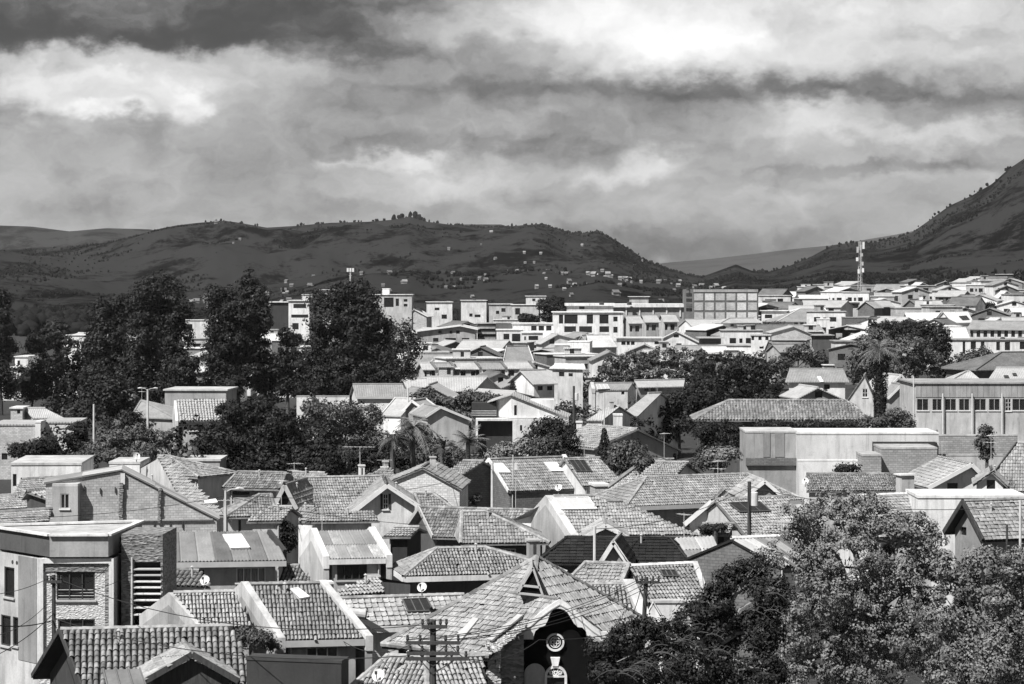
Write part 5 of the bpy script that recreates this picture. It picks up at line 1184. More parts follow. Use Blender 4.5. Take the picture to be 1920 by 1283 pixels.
hip('hipped_house','bright pyramid roof peeping over the office roof',MG,(1812,697),(1818,697),(1778,717),(1842,717),28,362,wm=W,rm=M['farlight'],over=.3)
hip('hipped_house','dark two level hipped house above the office at the right edge',MG,(1878,661),(1960,661),(1830,696),(1960,690),27,372,wm=DK,rm=M['fardark'],over=.6)
gable('tiled_house','bright roofed house with dark roof windows at the right edge over the office',MG,(1868,690),(1960,690),(1850,715),(1960,715),25,350,wm=W,rm=M['farlight'],over=.4,sky=[([(1900,704),(1907,704),(1905,700),(1898,700)],'d'),([(1884,708),(1892,708),(1890,704),(1882,704)],'d')])
# white modern house with mono pitch gable
def monohouse():
    d=300; k=d/F; X=lambda px:(px-960)*k; Z=lambda py:EYE-(py-HOR)*k
    root=thing('modern_house','white modern house with a long sloping gable wall, slit window and dark garage','house',(X(985),d,0),MG)
    b=MB(); on=Vector((0,-1,0))
    p=Vector((X(959),d,0)); q=Vector((X(1063),d,0)); wall_panel(b,p,q,Z(784),Z(741),Z(782),None,[(X(964)-X(959),X(969)-X(959),Z(779),Z(760))],on,0,.2)
    p2=Vector((X(931),d+2.2,0)); wall_panel(b,p2,p,Z(784),Z(752),Z(741),None,[],on,0)
    wall_panel(b,q,Vector((X(1063),d+7,0)),Z(784),Z(782),Z(782),None,[],Vector((1,0,0)),0)
    b.build('wall',W,root)
    s=MB(); a=P(958,739,d-.3);c=P(914,753,d+1.6); f=Vector((.5,7,0)); roof_slab(s,[[c,a,a+f,c+f]],.16); e=P(1066,782,d-.25); roof_slab(s,[[a,e,e+f,a+f]],.16); s.build('roof',M['farlight'],root)
    b=MB(); wl=Vector((X(892),d-.4,0)); wr=Vector((X(1066),d-.4,0)); g=[(X(896)-X(892),X(961)-X(892),.2,Z(789)),(X(975)-X(892),X(979)-X(892),Z(808),Z(797))]; wall_panel(b,wl,wr,-.3,Z(785),Z(785),None,g,on,0,1.2); b.poly([Vector((wl.x,wl.y,Z(785))),Vector((wr.x,wr.y,Z(785))),Vector((wr.x,d+6,Z(785))),Vector((wl.x,d+6,Z(785)))])
    for x in (wl,wr): b.poly([Vector((x.x,x.y,-.3)),Vector((x.x,x.y,Z(785))),Vector((x.x,d+6,Z(785))),Vector((x.x,d+6,-.3))])
    b.build('ground_floor',W,root)
    b=MB(); b.poly([Vector((X(894),d+.75,0)),Vector((X(963),d+.75,0)),Vector((X(963),d+.75,Z(787))),Vector((X(894),d+.75,Z(787)))]); b.build('garage_door',CH,root)
    b=MB(); b.poly([Vector((X(963),d+.1,Z(780))),Vector((X(970),d+.1,Z(780))),Vector((X(970),d+.1,Z(759))),Vector((X(963),d+.1,Z(759)))]); b.build('window',M['glass'],root)
    b=MB(); b.box((X(884),d+1.6,Z(784)),(X(931)-X(884),0,0),(0,3,0),(0,0,Z(757)-Z(784))); b.build('loggia',CH,root)
    b=MB(); 
    for yy in (772,776,780): b.tube([(X(884),d+1.4,Z(yy)),(X(931),d+1.4,Z(yy))],.04,5)
    b.build('railing',M['steel'],root)
    b=MB(); b.box((X(985),d+2.5,Z(784)),(X(1040)-X(985),0,0),(0,4,0),(0,0,Z(752)-Z(784))); b.build('upper_room',W,root)
monohouse()
gfront('tiled_house','weathered tile house with a grey gable wall below the modern white house',MG,(1196,805),(1112,838),(1284,849),9,-34,252,wm=GY,roof='barrel',tw=.34,tl=.5,rm=M['tilelight'],over=.4,wins=[('left',(1262,850,1280,862),FR_)])
block('white_chimney_stack','small white plastered stack beside the dark utility pole','sheds and annexes',1081,1091,790,262,.7,0,W,(),'chimney',.08,rm=W)
block('white_shed','small white box shed between tiled slopes','sheds and annexes',1151,1167,777,272,2,0,W,(),'shed',.05,rm=W)
r=gable('white_house','white blank fronted house with grey gable end, right of the dark utility pole',MG,(1113,719),(1186,718),(1116,731),(1178,731),22,352,wm=W,rm=M['far'],over=.1,parapet='L',pm=PL,pw=.5,ph=.2,sky=[([(1121,730),(1143,729),(1138,720),(1117,720)],'g')],wins=Wn('front',(1165,734,1171,740)))  # pale panel on the slope paints a sunlit patch of roof
gable('tiled_house','pale roofed house with a porch gable, behind the dark bush',MG,(1190,714),(1284,713),(1196,727),(1282,724),22,356,wm=GY,rm=M['farlight'],over=.3,wins=Wn('front',(1208,728,1216,734),(1220,728,1228,734)))
gable('tiled_house','narrow bright tile slope descending left, above the small white shed',MG,(1215,738),(1240,737),(1160,782),(1196,780),24,300,wm=W,rm=M['farlight'],over=.2)
gable('tiled_house','narrow broken tile slope right of the utility pole foot',MG,(1140,762),(1162,760),(1100,786),(1130,789),24,285,wm=W,rm=M['farlight'],over=.2)
gable('barn','smooth roofed barn in front of the dark tall trees',MG,(661,721),(755,721),(667,744),(765,744),27,338,cat='barn',wm=W,rm=M['far'],over=.3,fascia=GT)
block('white_wall','long white boundary wall under the tall dark trees','garden walls',556,655,742,334,.5,0,W,(),'wall',.03,rm=GY)
gable('tiled_house','tiled house with white verge before the barn',MG,(742,747),(780,748),(715,778),(752,781),28,306,wm=W,rm=M['farlight'],over=.2,barge=TR,bargeside=-1)
gfront('gabled_house','tiled gable behind the slim pale pole',MG,(772,752),(752,775),(800,772),6,14,302,wm=GY,rm=M['farlight'],over=.3,barge=TR)
gfront('gabled_house','broad tiled gable left of the modern white house',MG,(826,764),(798,782),(884,789),8,-16,294,wm=PL,rm=M['far'],over=.3,barge=TR)
block('flat_house','grey flat roofed block behind the tiled cottage at left',MG,309,424,730,305,8,-3,GY,[('front',(364,748,382,753),FR_),('front',(392,748,406,752),FR_)],'house',.2,rm=PL)
gable('tiled_cottage','tiled cottage with a wide window and porch, left of the dark conifers',MG,(331,753),(424,752),(334,790),(418,789),30,286,wm=PL,rm=M['farlight'],over=.4,roof='barrel',tw=.34,tl=.5,parapet='L',pm=W,pw=.3,ph=.12,wins=[('front',(354,796,382,808),dict(nx=3,fm=GT))])
hip('hipped_house','grey pyramid roof left of the flat block behind the bushes',MG,(264,752),(268,752),(246,770),(330,798),30,300,wm=GY,rm=M['far'],over=.3)
gable('tiled_house','pale roofed house with a small dark gablet at the left edge',MG,(45,766),(85,765),(62,783),(120,784),24,292,wm=W,rm=M['farlight'],over=.3)
block('brick_house','pale brick house wall at the left edge with a white column',MG,-20,70,795,270,8,0,M['brick'],Wn('front',(3,850,14,862)),'house',.1,rm=M['farlight'])
block('brick_house','pale brick house wall with bright top beside the white column',MG,76,146,791,272,8,3,M['whitebrick'],(),'house',.1,rm=M['farlight'])
block('white_column_house','thin white end wall between the two pale brick walls',MG,66,76,790,269,3,0,W,(),'wall',.05,rm=W)
block('water_tank_house','small brick roof room with a bright slab at the left edge',MG,20,42,764,290,4,0,M['brick'],Wn('front',(32,768,38,776)),'house',.15,rm=W)
block('concrete_terrace','pale concrete terrace wall under the big conifer at left','garden walls',338,412,861,215,5,0,GY,Wn('front',(366,868,380,880)),'wall',.1,rm=PL)

# ------------------------------------------------------------------ the far town
FG='houses of the far town'
def brickblock():
    d=640; k=d/F; X=lambda px:(px-960)*k; Z=lambda py:EYE-(py-HOR)*k; gz=ground_z(X(1360),d)-.5
    root=thing('brick_building','large square brick block with a dark concrete grid on the skyline','apartment building',(X(1355),d,gz),FG)
    x0,x1,x2=X(1287),X(1300),X(1422); b=MB(); fl=Vector((x1,d,0));fr=Vector((x2,d,0)); sl=Vector((x0,d+6,0))
    zt=Z(543); 
    for p,q in ((fl,fr),(fr,Vector((x2+1,d+14,0))),(Vector((x2+1,d+14,0)),Vector((x0,d+14,0))),(Vector((x0,d+14,0)),sl),(sl,fl)): b.poly([Vector((p.x,p.y,gz)),Vector((q.x,q.y,gz)),Vector((q.x,q.y,zt)),Vector((p.x,p.y,zt))])
    b.poly([Vector((p.x,p.y,zt)) for p in (fl,fr,Vector((x2+1,d+14,0)),Vector((x0,d+14,0)),sl)]); b.build('wall',M['darkbrick'],root)
    cols=[X(1300+121*q/6) for q in range(7)]; rows=[Z(y) for y in (548.5,565.5,584,601.5,622)]
    for i in range(6):
        for j in range(4):
            w=MB(); w.box((cols[i]+.25,d-.13,rows[j+1]+.28),(cols[i+1]-cols[i]-.5,0,0),(0,.128,0),(0,0,rows[j]-rows[j+1]-.56)); w.build('brick_panel',M['whitebrick'] if R.random()<.3 else M['brick'],root)
    w=MB(); w.box((cols[0],d-.2,Z(548)),(cols[6]-cols[0],0,0),(0,.198,0),(0,0,Z(543)-Z(548))); w.build('parapet',GY,root)
    for j,y in enumerate((550,560,570,578)):
        t=(fl-sl).normalized(); w=MB(); o=sl+t*1.2; on=Vector((t.y,-t.x,0)); on=on if on.x<0 else -on
        w.box(Vector((o.x,o.y,Z(y+6)))+on*.02,t*4.2,on*.05,(0,0,Z(y)-Z(y+6))); w.build('window',M['glass'],root)
brickblock()
r=block('white_building','white modern building with a tall grid of dark windows below the skyline',FG,1038,1168,585,560,12,0,W,
  Wn('front',(1048,590,1056,607),(1058,590,1083,607),(1100,590,1112,607),(1124,590,1141,607),(1058,612,1080,623),(1086,612,1110,624),(1124,612,1142,623),(1150,594,1158,603),(1150,613,1158,624)),'apartment building',.35,rm=W)
block('white_building','white upper slab set back on the big windowed building',FG,1064,1150,569,575,9,0,W,Wn('front',(1086,574,1096,580)),'building',.5,rm=W,slab=.6)
r=block('long_building','long white roofed building with grey wall panels on the skyline',FG,1150,1286,570,650,14,0,M['block'],(),'building',.8,rm=W,slab=.9)
k=650/F
for q in range(5):
    b=MB(); b.box(P(1173+25.3*q,594,649.7),(2.4*k,0,0),(0,.28,0),(0,0,18*k)); b.build('pilaster',W,r)
# stepped row on the right of the white building
for i,(x,y) in enumerate(((1172,593),(1203,591),(1238,590))):
    gable('row_house',['left','middle','right'][i]+' of three stepped row houses under the long white roof',FG,(x,y),(x+28,y),(x+6,y+14),(x+36,y+13),28,560+10*i,wm=PL,rm=M['farlight'],over=.4,wins=Wn('front',(x+6,y+18,x+14,y+29),(x+19,y+18,x+27,y+29)))
gfront('white_house','white gabled house with four small windows above the garden trees',FG,(1268,621),(1240,635),(1314,644),9,5,530,wm=W,rm=M['farwhite'],over=.4,wins=Wn('left',(1263,627,1273,633),(1268,644,1278,651),(1253,644,1257,648)))
block('white_house','long low white house left of the four windowed gable',FG,1159,1240,633,520,8,0,W,Wn('front',(1165,640,1173,647),(1175,640,1181,647),(1183,640,1190,647),(1227,640,1237,646)),'house',.5,rm=M['farwhite'])
hip('hipped_house','low hipped roof below the brick grid block',FG,(1368,597),(1414,597),(1352,606),(1430,605),24,600,wm=W,rm=M['farlight'],over=.6,wins=Wn('front',(1390,608,1402,614),(1370,608,1376,612)))
gfront('brick_house','pale brick gable with a dark porch right of the four windowed gable',FG,(1384,617),(1353,630),(1408,630),9,-12,545,wm=M['brick'],rm=M['far'],over=.3)
block('brick_house','dark recessed house front beside the pale brick gable',FG,1316,1352,633,520,8,0,DK,(),'house',.7,rm=M['farlight'])
gable('white_house','bright white roof over a low wall above the dark garden trees',FG,(1315,651),(1362,651),(1328,664),(1378,664),22,480,wm=PL,rm=M['farwhite'],over=.3)
block('white_house','white house with three square windows and a brick wing',FG,1408,1444,628,500,8,-8,W,Wn('front',(1409,629,1414,638),(1422,629,1428,638),(1435,629,1441,638),(1424,650,1432,654)),'house',.2,rm=M['farlight'])
gfront('brick_house','wide pale gable wing right of the three square windows',FG,(1488,612),(1444,624),(1526,628),10,0,520,wm=M['brick'],rm=M['farlight'],over=.4)
block('white_house','white block house right of the brick grid block',FG,1428,1476,582,640,9,-4,W,Wn('front',(1434,590,1448,597)),'house',.5,rm=W)
gable('tiled_house','grey gable house with pale side below the white block',FG,(1448,646),(1520,644),(1462,660),(1528,660),26,470,wm=GY,rm=M['far'],over=.3,wins=Wn('front',(1470,664,1478,672)))
gfront('gabled_house','dark gabled wall at the edge of the round tree',FG,(1440,640),(1432,660),(1464,652),6,10,480,wm=M['darkbrick'],rm=M['far'],over=.2)
# centre
r=gfront('timber_house','wide shallow gabled house with two window bands, right of the tall dark trees',FG,(863,611),(776,622),(896,618),10,2,565,wm=GY,rm=M['farlight'],over=.7,barge=TR,wins=Wn('left',(843,620,848,626),(855,620,862,626),(822,620,828,625),(812,634,822,641),(835,634,855,641),(866,634,880,641),(812,650,828,657),(838,648,860,656)))
sb_=block('striped_building','dark building with pale horizontal bands at the centre of the far town',FG,895,930,606,575,8,0,CH,(),'building',.2,rm=GY)
for y in (613,623,633,643):
    b=MB(); p=P(896,y+3.5,574.7); b.box(p,(33*575/F,0,0),(0,.28,0),(0,0,3.5*575/F)); b.build('band',GY,sb_)
block('dark_topped_house','white house with a dark upper box and shaded stair',FG,931,978,618,560,9,0,W,Wn('front',(944,626,955,646),(960,626,976,647)),'house',.2,rm=W)
block('dark_box','dark square box on the white house roof',FG,930,960,605,568,5,0,DK,(),'roof room',.1,rm=GY)
block('white_house','long white terrace house left of the windowed building',FG,961,1040,606,566,9,0,W,Wn('front',(996,611,1006,620),(1010,611,1020,620),(1024,611,1034,620)),'house',.3,rm=M['farwhite'])
block('white_house','white house with two wide window slots',FG,979,1018,623,540,8,0,W,Wn('front',(983,631,986,638),(991,630,1009,638),(991,647,1009,653)),'house',.3,rm=W)
gfront('gabled_house','sloping roofed house beside the two window slots',FG,(1046,627),(1014,645),(1082,636),8,-10,525,wm=W,rm=M['farlight'],over=.4,wins=Wn('left',(1030,634,1040,645)))
block('block_house','grey block house with pale corner below the big windowed building',FG,1041,1066,646,490,7,0,M['block'],(),'house',.1,rm=W)
block('white_house','plain white house with a small door below the big windowed building',FG,1066,1106,640,492,7,-6,W,Wn('front',(1083,668,1088,678)),'house',.1,rm=W)
gfront('gabled_house','dark faced gable against a broad white roof',FG,(1090,629),(1080,645),(1104,646),9,18,515,wm=MID,rm=M['farwhite'],over=.2)
gable('white_roofed_house','house under a broad bright roof right of the plain white house',FG,(1100,629),(1142,628),(1104,652),(1158,650),24,510,wm=PL,rm=M['farwhite'],over=.4,wins=Wn('front',(1106,668,1110,680),(1113,668,1128,680)))
for i,(x,y,w) in enumerate(((786,681,26),(812,681,36),(853,680,42),(897,680,46),(944,679,52))):
    gable('row_house',('first','second','third','fourth','fifth')[i]+' from left of the low row houses right of the tall dark trees',FG,(x,y),(x+w-6,y),(x+6,y+12),(x+w+4,y+12),26,408+3*i,wm=W if i%2 else PL,rm=M['far'] if i%2 else M['farlight'],over=.4,parapet='R',pm=M['darkbrick'],pw=.4,ph=.3,wins=Wn('front',(x+10,y+16,x+20,y+26),(x+w-12,y+16,x+w-3,y+25)))
gable('tiled_house','plain grey roof slope behind the low row houses',FG,(950,650),(990,648),(944,678),(1000,677),30,462,wm=PL,rm=M['far'],over=.2,barge=TR)
gable('white_roofed_house','house with a bright broad roof and dark openings, centre',FG,(975,695),(1024,694),(1000,721),(1046,719),28,366,wm=W,rm=M['farlight'],over=.4,wins=Wn('front',(1008,724,1018,732),(1026,724,1036,732)))
gable('white_roofed_house','low wide white roof right of the bright broad roof',FG,(1040,683),(1096,684),(1030,690),(1098,692),14,392,wm=PL,rm=M['farwhite'],over=.4,wins=Wn('front',(1048,698,1058,706),(1066,700,1074,706)))
# skyline centre
for (lab,x0,x1,y,d,wl) in (('white flat house with a thin roof bar on the skyline, right of the tall trees',802,848,566,800,((815,577,824,582),(828,590,838,598))),
   ('white flat house with a broad white upper board on the skyline',867,912,563,820,((890,590,901,595),(880,588,886,594))),
   ('pale flat house with dark windows on the skyline, left of the dark round tree',920,960,570,800,((930,583,936,589),(940,578,948,585))),
   ('long grey house on the skyline, left of the dark round tree',959,1010,571,780,((966,578,975,590),)),
   ('small white roof terrace on the skyline above the dark round tree',987,1023,555,880,((998,560,1004,565),))):
    block('skyline_house',lab,FG,x0,x1,y,d,9,R.uniform(-5,5),W if 'white' in lab else PL,Wn('front',*wl),'house',.35,rm=W)
block('skyline_house','thin white roof seen over the long white roofed building',FG,1182,1216,556,900,8,0,PL,(),'house',.6,rm=W)
gfront('skyline_house','small gabled house with a brick side at the foot of the skyline houses',FG,(776,580),(762,592),(802,594),8,10,700,wm=M['brick'],rm=M['farwhite'],over=.4)
# behind the tall trees, left
block('white_building','white framed building with a dark side bay between the tall trees',FG,541,580,563,640,10,-4,W,Wn('front',(550,570,574,578),(546,590,578,596),(548,606,560,618)),'building',.4,rm=W)
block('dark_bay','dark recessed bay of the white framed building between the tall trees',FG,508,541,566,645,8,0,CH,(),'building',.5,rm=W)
block('skyline_house','white roof block above the white framed building',FG,566,586,552,760,8,0,W,(),'house',.2,rm=W)
block('skyline_house','white roof slab showing behind the tall tree tops',FG,602,626,543,800,8,0,PL,(),'house',.6,rm=W)
r=block('tower_block','dark glazed block with white columns on the skyline, right of the tall trees',FG,700,772,552,700,10,0,PL,Wn('front',(720,558,738,576),(742,560,748,574),(757,561,764,566),(757,570,764,575)),'apartment building',.3,rm=W)
block('roof_room','white roof room on the dark glazed block',FG,717,730,541,704,4,0,W,(),'roof room',.1,rm=W)
for i,(x0,x1,y,d) in enumerate(((340,392,600,760),(392,408,588,700),(150,176,640,520),(352,402,690,450),(392,425,672,420),(0,40,690,440),(28,52,668,450),(80,150,688,450),(430,470,706,450),(480,520,700,450),(520,560,684,450),(560,590,650,450),(120,160,628,560))):
    block('white_house','white house behind the tall dark trees, '+('sixth','ninth','fourth','tenth','second','first','third','eleventh','twelfth','thirteenth','fourteenth','seventh','fifth')[i]+' glimpsed from the left',FG,x0,x1,y,d,8,R.uniform(-8,8),W,Wn('front',(x0+(x1-x0)*.2,y+8,x0+(x1-x0)*.4,y+17)),'house',.2,rm=M['farwhite'])
# right hillside town
gf=lambda lab,A,L,Rr,d,wm,rm,wins=(),yaw=0,nm='gabled_house',Ld=9,**o: gfront(nm,lab,FG,A,L,Rr,Ld,yaw,d,wm=wm,rm=rm,over=.4,wins=wins,**o)
hip('hipped_house','hipped house with pale ridges and a row of dark windows, left of the mast',FG,(1500,579),(1546,582),(1456,607),(1566,600),26,640,wm=W,rm=M['far'],over=.5,ridgem=M['trim'],wins=Wn('front',(1489,604,1496,612),(1500,604,1507,612),(1512,603,1530,611)))
block('white_house','white corner house with an arched window under the hipped one',FG,1532,1556,598,600,7,-6,W,Wn('front',(1537,614,1549,625)),'house',.1,rm=W)
gf('dark brick gable house right of the hipped one',(1622,565),(1606,580),(1640,578),650,M['darkbrick'],M['farlight'],yaw=24)
block('brick_house','dark brick house over the round garden tree',FG,1586,1634,595,610,8,0,M['darkbrick'],(),'house',.1,rm=M['far'])
gable('tiled_house','pale roof right of the dark brick gable',FG,(1632,564),(1668,563),(1640,576),(1678,575),26,660,wm=DK,rm=M['farlight'],over=.4)
block('block_house','pale block wall house behind the round garden tree',FG,1680,1730,577,630,9,0,M['brick'],(),'house',.2,rm=M['farlight'])
gf('dark faced gable over the pale block wall',(1705,562),(1692,575),(1722,575),665,M['darkbrick'],M['far'],yaw=20)
gable('tiled_house','long pale roof behind the dark round tree',FG,(1716,564),(1764,562),(1714,584),(1778,584),28,660,wm=GY,rm=M['farlight'],over=.3)
gf('dark brick gable with a bright roof and dark dormer',(1764,585),(1748,606),(1786,607),590,M['darkbrick'],M['farwhite'],yaw=24)
gable('white_roofed_house','bright roof with a dark dormer at the right hillside',FG,(1768,585),(1815,584),(1786,605),(1826,605),28,588,wm=W,rm=M['farwhite'],over=.3,sky=[([(1805,600),(1818,599),(1812,592),(1798,593)],'d')])
gf('dark triangular gable with a pale roof at right',(1824,552),(1800,585),(1846,586),690,M['darkbrick'],M['farlight'],yaw=10)
gf('dark double gable left of the triangular one',(1776,549),(1760,566),(1802,566),740,MID,M['farlight'],yaw=12)
gable('white_roofed_house','bright flat pitched roof on the right skyline',FG,(1778,538),(1812,537),(1784,552),(1822,552),25,820,wm=W,rm=M['farwhite'],over=.3,wins=Wn('front',(1788,555,1806,561)))
gf('white two storey house with dark windows at the right edge',(1888,546),(1868,562),(1916,562),700,W,M['farwhite'],wins=Wn('left',(1877,565,1882,574),(1890,565,1897,574),(1903,565,1909,574),(1897,585,1912,592)),nm='white_house')
block('white_house','white two storey house high on the right skyline',FG,1834,1876,521,905,8,-5,W,Wn('front',(1846,525,1854,530),(1860,525,1869,530),(1846,538,1854,541)),'house',.3,rm=W)
block('dark_house','dark house with a pale slab high on the right skyline',FG,1876,1908,514,915,8,0,DK,(),'house',.4,rm=W)
gf('brick shed gable with a white porch on the right skyline',(1730,530),(1712,542),(1772,548),840,M['block'],M['farwhite'],yaw=-8)
block('white_house','white porch house under the brick shed gable',FG,1735,1766,547,800,7,0,W,Wn('front',(1743,556,1762,562)),'house',.3,rm=W)
gable('tiled_house','broad pale roof below the right skyline',FG,(1640,549),(1672,548),(1628,563),(1680,562),25,760,wm=PL,rm=M['farlight'],over=.4)
gf('small gablet house left of the brick shed gable',(1695,545),(1682,556),(1712,556),770,PL,M['farlight'])
block('white_building','long flat white building at the foot of the mast',FG,1531,1606,533,930,10,0,W,(),'building',.3,rm=W)
block('flat_house','pale house with two windows below the mast',FG,1580,1612,566,690,8,0,PL,Wn('front',(1592,570,1610,578)),'house',.4,rm=W)
block('white_house','white house with a wide window above the long white block',FG,1752,1802,611,520,8,0,W,Wn('front',(1778,621,1791,630),(1794,621,1800,630)),'house',.1,rm=W)
r=gable('colonnade_house','long tiled roof with a row of dark openings at the right edge',FG,(1822,602),(1940,604),(1812,617),(1940,619),24,505,wm=PL,rm=M['far'],over=.6,wins=Wn('front',*[(x,620,x+7,632) for x in range(1818,1915,13)]))
block('white_block','long white block with tall windows below the colonnade',FG,1785,1960,636,470,10,0,W,Wn('front',(1805,640,1810,664),(1820,640,1830,655),(1839,640,1846,660),(1868,641,1875,657),(1884,641,1894,657),(1912,641,1922,655)),'building',.25,rm=GY)
block('dark_house','dark porch house left of the round garden tree',FG,1524,1560,628,520,7,0,DK,(),'house',.5,rm=GY)
block('white_house','white framed house front left of the round garden tree',FG,1567,1600,639,480,7,0,W,Wn('front',(1586,645,1590,660)),'house',.3,rm=GY)

# many more houses crowd the gaps; nothing in the photograph tells them apart
HAND=[(o.location.x,o.location.y,o['label']) for o in bpy.data.objects if o.type=='EMPTY' and o.get('label') and o.location.y>200 and o.get('category') in ('house','building','apartment building','hall','barn','office building')]
def near(x,y,n=8):
    l=min(HAND,key=lambda q:(q[0]-x)**2+(q[1]-y)**2*.15)[2].replace(',','').split()[:n]
    while l[-1] in ('a','the','of','with','and','in','on','over','at','right','left','under','behind','below','by','its','from','two','before','to','between','beside','above','for','small','dark'): l.pop()
    return ' '.join(l)
OCC=[(o.location.x,o.location.y) for o in bpy.data.objects if o.type=='EMPTY' and o.location.y>340]
def LB(wm,kind,lab): return 'small '+{W:'white',PL:'pale',GY:'grey',MID:'dark grey',M['brick']:'brick',M['darkbrick']:'dark brick'}.get(wm,'pale')+' '+kind+' house '+lab
def filler(n,xr,dr,lab0,grp,seed):
    rs=random.Random(seed); made=0; tries=0
    while made<n and tries<n*60:
        tries+=1; px=rs.uniform(*xr); d=rs.uniform(*dr); x=(px-960)/F*d
        if any((x-a)**2+(d-b)**2<10.5**2 for a,b in OCC): continue
        OCC.append((x,d)); g=ground_z(x,d); w=rs.uniform(3.4,5.2); h=rs.uniform(4.8,7.2); L=rs.uniform(7,11); k=F/d; yt=HOR+(EYE-(g+h+rs.uniform(1.0,1.9)))*k; ye=HOR+(EYE-(g+h))*k
        wm=rs.choice([W,W,W,W,PL,GY,M['brick'],M['darkbrick'],M['darkbrick'],MID]); rm=rs.choice([M['far'],M['farlight'],M['farlight'],M['farwhite'],M['fardark']]); ty=rs.random(); yaw=rs.uniform(-45,45)
        wn=lambda x0,x1: Wn('left',(x0+(x1-x0)*.22,ye+.9*k,x0+(x1-x0)*.38,ye+2.1*k),(x0+(x1-x0)*.60,ye+.9*k,x0+(x1-x0)*.78,ye+2.1*k),(x0+(x1-x0)*.2,ye+3.4*k,x0+(x1-x0)*.34,ye+5.4*k),(x0+(x1-x0)*.5,ye+3.5*k,x0+(x1-x0)*.8,ye+4.7*k),(x0+(x1-x0)*.44,ye-.9*k,x0+(x1-x0)*.56,ye+.1*k))
        wf=lambda x0,x1: Wn('front',(x0+(x1-x0)*.18,ye+.9*k,x0+(x1-x0)*.34,ye+2.1*k),(x0+(x1-x0)*.58,ye+.9*k,x0+(x1-x0)*.76,ye+2.1*k),(x0+(x1-x0)*.42,ye+1.0*k,x0+(x1-x0)*.50,ye+2.0*k),(x0+(x1-x0)*.2,ye+3.5*k,x0+(x1-x0)*.45,ye+4.8*k),(x0+(x1-x0)*.6,ye+3.4*k,x0+(x1-x0)*.72,ye+5.4*k))
        lab=LB(wm,'gabled' if ty<.42 else 'side roofed' if ty<.62 else 'flat roofed','beside the '+near(x,d,7))
        if ty<.42: gfront('town_house',lab,grp,(px,yt),(px-w*k*rs.uniform(.9,1.1),ye),(px+w*k*rs.uniform(.9,1.1),ye),L,yaw,d,wm=wm,rm=rm,over=.35,wins=wn(px-w*k,px+w*k))
        elif ty<.62:
            s=rs.uniform(-.5,.5)*w*k; gable('town_house',lab,grp,(px-w*k,yt),(px+w*k,yt),(px-w*k+s,ye+.22*k*3),(px+w*k+s,ye+.22*k*3),27,d,wm=wm,rm=rm,over=.3,wins=wf(px-w*k+s,px+w*k+s))
        else: block('town_house',lab,grp,px-w*k,px+w*k,ye-rs.uniform(0,1.2)*k,d,L*.8,yaw*.5,wm,wf(px-w*k,px+w*k),'house',.25,rm=rs.choice([W,PL,M['farwhite'],M['concrete']]))
        root=LAST[0]
        for _ in range(rs.choice((0,1,1,2))):              # lean-tos and roof rooms
            aw,ah,al=rs.uniform(1.6,3.4),rs.uniform(2.2,4.4),rs.uniform(2,4); sx=rs.choice((-1,1))*(w+rs.uniform(-.6,1.2)); z0=g-.3; 
            if ty>=.62 and rs.random()<.7: sx=rs.uniform(-.5,.5)*w; z0=EYE-(ye-HOR)/k; ah=rs.uniform(1.6,2.4)
            yy=d-rs.uniform(.2,1.6) if z0<g else d+rs.uniform(1,3); b=MB(); b.box((x+sx-aw/2,yy,z0),(aw,0,0),(0,al,0),(0,0,ah)); an=b.build('annex',rs.choice([W,PL,GY,M['brick']]),root)
            b=MB(); b.box((x+sx-aw/2-.2,yy-.25,z0+ah),(aw+.4,0,0),(0,al+.4,0),(0,0,.14)); b.build('roof',rs.choice([M['farlight'],M['farwhite'],M['far'],W]),an)
            b=MB(); wx=rs.uniform(-.25,.1)*aw; b.box((x+sx+wx,yy-.03,z0+ah*.45),(rs.uniform(.6,1.0),0,0),(0,.028,0),(0,0,rs.uniform(.7,1.0))); b.build('window',M['glass'],an)
        made+=1
filler(28,(780,1480),(440,540),'crowded among the nearer rooftops of the far town','crowded houses of the far town',3)
filler(30,(780,1480),(540,760),'below the skyline of the far town','crowded houses of the far town',4)
filler(42,(1430,1930),(460,700),'low on the right hillside town','crowded houses of the right hillside',5)
filler(40,(1430,1930),(700,930),'high on the right hillside town','crowded houses of the right hillside',6)
filler(18,(0,780),(430,600),'behind the tall dark trees','houses behind the tall trees',8)
filler(9,(800,1090),(335,400),'among the garden trees of the middle distance','houses among the garden trees',9)
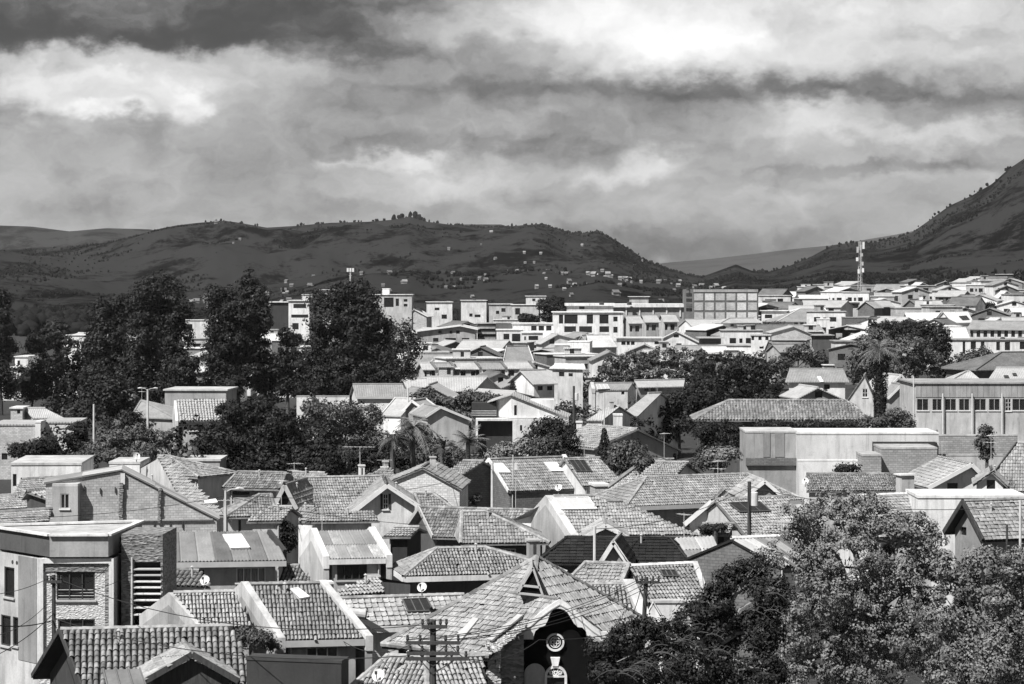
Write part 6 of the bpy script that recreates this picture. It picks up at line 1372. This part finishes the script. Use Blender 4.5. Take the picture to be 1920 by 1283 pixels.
# tiny pale houses on the slope of the far hill
def hillhouses(n,seed):
    rs=random.Random(seed); pxs,tf,X,Y,H=HILLS[hm]; top=int(np.argmin(np.abs(tf-1))); done=0
    meshes=[]
    for v in range(4):
        b=MB(); w,l,h=rs.uniform(2.4,4.2),rs.uniform(2,3),rs.uniform(1.3,2); b.box((-w/2,-l/2,-2),(w,0,0),(0,l,0),(0,0,h+2)); me=b.mesh('wall',MID)
        s=MB(); a=Vector((-w/2-.3,0,h+1.5));b2=Vector((w/2+.3,0,h+1.5)); roof_slab(s,[[Vector((-w/2-.3,-l/2-.4,h)),Vector((w/2+.3,-l/2-.4,h)),b2,a],[Vector((w/2+.3,l/2+.4,h)),Vector((-w/2-.3,l/2+.4,h)),a,b2]],.2); meshes.append((me,s.mesh('roof',M['fardark'] if v%2 else M['far'])))
    while done<n:
        i=rs.randrange(10,len(pxs)-5); j=int(top*rs.betavariate(2.0,5.0)); px=pxs[i]
        if px<150 or mnoise.noise(Vector((px*.012,j*.05,1)))<-.02+(.3 if px<330 else 0): continue
        q=H[j,i]; t=thing('hillside_house','tiny pale house on the dark far hillside','house',(X[j,i]+rs.uniform(-5,5),Y[j,i],q),'tiny houses scattered on the far hillside'); t.rotation_euler.z=rs.uniform(-.7,.7); sc=rs.uniform(.5,1.0); t.scale=(sc,sc,sc)
        me=meshes[rs.randrange(4)]
        for nm,mm in zip(('wall','roof'),me): ob=bpy.data.objects.new(nm,mm); COL.objects.link(ob); ob.parent=t
        done+=1
hillhouses(290,12)
# ------------------------------------------------------------------ trees and shrubs
TG='tall dark trees across the left'
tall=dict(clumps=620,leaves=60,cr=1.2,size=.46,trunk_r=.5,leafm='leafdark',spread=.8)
def tt(lab,d,lobes,trunk,**k): o=dict(tall); o.update(k); return tree('eucalyptus_tree',lab,TG,d,lobes,trunk,**o)
tt('tall dark tree with a broad domed head, second highest of the left group',392,[(300,545,42,30),(272,572,30,34),(330,580,27,36),(300,612,48,40),(262,635,32,38),(332,638,28,36),(290,684,44,44),(252,700,34,40),(322,696,28,34),(286,730,34,26)],296)
tt('dark tree with two narrow heads left of the domed one',398,[(187,588,16,28),(221,582,20,26),(200,628,34,32),(180,656,24,30),(218,668,34,38),(192,708,36,36),(226,734,28,28)],205)
tt('dark tree with a leaning pointed top',388,[(463,528,11,22),(478,556,23,26),(405,556,18,24),(430,560,18,20),(452,586,38,32),(410,608,26,34),(492,596,18,28),(440,636,44,34),(480,650,24,34),(420,678,30,34),(402,660,22,34),(470,690,24,34),(430,722,28,28)],446)
tt('widest dark tree of the left group beside the barn',384,[(602,570,26,24),(640,553,26,20),(671,549,23,24),(692,574,24,28),(620,600,40,34),(670,608,44,40),(716,620,28,34),(640,650,50,44),(700,660,40,40),(600,658,28,38),(660,700,60,40),(612,710,34,34),(722,708,34,34)],655,clumps=820)
tt('thin dark tree with gaps right of the widest one',380,[(766,618,13,24),(780,650,16,24),(760,680,22,28),(746,636,16,28),(772,714,18,20)],765,clumps=130,leaves=20,trunk_r=.3)
tt('low dark tree between the pointed and the widest one',390,[(541,632,24,16),(556,690,28,28),(526,682,22,28),(552,724,28,18),(500,716,20,22)],540,clumps=190,trunk_r=.3)
tt('loose grey dark tree with bright gaps near the left edge',404,[(110,622,28,20),(72,640,26,22),(130,656,30,26),(92,688,36,26),(150,700,26,32),(60,722,30,22),(112,736,32,20)],104,clumps=230,trunk_r=.35)
tt('dark tree cut by the left edge of the view',396,[(0,566,18,22),(-4,606,22,28),(8,650,20,24),(2,700,18,24),(18,735,14,14)],0,clumps=170)
tt('low dark tree behind the double street lamp',330,[(200,736,38,34),(170,758,24,24),(232,766,28,24)],205,clumps=220,leaves=22,trunk_r=.3)
tt('low dark tree behind the flat roofed block',372,[(350,690,24,24),(378,738,20,20),(340,726,20,22)],352,clumps=130,trunk_r=.25)
for i,(x,w) in enumerate(((60,44),(150,40),(250,46),(335,36),(420,34),(510,40),(590,46),(680,46),(740,30))):
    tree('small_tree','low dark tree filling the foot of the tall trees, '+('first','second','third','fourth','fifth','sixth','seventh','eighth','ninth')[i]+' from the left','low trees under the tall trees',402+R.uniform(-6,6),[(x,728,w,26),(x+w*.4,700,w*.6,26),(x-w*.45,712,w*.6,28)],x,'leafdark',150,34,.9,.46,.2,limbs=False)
tree('cedar_tree','large layered dark cedar in the middle of the garden belt',None,226,[(432,768,28,18),(482,763,34,17),(455,798,50,24),(522,793,40,24),(420,820,34,28),(480,832,50,30),(540,834,44,32),(440,858,45,26),(510,866,54,24),(572,860,34,22)],480,'leafdark',560,50,.62,.27,.4,spread=.6)
conifer('conifer_tree','broad conical conifer right of the layered cedar','conifers of the garden belt',606,808,905,104,214,'leafdark',5200,.30,.75)
conifer('cypress_tree','slim dark cypress beside the weathered tile house','conifers of the garden belt',1133,803,885,30,222,'leafdark',1600,.24,.5)
conifer('cypress_tree','small dark cypress at the centre above the white modern house','conifers of the garden belt',961,711,756,24,342,'leafdark',900,.3,.7)
B_=lambda lab,d,lobes,**k: tree(k.pop('nm','garden_tree'),lab,k.pop('grp','trees of the garden belt'),d,lobes,None,k.pop('leafm','leaf'),k.pop('clumps',200),k.pop('leaves',34),k.pop('cr',.6),k.pop('size',.28),k.pop('trunk_r',.2),**k)
B_('feathery pale tree in front of the barn',262,[(600,768,30,18),(640,772,35,22),(690,780,30,22),(618,813,33,20),(668,818,38,22),(710,828,26,22)],leafm='leafmid',clumps=330,size=.28,cr=.7)
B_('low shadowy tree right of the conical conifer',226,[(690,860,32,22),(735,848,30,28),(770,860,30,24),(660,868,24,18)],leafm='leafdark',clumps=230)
B_('dark shrubbery under the palms',222,[(810,858,34,22),(850,862,30,20),(890,866,26,16),(790,838,24,20)],leafm='leaf',clumps=260)
B_('dark rounded tree in front of the white modern house',240,[(1030,802,30,20),(1060,822,26,20),(1004,822,24,18),(1024,842,36,16),(1072,846,16,14)],leafm='leafdark',clumps=260)
B_('grey globe shaped bush beside the dark rounded tree',218,[(1022,842,24,24)],leafm='leaf',clumps=110,nm='shrub',cat='shrub')
B_('pale leafed bush left of the globe shaped one',222,[(955,845,26,14),(985,838,18,14),(930,856,20,12)],leafm='leaflight',clumps=120,nm='shrub',cat='shrub')
B_('dark garden tree below the globe shaped bush',224,[(965,866,30,12),(1060,862,34,16),(1010,872,30,10)],leafm='leafdark',clumps=160)
B_('leafy bush right of the slim cypress',214,[(1175,850,34,22),(1160,870,24,14),(1196,868,20,14)],clumps=190,nm='shrub',cat='shrub')
B_('pale tree belt left of the dark central trees',432,[(1150,690,28,18),(1190,680,34,18),(1240,670,38,20),(1290,672,34,20),(1220,700,48,16),(1300,700,38,18),(1170,705,38,12)],leafm='leaf',clumps=330,size=.5,cr=.9)
B_('dark tree mass behind the long tiled roof',392,[(1350,690,38,28),(1400,690,38,26),(1440,710,38,28),(1370,728,44,28),(1320,728,34,28),(1432,744,38,22)],leafm='leafdark',clumps=420,size=.5,cr=.9)
B_('dark tree left of the long tiled roof',305,[(1250,764,33,23),(1290,758,38,28),(1328,744,28,22),(1232,785,22,18),(1270,794,38,16)],leafm='leafdark',clumps=330,size=.42,cr=.75)
B_('grey green tree at the pale gable right of the dark tree mass',450,[(1500,660,26,16),(1530,670,18,13),(1460,684,28,16),(1490,700,24,12)],leafm='leaf',clumps=170,size=.5,cr=.8)
B_('ivy covered tree at the left end of the long tiled house',259,[(1320,810,20,22),(1350,813,26,26),(1382,815,16,26),(1342,845,33,20)],leafm='leafdark',clumps=260)
B_('climbing shrubs at the right end of the long tiled house',254,[(1640,792,28,11),(1680,784,26,16),(1700,797,17,10)],leafm='leaf',clumps=150,nm='shrub',cat='shrub')
B_('low hedge along the shaded wall of the long tiled house',256,[(1450,797,34,7),(1520,797,34,7),(1580,797,30,7)],leafm='leafdark',clumps=130,nm='hedge',cat='hedge')
B_('pale leafed bush at the foot of the ivy tree',224,[(1355,852,34,11),(1332,860,18,8)],leafm='leaflight',clumps=110,nm='shrub',cat='shrub')
B_('bright leafed tree around the tall palm',420,[(1640,640,33,26),(1700,660,44,32),(1620,678,33,28),(1680,692,48,22),(1742,682,26,26)],leafm='leafmid',clumps=420,size=.46,cr=.8)
B_('dark round tree behind the tall palm',446,[(1700,620,48,18),(1750,640,33,32),(1650,612,22,11),(1768,678,18,36)],leafm='leafdark',clumps=360,size=.5,cr=.9)
B_('low bushes below the white colonnade block',400,[(1815,672,24,12),(1840,665,18,13),(1800,688,22,12)],leafm='leaf',clumps=120,size=.45,cr=.8,nm='shrub',cat='shrub')
B_('small round dark tree on the right hillside',655,[(1852,583,18,13)],leafm='leafdark',clumps=110,size=.6,cr=1.0)
B_('dark tree at the right edge of the skyline',900,[(1912,522,13,15),(1918,540,10,10)],leafm='leafdark',clumps=120,size=.8,cr=1.3)
B_('round dark tree on the skyline at the centre',645,[(1020,572,12,12),(1040,572,20,16),(1055,588,16,12),(1035,594,24,10)],leafm='leafdark',clumps=230,size=.55,cr=.9)
B_('flat dark bush left of the round skyline tree',610,[(985,597,16,8),(1000,600,12,7)],leafm='leafdark',clumps=90,size=.5,cr=.8)
B_('bushes behind the white modern house',328,[(880,745,24,12),(915,750,28,14),(850,755,18,10),(936,761,22,10),(890,765,26,9)],leafm='leaf',clumps=220,size=.4,cr=.7,nm='shrub',cat='shrub')
B_('bushes right of the barn under the thin dark tree',330,[(800,742,18,12),(820,752,16,10),(780,752,14,10)],leafm='leaf',clumps=110,size=.4,cr=.7,nm='shrub',cat='shrub')
B_('dark rounded bushes before the pale brick walls at left',240,[(40,845,20,14),(70,840,23,15),(96,845,16,13)],leafm='leafdark',clumps=190,nm='shrub',cat='shrub')
B_('small dark tree at the right end of the pale brick walls',262,[(150,808,14,16),(140,828,16,14),(160,836,14,12)],leafm='leafdark',clumps=110)
B_('sunlit pale shrubs below the double street lamp',246,[(220,820,33,13),(260,813,28,16),(300,820,23,14),(200,838,38,10),(270,844,38,12)],leafm='leafmid',clumps=280,nm='shrub',cat='shrub')
B_('low clipped hedge behind the left roofs',226,[(165,856,30,8),(215,856,30,9),(262,858,24,9)],leafm='leaf',clumps=160,nm='hedge',cat='hedge')
B_('dark bush between the pyramid roof and the lamp',286,[(240,785,24,16),(262,795,24,12),(215,795,18,12)],leafm='leafdark',clumps=130,nm='shrub',cat='shrub')
B_('tree crown over the tiled cottage side wall',238,[(385,845,20,22),(402,815,14,26),(372,866,18,12)],leafm='leafdark',clumps=140)
B_('slender small tree before the grey block wall at right',232,[(1848,810,12,13),(1845,832,14,13),(1850,850,12,11)],leafm='leaf',clumps=90,size=.26,cr=.45)
B_('tuft of dark grass like shrub at the foot of the white hall',221,[(1588,880,18,7)],leafm='leafdark',clumps=50,nm='shrub',cat='shrub')
B_('pale foliage below the tuft by the white hall',200,[(1205,866,20,7),(1330,868,30,8)],leafm='leaf',clumps=70,nm='shrub',cat='shrub')
B_('climbing bush spilling over the parapet house',110,[(462,1188,20,12),(488,1196,22,13),(508,1210,14,8),(450,1204,12,10)],clumps=170,leaves=24,cr=.28,size=.13,nm='shrub',cat='shrub',trunk_r=.08)
B_('dark shrub in the passage beside the white villa',160,[(532,1000,16,22),(540,1020,12,12)],leafm='leafdark',clumps=90,nm='shrub',cat='shrub',size=.22,cr=.4)
B_('pale ivy growing beside the skylight house brick wall',204,[(880,936,22,8),(860,905,12,16)],leafm='leaf',clumps=70,nm='shrub',cat='shrub',size=.24,cr=.4)
B_('dark planter bushes on the porch of the white solar gable',148,[(1330,990,18,4),(1350,988,14,4)],leafm='leafdark',clumps=60,nm='shrub',cat='shrub',size=.16,cr=.25)
# palms
palm('palm_tree','tall palm with a shaggy trunk in front of the round trees at right','palms',1650,655,318,52,44,.55,leafm='leaflight',droop=.8)
palm('palm_tree','broad palm with drooping fronds in the garden belt','palms',776,802,216,58,40,.3,skirt=False,leafm='leaflight')
palm('palm_tree','lower palm left of the broad one','palms',738,822,214,42,32,.25,skirt=False,leafm='leafmid')
palm('palm_tree','spiky palm right of the broad one','palms',880,826,213,46,30,.25,skirt=False,droop=.5,leafm='leaflight')
palm('palm_tree','small palm between the broad and the spiky one','palms',832,838,212,34,24,.22,skirt=False,droop=.7,leafm='leafmid')
# the big trees at the right
tree('broadleaf_tree','big sunlit broadleaf tree at the lower right, tallest of the front trees','front trees',93,
 [(1500,962,36,20),(1548,946,42,22),(1612,936,32,22),(1565,985,58,32),(1640,975,52,33),(1698,986,46,32),(1733,1012,36,32),(1497,1002,32,24),(1600,1040,78,42),(1690,1056,62,42),(1525,1058,44,38),(1560,1110,68,46),(1650,1122,78,48),(1735,1100,48,42),(1500,1130,48,42),(1600,1182,78,42),(1700,1182,68,46),(1640,1244,78,40),(1545,1244,60,38),(1745,1236,50,38),(1480,1190,40,40),(1470,1262,50,34),(1450,1040,26,22),(1600,1290,70,26)],1640,
 'leaflight',900,72,.36,.13,.32,spread=.45,jit=.55,bark='palebark')
tree('broadleaf_tree','pale leafed tree filling the lower right corner','front trees',89,
 [(1840,1048,33,22),(1892,1058,38,26),(1802,1092,33,28),(1862,1110,48,38),(1912,1130,28,46),(1820,1160,43,38),(1882,1190,48,43),(1790,1210,38,38),(1850,1250,58,38),(1912,1262,28,28),(1775,1062,28,26),(1768,1150,34,40),(1780,1262,40,30),(1925,1060,26,40),(1930,1200,26,50)],1850,'leaflight',480,72,.36,.13,.25,spread=.5,jit=.55,bark='palebark')
t=tree('conifer_tree','dark conifer with drooping pale twigs right of the villa','front trees',86,
 [(1132,1212,30,26),(1180,1192,36,26),(1222,1178,36,24),(1262,1200,42,32),(1292,1162,32,30),(1338,1132,36,36),(1370,1092,30,30),(1410,1072,34,26),(1440,1112,38,42),(1350,1182,48,42),(1420,1182,48,48),(1230,1252,58,32),(1142,1256,42,28),(1320,1252,58,38),(1420,1262,58,34)],1320,'leafdark',700,60,.34,.13,.28,spread=.4,bark='palebark')
for q in range(22):
    px,py=R.uniform(1130,1440),R.uniform(1110,1270)
    if py<1300-(px-1090)*.62: py=1300-(px-1090)*.55
    p=P(px,py,84.2+R.uniform(0,.8)); s=R.choice((-1,1)); L=R.uniform(.5,1.1); b=MB()
    pts=[p+Vector((s*L*u,-.25*u,.10*math.sin(u*3)-.32*L*u*u)) for u in (0,.25,.5,.75,1)]; b.tube(pts,[.018,.016,.013,.010,.004],5)
    for u in (1,2,3): 
        e=pts[u]; b.tube([e,e+Vector((s*.12,-.05,.14)),e+Vector((s*.26,-.08,.10))],[.016,.012,.004],4)
    b.build('twig',M['bark'],t)
# scattered small trees among the far roofs
def far_trees(n,xr,dr,lab,grp,seed):
    rs=random.Random(seed)
    for _ in range(n):
        for _t in range(40):
            px,d=rs.uniform(*xr),rs.uniform(*dr); x=(px-960)*d/F
            if not any((x-a)**2+(d-b)**2<6.5**2 for a,b in OCC): break
        g=ground_z(x,d); h=rs.uniform(4.0,7.5); k=F/d; yc=HOR+(EYE-(g+h*.62))*k; r=rs.uniform(1.5,2.8)*k
        lf=rs.choice(['leafdark','leaf','leafdark']); tree('small_tree',{'leafdark':'small dark tree','leaf':'small leafy tree'}[lf]+' beside the '+near(x,d,8),'small trees among the houses',d,[(px,yc,r,h*.36*k),(px+r*.5,yc+h*.14*k,r*.8,h*.26*k),(px-r*.6,yc+h*.12*k,r*.7,h*.25*k)],px,lf,46,16,.8,.55,.14,limbs=False)
far_trees(46,(790,1480),(350,760),'small tree squeezed between the roofs of the far town','trees in the far town',21)
far_trees(44,(1440,1930),(420,900),'small tree squeezed between the roofs of the right hillside','trees on the right hillside',22)
far_trees(34,(-20,780),(300,700),'small dark tree behind the tall trees','low trees at left',23)
far_trees(30,(560,1300),(262,345),'garden tree between the middle houses','garden trees of the middle',24)
far_trees(16,(0,560),(215,290),'garden tree behind the left roofs','garden trees at left',25)
# ------------------------------------------------------------------ poles, cables, aerials, dishes, masts
pole('power_pole','dark wooden power pole with stacked crossarms in front of the villa',812,1163,None,86,.13,'pole',((1174,24,3),(1204,51,0),(1224,48,2),(1234,58,8)),'power poles')
pole('power_pole','slim power pole with one crossarm right of the villa roof',1212,1082,None,109,.11,'pole',((1091,22,2),),'power poles',lean=-.5)
pole('power_pole','dark pole with a short crossarm before the stone clad building',101,1078,None,107,.10,'pole',((1090,14,2),),'power poles')
pole('street_lamp','pale double armed street lamp above the shrubs at left',277,730,None,284,.14,'paleconc',(),'street lamps',cat='street lamp',lamp=(-1,1))
pole('street_lamp','pale lamp pole between the small hipped house and the brick wall',423,920,None,156,.09,'paleconc',(),'street lamps',cat='street lamp',lamp=(1,))
pole('utility_pole','pale slim pole standing before the skylight house',923,868,None,198,.13,'paleconc',(),'plain poles')
pole('utility_pole','grey pole in the dark shrubs at left',176,758,None,268,.13,'paleconc',(),'plain poles')
pole('transformer_pole','pole with a pale transformer drum before the solar gable',1405,903,None,150,.13,'pole',(),'plain poles',box=936)
pole('utility_pole','short pale pole standing out of the black shingle roof',1115,988,None,137,.10,'paleconc',(),'plain poles')
pole('utility_pole','thin pale pole right of the timber gable, at the right edge',1913,938,None,139,.08,'paleconc',(),'plain poles')
pole('utility_pole','short pole before the timber gable wall at the right edge',1888,984,None,138,.07,'pole',(),'plain poles')
pole('utility_pole','thin pale pole before the tiled gables right of the barn',765,728,None,304,.12,'paleconc',(),'plain poles')
pole('transformer_pole','dark utility pole with a drum right of the white modern house',1076,724,None,286,.16,'pole',(),'plain poles',box=744)
pole('utility_pole','thin pole at the left end of the office building',1713,706,None,296,.09,'paleconc',(),'plain poles')
pole('utility_pole','thin pole before the white blank fronted house',1133,736,None,282,.08,'paleconc',(),'plain poles')
# roof mast with a white box on the skylight house
r=thing('roof_mast','thin roof mast with a small white box on the skylight house','aerial mast',(P(962,905,199).x,199,P(962,908,199).z)); b=MB(); b.tube([P(962,908,199),P(962,853,199)],.05,6); b.build('mast',M['steel'],r)
b=MB(); p=P(967,875,198.8); b.cbox((p.x,198.8,p.z-.25),.28,.2,.5); b.build('box',W,r)
def aerial(lab,px,py,pb,d,w):
    r=thing('tv_aerial',lab,'tv aerial',(P(px,pb,d).x,d,P(px,pb,d).z),'tv aerials'); b=MB(); b.tube([P(px,pb,d),P(px,py,d)],.025,5); b.build('mast',M['steel'],r)
    c=P(px,py,d); k=w*d/F; b=MB(); b.bar(c-Vector((k*.6,0,0)),c+Vector((k*.5,0,-.02)),.04,.04)
    for q in range(7):
        e=c+Vector((-k*.55+k*1.0*q/6,0,0)); b.tube([e-Vector((.1,.4,0)),e+Vector((.1,.4,0))],.02,4)
    b.build('boom',M['steel'],r)
aerial('tv aerial with a long boom against the dark conifer',675,838,884,197,54)
# dishes
dish('white dish on the low annex beside the gabled neighbour roof',384,1088,125,9.5)
dish('white dish standing before the dark wall of the broad hipped house',791,1101,118.5,9.5)
dish('white dish on the square tiled corner house at the bottom edge',709,1266,94.5,12.5)
dish('white dish at the eave of the skylight house',1047,914,197,7)
dish('small white dish above the shed roof by the big tree',1510,902,184,6.5)
dish('white dish tilted up on the low white cube at left',256,855,188,7,face=(.5,-1,.5))
tank('dark water tank on the right hillside',1590,560,720,4,5); tank('dark water tank at the centre skyline',1290,540,642,3,5)
# cell mast: three legged lattice with panel antennas
def mast(name,lab,px,yt,yb,d,w,panels=True):
    zt=P(px,yt,d).z; x=P(px,yt,d).x; z0=ground_z(x,d); r=thing(name,lab,'telecom mast',(x,d,z0),'telecom masts'); legs=[Vector((w*math.cos(a),w*math.sin(a),0)) for a in (0.5,2.6,4.7)]
    for l in legs: b=MB(); b.tube([Vector((x,d,z0))+l*1.4,Vector((x,d,zt))+l*.7],.10,5); b.build('leg',M['steel'],r)
    b=MB(); n=16
    for q in range(n):
        t0,t1=q/n,(q+1)/n
        for i in range(3):
            f=lambda l,t: Vector((x,d,z0+(zt-z0)*t))+l*(1.4-.7*t); b.bar(f(legs[i],t0),f(legs[(i+1)%3],t1),.07,.07); b.bar(f(legs[i],t1),f(legs[(i+1)%3],t1),.07,.07)
    b.build('lattice',M['steel'],r)
    if panels:
        for q,(dx,yy,h,dy) in enumerate(((6,yt+1,13,.6),(-5,yt+10,11,.6),(1,yt+6,10,-.9),(-6,yt+30,7,.5),(4,yt+38,7,.7),(5,yt+50,8,.6),(-3,yt+52,8,.6),(3,yt+22,6,.7))):
            k=d/F; b=MB(); p=P(px+dx,yy,d-dy); b.cbox((p.x,p.y,p.z-h*k),.75,.35,h*k); b.build('antenna',M['trim'] if q%3!=1 else M['greytrim'],r); b=MB(); b.bar(p-Vector((0,0,h*k*.5)),Vector((x,d,p.z-h*k*.5)),.09,.09); b.build('bracket',M['steel'],r)
mast('telecom_mast','tall lattice telecom mast with panel antennas on the right skyline',1613,453,545,890,.75)
def smallmast():
    d=770; k=d/F; x=P(657,0,d).x; r=thing('telecom_mast','small mast with two panels above the widest dark tree','telecom mast',(x,d,ground_z(x,d)),'telecom masts'); b=MB(); b.tube([(x,d,ground_z(x,d)),(x,d,P(0,503,d).z)],[.35,.22],7); b.build('post',M['steel'],r)
    for dx in (-5,0,5): b=MB(); p=P(657+dx,503,d-.3); b.cbox((p.x,p.y,p.z-7*k),.6,.3,7*k); b.build('antenna',M['trim'],r)
    b=MB(); b.bar(P(651,508,d),P(663,508,d),.12,.12); b.bar(P(654,517,d),P(660,517,d),.12,.12); b.build('bracket',M['steel'],r)
smallmast()
# overhead cables
a=[P(762,1200,86),P(788,1200,86),P(836,1200,86),P(861,1200,86)]; far_=[P(1196,1088,109),P(1204,1088,109),P(1222,1088,109),P(1238,1088,109)]
for q,(p,s) in enumerate(zip(a,far_)): wire('thin cable strung from the villa power pole to the slim pole, '+('outer left','inner left','inner right','outer right')[q],[p,s],.017,.5)
l0=[P(88,1086,107),P(114,1088,107)]
wire('thin cable between the villa power pole and the dark pole at left, upper',[P(794,1172,86),l0[1]],.017,.9)
wire('thin cable between the villa power pole and the dark pole at left, lower',[P(762,1230,86),P(101,1160,107)],.018,.7)
wire('cable leaving the left edge from the dark pole, upper',[l0[0],P(-60,1112,112)],.017,.3)
wire('thick cable leaving the left edge from the dark pole, lower',[P(101,1163,107),P(-60,1160,100)],.026,.3)
wire('cable leaving the dark pole towards the bottom left corner',[P(101,1150,107),P(-60,1250,84)],.02,.3)
wire('cable sweeping from the villa power pole past the stone flank',[P(880,1236,86),P(1010,1200,90),P(1300,1150,104)],.02,.3)
wire('slack cable over the roofs from the lamp pole to the pale slim pole',[P(423,928,156),P(923,880,198)],.02,1.0)
wire('cable from the transformer pole to the right edge',[P(1405,912,150),P(1940,945,139)],.02,.8)
wire('cable from the transformer pole to the short pale pole',[P(1405,914,150),P(1115,992,137)],.02,.6)

# aerials on the ridges of the nearer houses
rs=random.Random(77)
cand=[x for x in RIDGES if 100<x[1].y<330 and inview(x[1]) and x[0].name.split('.')[0] not in ('tiled_annex','barn')]; rs.shuffle(cand)
def short(l): w=l.split(); return ' '.join(w[:8])
for root,A,B,C,D,rk in cand[:17]:
    q=A.lerp(B,rs.uniform(.1,.9)); hh=rs.uniform(1.3,2.6); r=thing('tv_aerial','thin tv aerial on the ridge of the '+short(root['label']),'tv aerial',tuple(q),'tv aerials'); b=MB(); b.tube([q-Vector((0,0,.1)),q+Vector((0,0,hh))],.02,5); b.build('mast',M['steel'],r)
    b=MB(); y=rs.uniform(-1,1); u=Vector((math.cos(y),math.sin(y),0)); v=Vector((-u.y,u.x,0)); c=q+Vector((0,0,hh-.1)); b.tube([c-u*.55,c+u*.55],.014,4)
    for k in range(6): e=c+u*(-.5+.2*k); b.tube([e-v*(.18+.05*k),e+v*(.18+.05*k)],.009,4)
    if rs.random()<.5:
        c2=c-Vector((0,0,.5)); b.tube([c2-v*.5,c2+v*.5],.016,4)
        for k in range(4): e=c2+v*(-.45+.3*k); b.tube([e-u*.3,e+u*.3],.02,4)
    b.build('boom',M['steel'],r)
for root,A,B,C,D,rk in [x for x in cand if x[1].y>150][17:20]:
    q=A.lerp(B,.5).lerp(C.lerp(D,.5),.12); w=rs.uniform(.4,.55); b=MB(); b.cbox((q.x,q.y,q.z-.6),w,w,1.3,.2); c=b.build('chimney',rs.choice([PL,GY,M['brick']]),root); b=MB(); b.cbox((q.x,q.y,q.z+.7),w*1.3,w*1.3,.1,.2); b.build('cap',GT,c)
# service drops from the near poles
for lab,p,s in (('service cable from the villa power pole to the parapet house',P(788,1200,86),P(640,1200,112)),('service cable from the villa power pole to the villa wall',P(836,1200,86),P(900,1240,99.5)),
  ('service cable from the dark pole to the modern building',P(114,1090,107),P(205,1060,115.5)),('service cable from the dark pole to the timber gabled house',P(101,1150,107),P(113,1186,103)),
  ('service cable from the slim power pole to the ribbed tile house',P(1222,1090,109),P(1310,1064,126)),('service cable from the slim power pole to the garden wall gable',P(1204,1092,109),P(1180,1160,112)),
  ('long cable high across the left roofs to the lamp pole',P(-30,972,150),P(423,930,156)),('cable from the lamp pole across the white villa roof',P(423,930,156),P(800,985,150)),('cable across the lower walls of the modern building',P(-40,1195,104),P(101,1120,107)),
  ('cable along the modern building front to the tower',P(101,1110,107),P(248,1075,116.2))):
    wire(lab,[p,s],.017,rs.uniform(.25,.6))
for i,(px,py,d,lab) in enumerate(((1128,566,564,'small dark tank on the windowed white building'),(1180,566,648,'dark tank at the left end of the long white roof'),(1400,541,642,'dark tank on the brick grid block'),(1560,530,928,'dark tank on the long white block by the mast'),(888,560,822,'dark tank on the skyline house with the broad board'),(1850,516,905,'dark tank on the high white two storey house'),(1455,578,642,'dark tank on the white block right of the grid block'),(1880,632,472,'dark tank on the long white block with tall windows'))):
    tank(lab,px,py,d,4.5,6)
